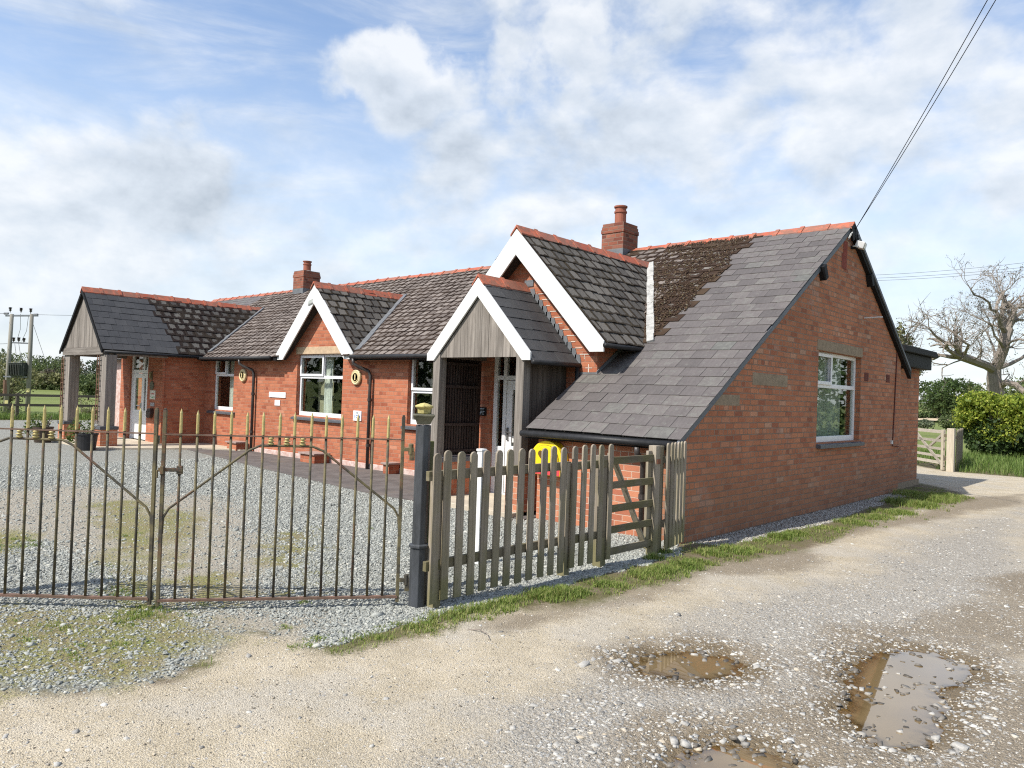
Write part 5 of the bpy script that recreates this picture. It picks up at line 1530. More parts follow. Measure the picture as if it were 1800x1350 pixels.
    b = MB(); b.prism([(-16.73, 0.72), (-16.62, 0.67), (-16.50, 0.70), (-16.44, 0.80), (-16.47, 0.95), (-16.66, 0.93), (-16.72, 0.86)], "y", wy - 0.10, wy - 0.002); b.build("box", m_simple("post_box_brown", (0.045, 0.025, 0.02), 0.5, 0.3), t, bevel=0.01)
    b = MB(); b.box(-16.68, wy - 0.105, 0.86, -16.50, wy - 0.099, 0.875); b.build("slot", black, t)
    # defibrillator cabinet on the catslide wall
    yw = YC + 0.15
    t = thing("defibrillator_cabinet", "bright yellow arched cabinet with dark heart and red base on the low front wall", "cabinet", (-1.93, yw, 0.60))
    yel = m_simple("yellow_enamel", (0.80, 0.56, 0.015), 0.35, 0.06, 4.0, 0.03)
    arc = [(-2.19, 0.62), (-1.67, 0.62), (-1.67, 0.84)] + [(-1.93 + 0.26 * math.cos(a), 0.84 + 0.235 * math.sin(a)) for a in np.linspace(0.12, math.pi - 0.12, 16)] + [(-2.19, 0.84)]
    b = MB(); b.prism(arc, "y", yw - 0.16, yw - 0.002); b.build("case", yel, t, bevel=0.012)
    inn = [(-2.14, 0.735), (-1.72, 0.735), (-1.72, 0.83)] + [(-1.93 + 0.21 * math.cos(a), 0.83 + 0.185 * math.sin(a)) for a in np.linspace(0.12, math.pi - 0.12, 16)] + [(-2.14, 0.83)]
    b = MB(); b.prism(inn, "y", yw - 0.178, yw - 0.161); b.build("door", yel, t, bevel=0.006)
    cx_, cz_ = -1.93, 0.86
    b = MB(); b.prism([(cx_ + (p - cx_) * 1.035, cz_ + (q - cz_) * 1.035) for p, q in inn], "y", yw - 0.165, yw - 0.1605); b.build("door_groove", m_simple("groove_dark", (0.12, 0.085, 0.01), 0.6, 0.1), t)  # thin dark plate drawn in as the shaded groove round the door
    b = MB(); b.prism(heart(-1.97, 0.885, 0.17), "y", yw - 0.182, yw - 0.1785); b.build("heart_emblem", m_simple("emblem_dark", (0.10, 0.055, 0.008), 0.5, 0.1), t)
    b = MB(); b.box(-2.17, yw - 0.165, 0.63, -1.69, yw - 0.1615, 0.725); b.build("base_panel", m_simple("cabinet_red", (0.62, 0.06, 0.07), 0.4, 0.08), t)
    b = MB(); b.box(-1.79, yw - 0.19, 0.82, -1.76, yw - 0.1785, 0.90); b.build("handle", black, t)
    # floodlights
    grey = m_simple("light_grey_casing", (0.55, 0.55, 0.54), 0.5, 0.1)
    lens = m_simple("dull_lens", (0.30, 0.31, 0.27), 0.2, 0.1)
    t = thing("floodlight", "grey floodlight under the apex of the small white gable", "floodlight", (-10.42, 0.5, 3.55))
    b = MB(); b.obox((-10.46, 0.47, 3.57), (0.09, 0, 0.02), (0, 0.09, -0.03), (0, 0.02, 0.06)); b.build("casing", grey, t, bevel=0.01)
    b = MB(); b.tube([(-10.44, 0.55, 3.62), (-10.42, 0.644, 3.68)], 0.014, 6); b.build("bracket", black, t)
    b = MB(); b.obox((-10.46, 0.375, 3.595), (0.075, 0, 0.015), (0, 0.004, -0.001), (0, 0.012, 0.045)); b.build("lens", lens, t)
    t = thing("floodlight", "white floodlight at the top of the shaded brick end wall", "floodlight", (0.1, 4.25, 4.40))
    b = MB(); b.obox((0.13, 4.24, 4.40), (0.065, 0.02, -0.02), (-0.012, 0.075, 0.0), (0.02, 0, 0.055)); b.build("casing", grey, t, bevel=0.012)
    b = MB(); b.obox((0.203, 4.262, 4.375), (0.004, 0, 0), (-0.01, 0.062, 0), (0.012, 0, 0.042)); b.build("lens", lens, t)
    b = MB(); b.tube([(0.0, 4.16, 4.36), (0.10, 4.2, 4.36)], 0.03, 8); b.build("bracket", black, t)
    # service cable loops and insulators at the gable apex, and the overhead line
    t = thing("cable_bracket", "black bracket with looped cables at the peak of the end wall", "bracket", (0.05, 4.1, 4.6))
    b = MB(); b.obox((0.06, 4.05, 4.58), (0.02, 0, 0), (0, 0.035, 0.02), (0, -0.02, 0.12)); b.build("plate", black, t)
    b = MB(); b.tube([(0.07, 4.28, 4.62), (0.09, 4.30, 4.52), (0.09, 4.27, 4.44), (0.08, 4.18, 4.38), (0.07, 4.06, 4.36)], 0.011, 6)
    b.tube([(0.06, 3.86, 4.46), (0.08, 3.90, 4.54), (0.08, 3.97, 4.58), (0.06, 3.93, 4.50), (0.05, 3.87, 4.44)], 0.010, 6); b.build("cable_loop", m_simple("grey_cable", (0.42, 0.42, 0.40), 0.6, 0.1), t)
    a = np.array((0.08, 4.12, 4.66))
    for k, (px, lab) in enumerate(((1729, "overhead service cable to the gable peak, upper strand"), (1743, "overhead service cable to the gable peak, lower strand"))):
        e = at(px, -8, 8.6); e2 = a + (e - a) * 2.1
        mb = MB(); n = 16
        mb.tube([a + (e2 - a) * (i / n) + np.array((0, 0, -0.55 * (i / n) * (1 - i / n))) for i in range(n + 1)], 0.0052, 5)
        o = mb.build("overhead_cable", black, smooth=True); tag(o, lab, "cable", "service cables to the gable")
    # low brick piers with slab tops by the front wall
    for (x0, x1, lab, d) in ((-13.98, -13.42, "low brick seat with slab top left of the far downpipe", 0.32), (-10.42, -9.78, "low brick seat with slab top below the middle window", 0.42), (-7.62, -7.36, "low brick seat with slab top just left of the iron gate post", 0.30)):
        t = thing("low_bench", lab, "bench", ((x0 + x1) / 2, YM - 0.04, 0), "low brick seats along the wall")
        b = MB(); b.box(x0 + 0.04, YM - d, -0.02, x1 - 0.04, YM - 0.037, 0.185); b.build("base", M["brick"], t)
        b = MB(); b.box(x0, YM - d - 0.04, 0.186, x1, YM - 0.037, 0.225); b.build("slab", m_simple("grey_pink_slab", (0.30, 0.22, 0.19), 0.9, 0.2, 12.0, 0.3), t, bevel=0.006)
    # curtains inside the windows
    cur = m_simple("white_curtain", (0.72, 0.72, 0.68), 0.9, 0.08, 10.0, 0.1)
    cur2 = m_simple("grey_green_curtain", (0.44, 0.47, 0.40), 0.9, 0.1, 10.0, 0.1)
    for (x0, x1, z0, z1, lab) in ((-10.62, -10.28, 1.02, 2.40, "white curtain inside the window under the small gable"), (-15.10, -14.82, 1.0, 2.38, "white curtain inside the far window beside the wing"), (-6.80, -6.15, 1.02, 2.38, "white curtain inside the window beside the near porch")):
        mb = MB(); curtain_mesh(mb, x0, x1, z0, z1, "y", YM + 0.30, 0.022, 5)
        o = mb.build("curtain", cur, fixn=False, smooth=True); tag(o, lab, "curtain", "curtains in the hall windows")
    mb = MB(); curtain_mesh(mb, 3.55, 4.78, 1.1, 2.5, "x", -0.32, 0.03, 9)
    o = mb.build("curtain", cur2, fixn=False, smooth=True); tag(o, "grey green curtain inside the window of the shaded end wall", "curtain", "curtains in the hall windows")
    # white post behind the picket fence
    wp = m_simple("white_post_paint", (0.74, 0.74, 0.71), 0.6, 0.08, 15.0, 0.2)
    t = thing("marker_post", "slim white painted post standing in the gravel behind the picket fence", "post", (-0.8, -3.79, 0))
    b = MB(); b.box(-0.835, -3.82, -0.05, -0.77, -3.76, 1.10); b.build("shaft", wp, t, bevel=0.004)
    b = MB(); b.box(-0.842, -3.827, 1.101, -0.763, -3.753, 1.125); b.build("cap", wp, t, bevel=0.004)
    # planters by the far porch
    leafm = m_foliage("planter_leaves", (0.05, 0.085, 0.02), (0.11, 0.16, 0.035), (0.26, 0.29, 0.09), 0.3)
    for (cx, cy, lab, hasflower, col) in ((-15.0, -2.62, "black planter tub with a leafy shrub at the near post of the far porch", False, (0.02, 0.02, 0.022)),
                                          (-17.75, -2.75, "low dark pot with a leafy shrub at the outer post of the far porch", True, (0.05, 0.035, 0.025))):
        t = thing("planter", lab, "planter", (cx, cy, 0), "planters by the far porch")
        b = MB(); b.lathe((cx, cy, 0), [(0.19, 0), (0.23, 0.36), (0.245, 0.36), (0.245, 0.40), (0.215, 0.40), (0.20, 0.34), (0, 0.34)], 20); b.build("tub", m_simple("tub_plastic" if not hasflower else "tub_terracotta_dark", col, 0.5, 0.2), t)
        b = MB(); R = random.Random(4)
        for q in range(9): b.tube([(cx + R.uniform(-.06, .06), cy + R.uniform(-.06, .06), 0.3), (cx + R.uniform(-.25, .25) - 0.08, cy + R.uniform(-.25, .25), R.uniform(0.45, 0.72))], 0.008, 5)
        b.build("stems", M["oak_z"], t)
        leaves("foliage", [((cx - 0.12, cy - 0.08, 0.52), (0.28, 0.28, 0.24)), ((cx - 0.26, cy - 0.2, 0.34), (0.18, 0.18, 0.24))], 520, 0.05, leafm, t)
        if hasflower:
            leaves("young_leaves", [((cx, cy, 0.52), (0.22, 0.22, 0.10))], 70, 0.035, m_simple("pale_young_leaf", (0.30, 0.30, 0.12), 0.7, 0.1), t)


# ------------------------------------------------------------------ leaves
def leaves(name, blobs, n, size, mat, parent=None, shell=0.55, kind=None, asp=0.62, jag=0.0):
    """small leaf faces spread through ellipsoids ((c),(r)); denser to the outside"""
    vol = np.array([r[0] * r[1] * r[2] for _, r in blobs]) ** (2 / 3.0)
    cnt = np.maximum(6, (n * vol / vol.sum()).astype(int))
    P = []
    for (c, r), k in zip(blobs, cnt):
        d = rng.normal(size=(k, 3)); d /= np.linalg.norm(d, axis=1)[:, None]
        rad = (shell + (1 - shell) * rng.random(k)) ** 0.6 * rng.uniform(0.82, 1.12, k)
        if jag:
            rad *= 1 + jag * (fbm(d[:, 0] * 3 + c[0] * 3.1 + 40, d[:, 1] * 3 + d[:, 2] * 3 + c[1] * 2.3 + 40, 3) - 0.5) * 2
        P.append(np.array(c) + d * rad[:, None] * np.array(r))
    P = np.concatenate(P); m = len(P)
    a = rng.normal(size=(m, 3)); a /= np.linalg.norm(a, axis=1)[:, None]
    b = np.cross(a, rng.normal(size=(m, 3))); b /= np.linalg.norm(b, axis=1)[:, None]
    s = size * rng.lognormal(0, 0.3, m)
    a = a * (s * 0.5)[:, None]; b = b * (s * 0.5 * asp)[:, None]
    nrm = np.cross(a, b); nrm /= np.linalg.norm(nrm, axis=1)[:, None] + 1e-9
    V = np.stack([P - a, P + b + nrm * (s * 0.12)[:, None], P + a, P - b + nrm * (s * 0.12)[:, None]], 1).reshape(-1, 3)
    i = np.arange(m) * 4
    return np_mesh(name, V, np.stack([i, i + 1, i + 2, i + 3], 1), mat, parent)
# ================================================================== gates and fences
def build_gates():
    s = N("mossy_iron")
    o = s.coord()
    a = s.noise(o, 7.0, 5.0, 0.65); b = s.noise(o, 60.0, 4.0, 0.7)
    zed = s.n("ShaderNodeSeparateXYZ", None, {0: o}).outputs[2]
    col = s.mix(s.step(a, 0.38, 0.62), (0.055, 0.050, 0.040), (0.145, 0.122, 0.062))
    rust = s.step(s.math("ADD", s.math("MULTIPLY", b, 0.5), s.math("MULTIPLY", s.noise(o, 3.0, 4.0), 0.6)), 0.58, 0.7)
    col = s.mix(s.math("MULTIPLY", rust, 0.7), col, (0.16, 0.075, 0.045))
    iron = s.bsdf(col, 0.75, s.bump(s.math("ADD", a, b), 0.5, 0.003), spec=0.35)
    rusty = m_simple("rusty_rail", (0.20, 0.115, 0.085), 0.85, 0.35, 10.0, 0.5, col2=(0.10, 0.07, 0.045))
    gold = m_simple("old_gold_paint", (0.52, 0.42, 0.17), 0.55, 0.2, 25.0, 0.3, col2=(0.34, 0.29, 0.13), metal=0.15)

    def gate(label, A, B, first_bar_from_A, latch):
        A = np.array((*A, 0.0)); B = np.array((*B, 0.0))
        d = B - A; L = np.linalg.norm(d); d /= L
        nrm = np.array((d[1], -d[0], 0.0))
        t = thing("iron_gate", label, "gate", tuple((A + B) / 2), "pair of iron gates")
        P = lambda u, z, n=0.0: A + d * u + nrm * n + np.array((0, 0, z))
        R0 = random.Random(int(L * 1000) % 97)
        nb = 14; sp = L / (nb + 1)
        for i in range(nb):
            u = sp * (i + 1)
            du = R0.uniform(-0.004, 0.004); dn = R0.uniform(-0.003, 0.003); dh = R0.uniform(-0.006, 0.005)
            m = MB(); m.tube([P(u, 0.075), P(u + du * 0.5, 0.7, dn * 1.5), P(u + du, 1.30, dn)], 0.0100, 8); q = m.build("bar", iron, t, smooth=True)
            k = MB(); k.tube([P(u + du, 1.301, dn), P(u + du * 1.2, 1.445 + dh, dn), P(u + du * 1.2, 1.478 + dh, dn)], [0.0118, 0.0108, 0.001], 8); k.build("spike", gold, q)
        r = MB(); r.beam(P(0, 1.29), P(L, 1.29), 0.03, 0.010); r.build("top_rail", rusty, t)
        r = MB(); r.beam(P(0, 0.072), P(L, 0.072), 0.034, 0.018); r.build("bottom_rail", rusty, t)
        for u in (0.0, L):
            w = 0.013 if u else 0.013
            m = MB(); m.obox(P(u, 0.75), d * w, nrm * w, (0, 0, 0.72)); m.obox(P(u, 1.47 + 0.006), d * w * 0.7, nrm * w * 0.7, (0, 0, 0.006)); m.build("stile", iron, t, bevel=0.003)
        # arched brace: rises from both stiles to a flat run under the balusters
        br = MB(); br.tube([P(0.008, 0.56), P(0.014, 0.68), P(0.05, 0.745), P(0.60, 1.185), P(0.68, 1.222), P(L - 0.68, 1.222), P(L - 0.60, 1.19), P(L - 0.05, 0.755), P(L - 0.014, 0.69), P(L - 0.008, 0.60)], 0.0095, 8)
        br.build("arched_brace", iron, t, smooth=True)
        for u in (sp * 6.5, sp * 7.5, sp * 8.5):
            m = MB(); m.lathe(P(u, 1.226), [(0.010, 0), (0.022, 0.006), (0.024, 0.014), (0.012, 0.022), (0.016, 0.026), (0.030, 0.030), (0.016, 0.036), (0.010, 0.042), (0.022, 0.048), (0.020, 0.056), (0.014, 0.059)], 14); m.build("baluster", gold, t, smooth=True)
        if latch:
            m = MB(); m.obox(P(0.0, 1.03, 0.02), d * 0.012, nrm * 0.02, (0, 0, 0.03)); m.obox(P(0.055, 1.032, 0.018), d * 0.085, nrm * 0.004, (0, 0, 0.014)); m.obox(P(sp, 1.03, 0.0), d * 0.02, nrm * 0.018, (0, 0, 0.03)); m.tube([P(-0.035, 1.03, 0.02), P(-0.035, 0.97, 0.02)], 0.008, 6)
            m.build("latch", iron, t, bevel=0.003)
        else:
            sm = m_simple("dull_grey_strap", (0.15, 0.15, 0.12), 0.7, 0.2)
            for z in (1.245, 0.09):
                m = MB(); m.obox(P(0.0, z, 0.02), d * 0.02, nrm * 0.008, (0, 0, 0.032)); m.build("strap", sm, t, bevel=0.003)
        # hinge pins on the outer stile
        for z in (1.215, 0.20):
            m = MB(); m.obox(P(L + 0.05, z), d * 0.04, nrm * 0.016, (0, 0, 0.014)); m.lathe(P(L + 0.065, z - 0.04), [(0.02, 0), (0.02, 0.08), (0.012, 0.085)], 10); m.obox(P(L + 0.075, z - 0.05), d * 0.02, nrm * 0.016, (0, 0, 0.035)); m.build("hinge", iron, t, bevel=0.003)
        return t

    gate("right leaf of the tall iron gates, hung on the black iron post", (-1.205, -6.715), (-0.165, -5.322), True, True)
    gate("left leaf of the tall iron gates, cut by the picture's edge", (-1.287, -6.742), (-2.545, -7.953), False, False)

    # cast iron gate posts
    pm = m_simple("blue_black_cast_iron", (0.070, 0.076, 0.085), 0.55, 0.35, 8.0, 0.3, col2=(0.030, 0.033, 0.036), stretch=(1, 1, 0.25))
    cap = m_simple("mossy_cap", (0.12, 0.115, 0.08), 0.8, 0.35, 12.0, 0.4)
    fin = m_simple("lichened_finial", (0.42, 0.36, 0.14), 0.85, 0.3, 20.0, 0.5)

    def post(x, y, label):
        t = thing("gate_post", label, "gate post", (x, y, 0), "iron gate posts")
        m = MB(); m.lathe((x, y, -0.05), [(0.070, 0), (0.070, 0.50), (0.059, 0.53), (0.059, 1.46)], 8, a0=math.radians(5)); m.build("shaft", pm, t, bevel=0.004)
        m = MB(); m.lathe((x, y, 0.455), [(0.066, -0.004), (0.082, 0.006), (0.082, 0.022), (0.068, 0.032)], 8, a0=math.radians(5)); m.build("collar", pm, t)
        m = MB(); m.lathe((x, y, 1.405), [(0.075, 0.01), (0.085, 0.035), (0.105, 0.062), (0.118, 0.075), (0.118, 0.088), (0.0, 0.09)], 4, a0=math.radians(5)); m.build("cap_plate", cap, t, bevel=0.004)
        m = MB(); m.lathe((x, y, 1.499), [(0.05, 0), (0.053, 0.035), (0.072, 0.05), (0.072, 0.06), (0.03, 0.078), (0.0, 0.084)], 8); m.build("finial", fin, t, bevel=0.003)
        return t
    post(-0.062, -5.205, "blue black iron gate post with yellowed cap beside the picket fence")

    post(-2.625, -8.055, "blue black iron gate post at the far end of the left gate leaf")
    # ---------------- picket fence in weathered timber
    pz = m_wood("picket_wood", [(0.15, 0.122, 0.092), (0.265, 0.225, 0.175), (0.38, 0.33, 0.27)], "z", ((0.16, 0.15, 0.055), 0.30, 0.42))
    py = m_wood("picket_rail_wood", [(0.10, 0.085, 0.06), (0.17, 0.145, 0.10), (0.25, 0.22, 0.165)], "y", ((0.12, 0.11, 0.04), 0.55))
    R = random.Random(8)

    def picket(parent, c, d, nrm, zb, zt, w=0.076, th=0.019):
        d = np.array((*d, 0.0)); nrm = np.array((*nrm, 0.0)); c = np.array((*c, 0.0))
        prof = [(-w / 2, zb), (w / 2, zb), (w / 2, zt - w / 2)] + [(w / 2 * math.cos(a), zt - w / 2 + w / 2 * math.sin(a)) for a in np.linspace(0.35, math.pi - 0.35, 7)] + [(-w / 2, zt - w / 2)]
        tl = R.uniform(-0.009, 0.009)
        vs = []
        for s_ in (0, 1):
            for (u, z) in prof: vs.append(c + d * (u + tl * z) + nrm * (th * s_) + np.array((0, 0, z)))
        n = len(prof)
        m = MB(); m.add(vs, [tuple(range(n)), tuple(range(2 * n - 1, n - 1, -1))] + [(i, i + n, (i + 1) % n + n, (i + 1) % n) for i in range(n)])
        return m.build("picket", pz, parent, bevel=0.003)

    t = thing("picket_fence", "weathered picket fence of twelve rounded pales beside the iron post", "fence", (0.09, -4.4, 0), "picket fence lengths")
    ys = [-5.195, -5.075, -4.935, -4.79, -4.652, -4.508, -4.362, -4.215, -4.072, -3.918, -3.772, -3.632]
    for i, y in enumerate(ys): picket(t, (0.09 + R.uniform(-.003, .003), y), (0, 1), (1, 0), 0.065 - 0.02 * R.random(), 1.210 + R.uniform(-0.012, 0.010))
    for z in (1.025, 0.335):
        m = MB(); m.beam((0.068, -5.26, z), (0.068, -3.50, z), 0.038, 0.075); m.build("rail", py, t, bevel=0.003)
    for (x, y, h, lab) in ((0.045, -5.13, 1.02, "a"), (0.055, -3.52, 1.05, "b")):
        m = MB(); m.box(x - 0.045, y - 0.04, -0.1, x + 0.035, y + 0.04, h); m.build("post", pz, t, bevel=0.004)
    t = thing("picket_fence", "short picket fence of five taller looking pales left of the little rail gate", "fence", (0.09, -3.2, 0), "picket fence lengths")
    for y in (-3.482, -3.338, -3.193, -3.05, -2.895): picket(t, (0.105, y), (0, 1), (1, 0), 0.075, 1.215 + R.uniform(-0.006, 0.006), 0.07, 0.02)
    for z in (1.02, 0.33):
        m = MB(); m.beam((0.083, -3.475, z), (0.083, -2.86, z), 0.038, 0.075); m.build("rail", py, t, bevel=0.003)
    m = MB(); m.box(0.0, -3.0, -0.1, 0.10, -2.91, 1.10); m.build("post", pz, t, bevel=0.005)
    t = thing("wooden_gate", "little wooden gate of five rails with diagonal brace near the end wall", "gate", (0.09, -2.45, 0))
    for z in (1.045, 0.80, 0.565, 0.355, 0.14):
        m = MB(); m.beam((0.10, -2.86, z), (0.10, -2.07, z), 0.022, 0.072); m.build("rail", py, t, bevel=0.003)
    for y in (-2.84, -2.125):
        m = MB(); m.box(0.055, y - 0.035, 0.08, 0.088, y + 0.035, 1.12); m.build("stile", pz, t, bevel=0.004)
    m = MB(); m.beam((0.072, -2.76, 1.02), (0.072, -2.18, 0.14), 0.02, 0.065, (1, 0, 0)); m.build("brace", pz, t)
    t = thing("fence_post", "square timber post hanging the little wooden gate", "post", (0.09, -2.02, 0), "timber fence posts")
    m = MB(); m.box(0.04, -2.085, -0.1, 0.135, -1.99, 1.175); m.build("shaft", pz, t, bevel=0.006)
    m = MB(); m.box(0.136, -2.07, 0.98, 0.142, -2.0, 1.03); m.build("hinge_plate", m_simple("rust_plate", (0.22, 0.09, 0.05), 0.8, 0.3), t)
    t = thing("picket_fence", "picket fence seen almost end on between the gate post and the end wall", "fence", (-0.1, -1.6, 0), "picket fence lengths")
    a = np.array((0.17, -1.93)); b = np.array((0.045, -1.29)); d = (b - a) / np.linalg.norm(b - a); nr = np.array((d[1], -d[0]))
    for i in range(6): picket(t, a + d * (0.035 + i * 0.112), d, nr, 0.05, 1.205, 0.070, 0.02)
    for z in (1.02, 0.33):
        p0 = a - nr * 0.022; p1 = b - nr * 0.022
        m = MB(); m.beam((*p0, z), (*p1, z), 0.038, 0.075); m.build("rail", py, t, bevel=0.003)
    m = MB(); m.box(0.06, -1.98, -0.1, 0.13, -1.91, 1.17); m.build("post", pz, t, bevel=0.005)
    t = thing("fence_post", "mossy square timber post standing behind the iron gate post", "post", (-0.41, -4.87, 0), "timber fence posts")
    m = MB(); m.box(-0.47, -4.93, -0.1, -0.355, -4.82, 1.255); m.build("shaft", m_wood("mossy_post_wood", [(0.06, 0.055, 0.03), (0.12, 0.11, 0.055), (0.20, 0.18, 0.10)], "z", ((0.11, 0.12, 0.035), 0.6)), t, bevel=0.006)
    m = MB(); m.tube([(-0.40, -4.93, 1.20), (-0.10, -5.15, 1.20)], 0.006, 6); m.build("tie_rod", iron, t)

    # ---------------- field gate behind the hall, and boards beside it
    fz = m_wood("pale_gate_wood", [(0.26, 0.22, 0.16), (0.40, 0.35, 0.27), (0.52, 0.47, 0.38)], "z")
    fx = m_wood("pale_rail_wood", [(0.22, 0.19, 0.14), (0.36, 0.32, 0.26), (0.50, 0.46, 0.39)], "x")
    A = np.array((-0.72, 14.15, 0)); B = np.array((-2.6, 16.4, 0)); d = (B - A) / np.linalg.norm(B - A); up = np.array((0, 0, 1.0))
    Lg = np.linalg.norm(B - A)
    t = thing("field_gate", "pale timber field gate half hidden behind the hall", "gate", tuple(A))
    m = MB(); m.obox(A + d * 0.05 + up * 0.56, d * 0.05, np.cross(d, up) * 0.035, up * 0.55); m.build("stile", fz, t, bevel=0.006)
    m = MB(); m.obox(B + up * 0.56, d * 0.04, np.cross(d, up) * 0.035, up * 0.5); m.build("stile", fz, t, bevel=0.006)
    for z, th in ((1.05, 0.09), (0.80, 0.07), (0.58, 0.07), (0.38, 0.07), (0.20, 0.08)):
        m = MB(); m.beam(A + up * z, B + up * z, 0.03, th); m.build("rail", fx, t)
    m = MB(); m.beam(A + up * 0.10, A + d * Lg * 0.55 + up * 1.0, 0.03, 0.08); m.build("brace", fx, t)
    m = MB(); m.beam(A + up * 0.98 + d * 0.1, A + d * 0.75 + up * 0.62, 0.035, 0.07); m.build("brace", fx, t)
    t = thing("fence_post", "stout pale timber post hanging the field gate", "post", (-0.5, 13.95, 0), "timber fence posts")
    m = MB(); m.box(-0.60, 13.86, -0.1, -0.42, 14.04, 1.16); m.build("shaft", fz, t, bevel=0.008)
    m = MB(); m.box(-0.66, 13.85, 0.28, -0.60, 13.95, 0.40); m.box(-0.66, 13.85, 0.92, -0.60, 13.95, 1.0); m.build("hinge", iron, t)
    t = thing("board_fence", "short fence of upright boards between the field gate and the hedge", "fence", (-0.6, 15.7, 0))
    for i in range(20):
        y = 14.15 + i * 0.165; x = -0.42 - i * 0.026
        m = MB(); m.obox((x, y, 0.54), (0.011, 0, 0), (-0.012, 0.066, 0), (0, 0, 0.57 + R.uniform(-.02, .02))); m.build("board", pz, t)
    m = MB(); m.beam((-0.47, 14.1, 0.9), (-0.97, 17.4, 0.9), 0.04, 0.08); m.build("rail", py, t)

    # ---------------- post and rail fence at the far edge of the yard
    fw = m_wood("field_fence_post_wood", [(0.07, 0.06, 0.042), (0.12, 0.105, 0.075), (0.18, 0.16, 0.12)], "z")
    fr = m_wood("field_fence_rail_wood", [(0.07, 0.06, 0.042), (0.12, 0.105, 0.075), (0.18, 0.16, 0.12)], "y")
    t = thing("post_and_rail_fence", "dark post and rail fence along the far edge of the gravel yard", "fence", (-30.0, 0, 0))
    for y in np.arange(-10.6, 12, 1.62):
        m = MB(); m.box(-30.06, y + 0.66, -0.3, -29.95, y + 0.76, 1.02); m.build("post", fw, t)
    for z in (0.95, 0.56):
        m = MB(); m.beam((-29.93, -11, z), (-29.93, 12, z), 0.035, 0.10); m.build("rail", fr, t)
# ================================================================== trees, hedges, poles, wires
def limb(mb, pts, r0, r1, n=7):
    pts = [np.array(p, float) for p in pts]
    k = len(pts)
    mb.tube(pts, [r0 + (r1 - r0) * (i / (k - 1)) ** 0.8 for i in range(k)], n)


def twigs(mb, p, d, length, r, level, R, up=0.25, tips=None, spread=0.9):
    """recursive branching with gnarled bends"""
    pts = [p]; n = 4
    q = p.copy(); dd = d / np.linalg.norm(d)
    for i in range(n):
        dd = dd + np.array([R.gauss(0, 0.22), R.gauss(0, 0.22), R.gauss(0, 0.18) + up * 0.12])
        dd /= np.linalg.norm(dd)
        q = q + dd * length / n
        pts.append(q.copy())
    limb(mb, pts, r, r * 0.45, 5 if r > 0.03 else 3)
    if level <= 0:
        if tips is not None: tips.append(q)
        return
    k = R.choice((2, 3, 3, 4))
    for i in range(k):
        t = R.uniform(0.35, 1.0) if i else 1.0
        j = min(n, max(1, int(round(t * n))))
        nd = dd + np.array([R.gauss(0, spread), R.gauss(0, spread), R.gauss(0.1, spread * 0.75)]) * 0.75
        nd /= np.linalg.norm(nd)
        twigs(mb, pts[j], nd, length * R.uniform(0.55, 0.8), r * (0.6 if i else 0.7), level - 1, R, up, tips, spread)


def crown_tree(name, label, px, py_base, depth, w, h, mat, bark, group, n=1500, leaf=0.5, lift=0.12, key=0, zbase=None, blobs_n=9, cat="tree", jag=0.35):
    R = random.Random(key)
    b = at(px, py_base, depth)
    if zbase is None: zbase = float(terrain_z(np.array([b[0]]), np.array([b[1]]))[0])
    t = thing(name, label, cat, (b[0], b[1], zbase), group)
    tr = MB(); limb(tr, [(b[0], b[1], zbase - 0.1), (b[0] + R.uniform(-.1, .1) * w, b[1], zbase + h * 0.25), (b[0] + R.uniform(-.1, .1) * w, b[1] + R.uniform(-.1, .1) * w, zbase + h * 0.75)], max(0.05, h * 0.032), h * 0.008)
    for k in range(6):
        a = R.uniform(0, 6.28); z0 = zbase + h * R.uniform(0.2, 0.5)
        limb(tr, [(b[0], b[1], z0), (b[0] + math.cos(a) * w * 0.2, b[1] + math.sin(a) * w * 0.2, z0 + h * 0.15), (b[0] + math.cos(a) * w * 0.36, b[1] + math.sin(a) * w * 0.36, z0 + h * 0.25)], h * 0.012, h * 0.003, 5)
    tr.build("trunk", bark, t)
    bl = []
    for k in range(blobs_n):
        a = R.uniform(0, 6.28); rr = R.uniform(0.0, 0.33) * w; zz = R.uniform(lift + 0.18, 0.84)
        s = (1 - abs(zz - 0.52) * 0.9) * R.uniform(0.75, 1.1)
        bl.append(((b[0] + math.cos(a) * rr, b[1] + math.sin(a) * rr, zbase + h * zz), (w * 0.25 * s, w * 0.25 * s, h * 0.19 * s)))
    bl.append(((b[0], b[1], zbase + h * (0.52 + lift * 0.4)), (w * 0.36, w * 0.36, h * (0.40 - lift * 0.3))))
    leaves("crown", bl, n, leaf, mat, t, jag=jag)
    return t


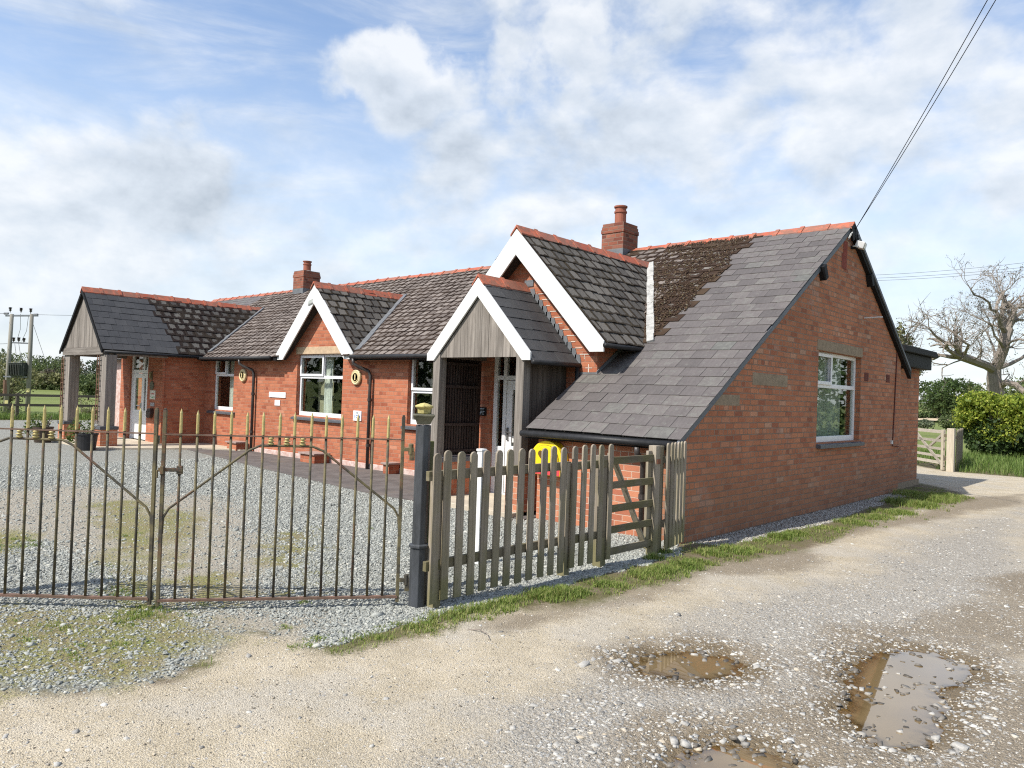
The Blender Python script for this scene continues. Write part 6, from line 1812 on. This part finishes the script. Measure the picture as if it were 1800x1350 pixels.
def build_trees():
    bark = m_simple("grey_bark", (0.22, 0.185, 0.155), 0.95, 0.35, 6.0, 0.6, stretch=(3, 3, 0.6))
    barkd = m_simple("dark_bark", (0.075, 0.06, 0.048), 0.95, 0.35, 6.0, 0.6, stretch=(3, 3, 0.6))
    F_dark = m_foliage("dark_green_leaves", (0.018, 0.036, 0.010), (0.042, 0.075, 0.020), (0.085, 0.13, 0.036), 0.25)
    F_mid = m_foliage("mid_green_leaves", (0.055, 0.08, 0.028), (0.105, 0.14, 0.05), (0.17, 0.205, 0.08), 0.3)
    F_olive = m_foliage("olive_spring_leaves", (0.085, 0.09, 0.04), (0.155, 0.16, 0.065), (0.24, 0.235, 0.105), 0.3)
    F_bright = m_foliage("bright_hedge_leaves", (0.09, 0.145, 0.016), (0.26, 0.33, 0.04), (0.54, 0.54, 0.10), 0.42)
    F_brown = m_foliage("bare_brown_twigs", (0.08, 0.065, 0.045), (0.13, 0.11, 0.075), (0.19, 0.17, 0.11), 0.2)
    F_green = m_foliage("fresh_dark_leaves", (0.028, 0.05, 0.014), (0.058, 0.098, 0.026), (0.11, 0.155, 0.045), 0.3)
    F_hazy = m_foliage("hazed_dark_leaves", (0.04, 0.06, 0.034), (0.075, 0.10, 0.055), (0.12, 0.145, 0.075), 0.3)  # dark greens lightened in place of distance haze
    F_far = m_foliage("hazed_blue_green_leaves", (0.075, 0.10, 0.065), (0.125, 0.15, 0.09), (0.18, 0.20, 0.115), 0.3)  # haze of distance mixed into these leaf greens

    # ---- gnarled bare tree on the right
    D = 45.0
    o = lambda px, py, dd=0.0: at(px, py, D + dd)
    b = o(1754, 742)
    zb = -0.07
    t = thing("bare_tree", "tall gnarled tree with bare branches and sparse buds behind the hedge", "tree", (b[0], b[1], zb))
    mb = MB(); R = random.Random(21); tips = []
    base = b.copy(); base[2] = zb - 0.2
    limb(mb, [base, o(1754, 715), o(1750, 688), o(1747, 664), o(1748, 650)], 0.50, 0.36, 12)
    main = [
        ([(1764, 612, -.5), (1757, 600, -1.4), (1748, 590, -2.0), (1744, 574, -2.3)], 0.10, 0.03),
        ([(1748, 652, 0), (1756, 634, -.3), (1764, 612, -.5), (1767, 592, -.5), (1772, 578, -.4)], 0.31, 0.20),
        ([(1746, 650, 0), (1735, 643, -.8), (1718, 637, -1.6), (1702, 631, -2.2), (1688, 626, -2.4)], 0.26, 0.17),
        ([(1688, 626, -2.4), (1684, 616, -2.6), (1680, 608, -2.4), (1664, 604, -2.8), (1645, 591, -3.2), (1635, 579, -3.4)], 0.15, 0.035),
        ([(1688, 626, -2.4), (1688, 610, -2), (1688, 596, -1.8), (1678, 586, -1.4), (1665, 577, -1)], 0.12, 0.03),
        ([(1694, 628, -2.3), (1699, 615, -2.9), (1703, 606, -3.3), (1692, 600, -3.5)], 0.10, 0.035),
        ([(1768, 585, -.5), (1760, 573, -.9), (1756, 560, -1.2), (1751, 546, -1.3), (1753, 532, -1.0), (1762, 516, -.6)], 0.17, 0.04),
        ([(1751, 546, -1.3), (1742, 545, -1.8), (1739, 532, -2.2), (1728, 524, -2.6), (1712, 518, -3), (1706, 508, -3.2)], 0.09, 0.025),
        ([(1768, 582, -.5), (1758, 576, .4), (1742, 570, 1.2), (1728, 563, 1.8), (1712, 556, 2.2)], 0.10, 0.025),
        ([(1742, 570, 1.2), (1732, 580, 1.5), (1718, 590, 1.8)], 0.05, 0.02),
        ([(1772, 578, -.4), (1778, 570, .2), (1787, 556, .8), (1797, 548, 1.4), (1812, 543, 2)], 0.18, 0.05),
        ([(1777, 572, .2), (1777, 556, .6), (1771, 540, .9), (1764, 528, 1.1), (1757, 518, 1.3)], 0.11, 0.03),
        ([(1771, 540, .9), (1782, 532, 1.3), (1792, 522, 1.6), (1806, 517, 2)], 0.07, 0.02),
        ([(1785, 560, .8), (1798, 563, 1.2), (1812, 558, 1.5)], 0.08, 0.03),
        ([(1752, 648, .3), (1775, 640, 1.2), (1795, 630, 2), (1820, 610, 2.5)], 0.16, 0.05),
        ([(1748, 655, .3), (1750, 635, 1.5), (1747, 612, 2.2), (1740, 596, 2.6)], 0.13, 0.03),
        ([(1754, 684, .2), (1768, 672, -.6), (1785, 676, -1.3), (1802, 690, -1.8)], 0.22, 0.10),
        ([(1765, 610, -.5), (1778, 600, -1.2), (1792, 596, -2), (1806, 600, -2.4)], 0.09, 0.03),
    ]
    for pts, r0, r1 in [(p_, a_ * 0.95, b_ * 1.5) for p_, a_, b_ in main]:
        P = [o(*q) for q in pts]
        limb(mb, P, r0, r1, 8)
        for i in range(1, len(P)):
            for k in range(2 if r1 < 0.06 else 1):
                s = P[i - 1] + (P[i] - P[i - 1]) * R.random()
                d = (P[i] - P[i - 1]) / np.linalg.norm(P[i] - P[i - 1]) * 0.5 + np.array([R.gauss(0, .6), R.gauss(0, .6), R.gauss(0.35, .5)])
                rr = max(0.018, (r0 + (r1 - r0) * i / len(P)) * 0.28)
                twigs(mb, s, d, R.uniform(0.7, 1.35), min(rr, 0.055), 2, R, 0.3, tips)
        for k in range(3):
            d = P[-1] - P[-2]; d = d / np.linalg.norm(d) + np.array([R.gauss(0, .5), R.gauss(0, .5), R.gauss(0.2, .4)])
            twigs(mb, P[-1], d, R.uniform(0.7, 1.3), max(0.018, r1 * 0.7), 2, R, 0.3, tips)
    mb.build("trunk", bark, t, fixn=False)
    T = np.array(tips); T = T[rng.random(len(T)) < 0.6]
    leaves("buds", [((p[0], p[1], p[2]), (0.16, 0.16, 0.14)) for p in T], 2600, 0.065, F_brown, t, shell=0.1)
    # ---- half leafed tree behind the hall
    b = at(1594, 700, 40); t = thing("young_tree", "thin half leafed tree rising behind the back corner of the roof", "tree", (b[0], b[1], -0.07))
    mb = MB(); base = b.copy(); base[2] = -0.2; tips = []
    limb(mb, [base, at(1594, 680, 40), at(1590, 640, 40), at(1584, 600, 40), at(1581, 575, 40)], 0.14, 0.04)
    for q in range(10):
        p = at(1592 - q, 668 - 9 * q, 40); twigs(mb, p, np.array([R.gauss(0, 1), R.gauss(0, 1), 0.9]), R.uniform(1.0, 1.7), 0.035, 2, R, 0.3, tips)
    limb(mb, [at(1592, 660, 40), at(1605, 640, 39.6), at(1616, 615, 39.4), at(1624, 588, 39.2)], 0.04, 0.012, 5)
    limb(mb, [at(1592, 668, 40), at(1610, 655, 40.6), at(1628, 646, 41)], 0.03, 0.01, 5)
    mb.build("trunk", bark, t, fixn=False)
    leaves("crown", [(tuple(at(1580, 592, 40)), (0.55, 0.6, 0.8)), (tuple(at(1592, 604, 40.4)), (0.5, 0.5, 0.4)), (tuple(at(1608, 622, 39.6)), (0.6, 0.5, 0.35)), (tuple(at(1618, 640, 40)), (0.35, .4, .3)), (tuple(at(1605, 650, 40)), (0.6, .5, .5))], 1500, 0.13, F_olive, t, shell=0.2, jag=0.4)

    # ---- bright hedge on the right, each bush a thing
    hb = [(1736, 805, 27.5, 1.75, 2.35, "bright green hedge bush nearest the board fence"), (1776, 806, 26.8, 1.9, 2.25, "bright green hedge bush in the middle of the row below the bare tree"), (1822, 808, 26.4, 2.2, 2.35, "bright green hedge bush cut by the right picture edge")]
    for k, (px, py, D2, w, h, lab) in enumerate(hb):
        p = at(px, py, D2); R2 = random.Random(60 + k)
        t = thing("hedge_bush", lab, "bush", (p[0], p[1], -0.05), "bright hedge by the lane")
        m = MB()
        for q in range(14):
            a = R2.uniform(0, 6.28); m.tube([(p[0] + R2.uniform(-.2, .2), p[1] + R2.uniform(-.2, .2), -0.1), (p[0] + math.cos(a) * w * .28, p[1] + math.sin(a) * w * .28, h * .45), (p[0] + math.cos(a) * w * .42, p[1] + math.sin(a) * w * .42, h * R2.uniform(.6, .95))], [0.03, 0.02, 0.006], 5)
        m.build("stems", barkd, t)
        bl = [((p[0] + R2.uniform(-.36, .36) * w, p[1] + R2.uniform(-.36, .36) * w, h * R2.uniform(0.34, 0.90)), (w * .22 * R2.uniform(.7, 1.3), w * .22, h * .13 * R2.uniform(.7, 1.4))) for q in range(20)]
        bl.append(((p[0], p[1], h * 0.52), (w * .42, w * .42, h * .36)))
        leaves("foliage", bl, 11500, 0.095, F_bright, t, shell=0.5, jag=0.55)
        leaves("shaded_foliage", [((p[0], p[1], h * 0.34), (w * .5, w * .5, h * .34))], 2600, 0.12, F_dark, t, shell=0.5, jag=0.3)  # darker leaf colour paints the shade low inside the bush
    G = "bushes and trees beyond the gate"
    crown_tree("round_tree", "large round dark green tree beyond the pale ploughed strip", 1662, 729, 112, 10.2, 6.8, F_green, barkd, G, 5200, 0.34, 0.02, 31, None, 16)
    crown_tree("field_bush", "dark wide bush in front of the ploughed strip", 1668, 752, 62, 2.6, 1.35, F_mid, barkd, G, 1500, 0.15, 0.0, 32, None, 10, "bush")
    crown_tree("field_bush", "low grey green bush left of the dark wide bush", 1625, 755, 60, 2.0, 0.95, F_far, barkd, G, 900, 0.13, 0.0, 33, None, 8, "bush")
    crown_tree("field_bush", "low bush just behind the field gate post", 1702, 753, 58, 1.8, 1.2, F_mid, barkd, G, 900, 0.14, 0.0, 34, None, 8, "bush")
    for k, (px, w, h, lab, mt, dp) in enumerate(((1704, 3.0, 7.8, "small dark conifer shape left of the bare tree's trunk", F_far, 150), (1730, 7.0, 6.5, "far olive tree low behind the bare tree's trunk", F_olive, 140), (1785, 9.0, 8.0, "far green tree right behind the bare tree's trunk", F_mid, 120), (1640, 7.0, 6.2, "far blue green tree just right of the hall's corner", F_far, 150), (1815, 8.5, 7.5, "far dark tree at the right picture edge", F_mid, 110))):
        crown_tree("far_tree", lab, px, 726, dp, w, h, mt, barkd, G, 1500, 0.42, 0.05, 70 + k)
    # low field hedge
    P = [at(1575, 727, 118), at(1690, 729, 118)]
    bl = []; R3 = random.Random(5)
    for q in range(16):
        p = P[0] + (P[1] - P[0]) * q / 15; bl.append(((p[0], p[1], 0.55), (0.9, 0.7, 0.65 * R3.uniform(.8, 1.2))))
    o_ = leaves("field_hedge", bl, 3200, 0.22, F_dark); tag(o_, "clipped field hedge behind the round dark tree", "hedge")

    # ---- left: treeline across the fields
    G = "trees across the fields on the left"
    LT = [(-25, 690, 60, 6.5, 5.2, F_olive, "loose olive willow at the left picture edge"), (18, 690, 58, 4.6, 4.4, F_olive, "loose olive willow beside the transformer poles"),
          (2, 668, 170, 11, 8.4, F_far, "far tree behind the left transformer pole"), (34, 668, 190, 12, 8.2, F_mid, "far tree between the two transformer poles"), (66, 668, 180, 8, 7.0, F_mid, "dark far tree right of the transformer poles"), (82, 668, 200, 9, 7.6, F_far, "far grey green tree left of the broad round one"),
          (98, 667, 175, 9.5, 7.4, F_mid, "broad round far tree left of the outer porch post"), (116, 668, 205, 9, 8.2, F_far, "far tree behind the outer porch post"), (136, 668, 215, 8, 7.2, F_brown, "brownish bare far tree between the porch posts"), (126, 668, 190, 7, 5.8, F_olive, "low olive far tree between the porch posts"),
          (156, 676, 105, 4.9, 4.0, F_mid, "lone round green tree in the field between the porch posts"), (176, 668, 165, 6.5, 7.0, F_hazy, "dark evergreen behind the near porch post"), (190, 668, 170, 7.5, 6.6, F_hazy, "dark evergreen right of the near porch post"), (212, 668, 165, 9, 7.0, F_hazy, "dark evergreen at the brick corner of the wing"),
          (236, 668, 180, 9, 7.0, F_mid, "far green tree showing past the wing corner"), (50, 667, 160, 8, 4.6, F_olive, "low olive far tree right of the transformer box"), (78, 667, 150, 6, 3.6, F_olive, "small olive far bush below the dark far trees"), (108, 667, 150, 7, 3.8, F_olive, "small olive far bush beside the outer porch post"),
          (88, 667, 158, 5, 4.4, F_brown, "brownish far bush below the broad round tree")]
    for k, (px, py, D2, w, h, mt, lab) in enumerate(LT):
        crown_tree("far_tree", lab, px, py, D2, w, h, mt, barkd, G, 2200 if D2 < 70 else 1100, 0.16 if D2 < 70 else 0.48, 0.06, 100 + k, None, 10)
    crown_tree("young_tree", "thin young tree by the rail fence seen between the porch posts", 145, 735, 38.5, 1.6, 2.3, F_olive, bark, G, 520, 0.075, 0.3, 140, None, 8)
    for k, (px, w, h, lab) in enumerate(((10, 2.0, 1.6, "bramble bush behind the rail fence at the left picture edge"), (60, 1.5, 1.0, "bramble bush behind the rail fence right of the poles"), (102, 1.6, 1.1, "bramble bush behind the rail fence left of the porch"), (168, 1.5, 1.2, "bramble bush behind the rail fence between the porch posts"), (199, 1.5, 1.7, "bramble bush beside the near porch post"))):
        crown_tree("bramble_bush", lab, px, 742, 36.5, w, h, F_olive if k % 2 else F_mid, barkd, "brambles behind the rail fence", 900, 0.085, 0.0, 150 + k, None, 8, "bush", 0.5)
    # hedge line across the far field
    bl = []
    for q in range(40):
        p = at(-60 + q * 8, 667, 150); bl.append(((p[0], p[1], terrain_z(np.array([p[0]]), np.array([p[1]]))[0] + 0.7), (2.2, 1.5, 1.0 * R3.uniform(.7, 1.3))))
    o_ = leaves("field_hedge", bl, 5200, 0.4, F_mid); tag(o_, "long field hedge below the far treeline on the left", "hedge")
    # woodland behind the photographer that the panes and puddles mirror
    bl = []
    for q in range(34):
        a = math.radians(178 + q * 5.2); r = R3.uniform(27, 36)
        x, y = CAM[0] - 3 + math.cos(a) * r, CAM[1] - 1 + math.sin(a) * r
        bl.append(((x, y, R3.uniform(2.0, 3.2)), (3.6, 3.6, 3.4))); bl.append(((x + R3.uniform(-2, 2), y, R3.uniform(3.8, 5.2)), (2.6, 2.6, 2.2)))
    o_ = leaves("woodland", bl, 15000, 0.55, F_dark); tag(o_, kind="stuff")
    bl = []
    for q in range(9):
        x, y = 5.2 + q * 1.5, 20.5 + q * 2.3
        bl.append(((x, y, 2.2), (1.9, 1.7, 2.6))); bl.append(((x + 1.5, y + 1.0, 5.0 + (q % 3)), (2.3, 2.2, 2.6)))
    o_ = leaves("hedgerow", bl, 9000, 0.24, F_dark); tag(o_, kind="stuff")

    # ---- transformer on twin poles
    pw = m_wood("grey_pole_wood", [(0.16, 0.15, 0.125), (0.26, 0.245, 0.21), (0.36, 0.34, 0.295)], "z")
    steel = m_simple("dull_steel", (0.16, 0.17, 0.19), 0.6, 0.2)
    trf = m_simple("transformer_green", (0.055, 0.06, 0.05), 0.5, 0.3)
    D = 55.0
    a0 = at(9, 728, D); a1 = at(21, 552, D); b0 = at(48, 728, D); b1 = at(56, 552, D)
    t = thing("transformer_poles", "twin wooden electricity poles carrying a dark transformer box", "power pole", (float(a0[0] + b0[0]) / 2, float(a0[1] + b0[1]) / 2, -1.2))
    for (p, q) in ((a0, a1), (b0, b1)):
        pp = p.copy(); pp[2] -= 0.6
        m = MB(); m.tube([pp, (p + q) / 2, q], [0.17, 0.15, 0.125], 10); m.build("pole", pw, t, smooth=True)
    ax = (b1 - a1) / np.linalg.norm(b1 - a1); u = np.array((0, 0, 1.0)); f = np.cross(ax, u)
    m = MB(); m.beam(a1 - ax * 0.45 - u * 0.12, b1 + ax * 0.45 - u * 0.12, 0.1, 0.12); m.build("crossarm", steel, t)
    m = MB(); p, q = at(19, 602, D), at(54, 604, D); m.beam(p - ax * .1, q + ax * .1, 0.08, 0.1); m.build("crossarm", steel, t)
    for (px, py) in ((18, 547), (37, 548), (54, 549), (24, 600), (33, 600), (42, 601)):
        p = at(px, py, D); m = MB(); m.lathe(p, [(0.02, -0.1), (0.03, 0.0), (0.11, 0.08), (0.05, 0.10), (0.12, 0.19), (0.06, 0.22), (0.13, 0.27), (0.0, 0.3)], 8); m.build("insulator", m_simple("brown_insulator", (0.04, 0.03, 0.03), 0.3, 0.2), t)
    for (px, py) in ((11, 551), (63, 553)):
        p = at(px, py, D); m = MB(); m.tube([p - ax * .15, p + ax * .15], 0.08, 8); m.build("insulator", steel, t)
    c = at(32, 650, D - 0.3)
    m = MB(); m.obox(c, ax * 0.48, f * 0.35, u * 0.46); m.obox(c + u * 0.48, ax * 0.52, f * 0.38, u * 0.03); tb = m.build("transformer", trf, t, bevel=0.02)
    m = MB()
    for q in range(7): m.obox(c + ax * (-0.36 + q * 0.12) + f * 0.42, ax * 0.015, f * 0.07, u * 0.38)
    for q in range(6): m.obox(c + f * (-0.28 + q * 0.11) + ax * 0.54, ax * 0.06, f * 0.013, u * 0.38)
    m.build("cooling_fins", trf, tb)
    m = MB(); p, q = at(12, 662, D), at(52, 663, D); m.beam(p, q, 0.12, 0.10); m.beam(p + f * 0.35, q + f * 0.35, 0.1, 0.1); m.build("platform", steel, t)
    for (p, q) in (((19, 600), (14, 640)), ((36, 552), (30, 598)), ((50, 556), (38, 600)), ((33, 604), (34, 640)), ((26, 604), (26, 640))):
        p, q = at(*p, D), at(*q, D); m = MB(); m.tube([p, (p + q) / 2 + ax * 0.12 - u * 0.15, q], 0.014, 4); m.build("lead", trf, t)
    m = MB(); p = at(11, 675, D); m.tube([p - u * 0.8, p, p + u * 0.3], 0.2, 8); m.build("guard", m_simple("rusty_guard", (0.13, 0.075, 0.05), 0.9, 0.3), t)
    for px, py in ((49, 686), (11, 707)):
        p = at(px, py, D - 0.2); m = MB(); m.obox(p, ax * 0.12, f * 0.01, u * 0.14); m.build("warning_plate", m_simple("faded_yellow_plate", (0.5, 0.45, 0.2), 0.6, 0.1), t)
    wire = m_simple("line_wire", (0.09, 0.09, 0.10), 0.5, 0.1)

    def line(nm, p, q, sag, lab, grp, r=0.013):
        p, q = np.array(p), np.array(q); n = 18
        m = MB(); m.tube([p + (q - p) * i / n - np.array((0, 0, 4 * sag * (i / n) * (1 - i / n))) for i in range(n + 1)], r, 4)
        tag(m.build(nm, wire), lab, "wire", grp)
    line("power_line", at(63, 553, D), at(640, 520, 52), 0.5, "power line running right from the twin poles", "lines at the twin poles")
    line("power_line", at(11, 551, D), at(-120, 530, 50), 0.2, "upper power line running left from the twin poles", "lines at the twin poles")
    line("power_line", at(13, 604, D), at(-120, 590, 50), 0.2, "lower power line running left from the twin poles", "lines at the twin poles")
    line("stay_wire", at(57, 566, D), at(86, 652, D + 1), 0.0, "sloping stay wire right of the twin poles", "lines at the twin poles")
    for k, (y0, y1, lab) in enumerate(((481, 455, "highest of the three power lines right of the gable"), (485, 464, "middle one of the three power lines right of the gable"), (489, 469, "lowest of the three power lines right of the gable"))):
        line("power_line", at(1380, y0 + 5, 74), at(1900, y1 - 6, 60), 0.5, lab, "power lines right of the gable", 0.014)
    # dry stick on the track
    p = [gz(823, 1110), gz(842, 1114), gz(855, 1119), gz(861, 1128)]
    for i, q in enumerate(p): q[2] = (0.006, 0.02, 0.016, 0.006)[i] + 0.008
    m = MB(); m.tube(p, [0.004, 0.0035, 0.003, 0.002], 6); tag(m.build("stick", bark), "bent grey stick lying on the pale track", "stick")
# ================================================================== sky and light
SUN_TO = np.array([0.20, 0.90, -1.0])       # shadow displacement per metre of height


def build_sky():
    L = SUN_TO / np.linalg.norm(SUN_TO)
    S = -L
    elev = math.asin(S[2]); az = math.atan2(S[0], S[1])     # from +Y, towards +X
    sd = bpy.data.lights.new("sun", "SUN")
    sd.energy = SUN_E; sd.angle = math.radians(0.55); sd.color = (1.0, 0.955, 0.88)
    so = bpy.data.objects.new("sun", sd); COL.objects.link(so)
    so.rotation_euler = Vector(L).to_track_quat("-Z", "Y").to_euler()
    w = bpy.data.worlds.new("World"); SC.world = w
    w.use_nodes = True
    nt = w.node_tree; nt.nodes.clear()
    s = N.__new__(N); s.t = nt; s.m = w
    out = nt.nodes.new("ShaderNodeOutputWorld")
    bg = nt.nodes.new("ShaderNodeBackground")
    sky = nt.nodes.new("ShaderNodeTexSky")
    sky.sky_type = "NISHITA"; sky.sun_disc = False
    sky.sun_elevation = elev; sky.sun_rotation = az
    sky.air_density = 1.0; sky.dust_density = 0.6; sky.ozone_density = 2.0
    d = s.coord("Generated")
    d = s.vmath("NORMALIZE", d)
    xyz = s.n("ShaderNodeSeparateXYZ", None, {0: d}).outputs
    # a fixed horizontal/vertical frame on the sky dome for the wisps
    u = s.vmath("DOT_PRODUCT", d, tuple(RGT)); v = s.vmath("DOT_PRODUCT", d, tuple(UPV))
    uv = s.n("ShaderNodeCombineXYZ", None, {0: u, 1: v, 2: 0.0}).outputs[0]
    n_deck = s.noise(s.vmath("MULTIPLY", d, (1, 1, 1.6)), 5.6, 10.0, 0.56, 0.12)
    n_fine = s.noise(s.vmath("MULTIPLY", d, (1, 1, 1.5)), 12.0, 7.0, 0.52, 0.1)
    n_cum = s.noise(d, 10.0, 10.0, 0.55, 0.0)
    n_wisp = s.noise(s.n("ShaderNodeMapping", None, {0: uv, 2: (0, 0, math.radians(33)), 3: (1.2, 5.0, 1.0)}).outputs[0], 2.6, 9.0, 0.62, 0.5)

    def blob(px, py, rpx, flat=1.0):
        c = ray(px, py); c = c / np.linalg.norm(c)
        w_ = s.vmath("SUBTRACT", d, tuple(c))
        w_ = s.vmath("MULTIPLY", w_, (1, 1, flat))
        return s.step(s.vmath("LENGTH", w_), rpx / FPX, 0.0)

    def total(lst, op="ADD"):
        acc = None
        for (px, py, r, w_, fl) in lst:
            b = s.math("MULTIPLY", blob(px, py, r, fl), w_)
            acc = b if acc is None else s.math(op, acc, b)
        return acc
    cum = total([(592, 128, 110, 0.85, 1.0), (645, 105, 95, 0.85, 1.0), (715, 118, 130, 0.95, 1.0), (800, 128, 165, 0.95, 1.0), (900, 120, 200, 0.85, 1.0), (1010, 100, 240, 0.75, 1.0), (700, 165, 150, 0.8, 1.3)], "MAXIMUM")
    deck = total([(1060, 150, 520, 0.13, 1.0), (1350, 110, 420, 0.09, 1.0), (1690, 130, 460, 0.15, 1.0), (1000, 330, 360, 0.09, 1.2), (1230, 300, 330, 0.10, 1.1), (40, 330, 400, 0.16, 1.0), (330, 320, 280, 0.14, 1.6), (60, 480, 520, 0.13, 1.2), (520, 420, 360, 0.07, 1.2),
                  (330, 90, 360, -0.08, 1.0), (520, 200, 280, -0.10, 1.0), (1250, 95, 120, -0.13, 1.4), (1000, 255, 120, -0.09, 1.0), (1150, 330, 100, -0.10, 1.3), (640, 330, 260, -0.05, 1.3), (1430, 400, 320, -0.05, 1.3)])
    cz = s.math("ADD", s.math("SUBTRACT", cum, 0.45), s.math("ADD", s.math("MULTIPLY", s.math("SUBTRACT", n_cum, 0.5), 1.9), s.math("MULTIPLY", s.math("SUBTRACT", n_fine, 0.5), 1.0)))
    m_cum = s.math("MULTIPLY", s.step(cz, -0.14, 0.34), s.math("MULTIPLY", s.step(cum, 0.05, 0.45), 0.86))
    dz = s.math("ADD", s.math("ADD", s.math("MULTIPLY", n_deck, 0.76), s.math("MULTIPLY", n_fine, 0.36)), deck)
    m_deck = s.math("MULTIPLY", s.step(dz, 0.56, 0.80), 0.86)
    m_wisp = s.math("MULTIPLY", s.step(n_wisp, 0.36, 0.74), 0.72)
    veil = s.step(v, 0.44, -0.02)
    m = s.math("MAXIMUM", s.math("MAXIMUM", m_cum, m_deck), m_wisp)
    m = s.math("SUBTRACT", 1.0, s.math("MULTIPLY", s.math("SUBTRACT", 1.0, m), s.math("SUBTRACT", 1.0, s.math("MULTIPLY", veil, 0.66))))
    # grey bases and soft modelling: the lower side of each mass, seen against a shifted sample of the same field
    shift = s.vmath("ADD", s.vmath("MULTIPLY", d, (1, 1, 1.6)), tuple(float(q) for q in (UPV * 0.035)))
    n_up = s.noise(shift, 5.6, 10.0, 0.56, 0.12)
    gr = s.math("ADD", 0.30, s.math("MULTIPLY", s.math("SUBTRACT", n_up, n_deck), 2.6))
    gr = s.math("ADD", gr, s.math("MULTIPLY", blob(345, 340, 260, 2.2), 0.42))
    gr = s.math("ADD", gr, s.math("MULTIPLY", s.math("ADD", blob(760, 250, 220, 1.3), blob(980, 200, 280, 1.2)), 0.28))
    gr = s.math("ADD", gr, s.math("MULTIPLY", s.math("SUBTRACT", n_fine, 0.5), 0.9))
    gr = s.math("SUBTRACT", gr, s.math("MULTIPLY", m_cum, s.math("MULTIPLY", s.step(v, 0.34, 0.46), 0.42)))
    gr = s.math("MAXIMUM", s.math("MINIMUM", gr, 1.0), 0.0)
    ccol = s.ramp(gr, [(0.0, CLOUD[0]), (0.5, CLOUD[1]), (1.0, CLOUD[2])])
    skyc = s.mix(1.0, sky.outputs[0], (*SKY_TINT, 1.0), "MULTIPLY")
    skyc = s.mix(s.math("MULTIPLY", veil, 0.35), skyc, CLOUD[1])
    ccol = s.mix(s.math("MULTIPLY", s.step(v, 0.25, 0.0), 0.45), ccol, (3.75, 4.25, 4.85))
    col = s.mix(m, skyc, ccol)
    nt.links.new(col, bg.inputs[0]); bg.inputs[1].default_value = SKY_K
    nt.links.new(bg.outputs[0], out.inputs[0])


def settings():
    SC.render.engine = "CYCLES"
    SC.view_settings.view_transform = "Standard"
    SC.view_settings.look = "None"
    SC.view_settings.exposure = EXPOSURE
    SC.view_settings.gamma = 1.0
    SC.cycles.max_bounces = 6
    SC.cycles.transparent_max_bounces = 12
    SC.cycles.diffuse_bounces = 3
    SC.cycles.glossy_bounces = 3
    SC.cycles.caustics_reflective = False
    SC.cycles.caustics_refractive = False
    SC.cycles.use_denoising = False
    SC.cycles.pixel_filter_type = "BLACKMAN_HARRIS"
    SC.cycles.filter_width = 1.15
    SC.cycles.sample_clamp_indirect = 4.0


SUN_E = 3.6
SKY_K = 0.118
EXPOSURE = 0.80
SKY_TINT = (1.22, 1.14, 1.09)
CLOUD = ((4.85, 4.95, 5.05), (3.7, 4.0, 4.35), (2.6, 2.9, 3.25))
make_camera()
settings()
build_sky()
build_ground()
build_field()
build_gravel()
build_grass()
MATS, HALL = build_hall()
build_fittings(MATS)
build_gates()
build_trees()
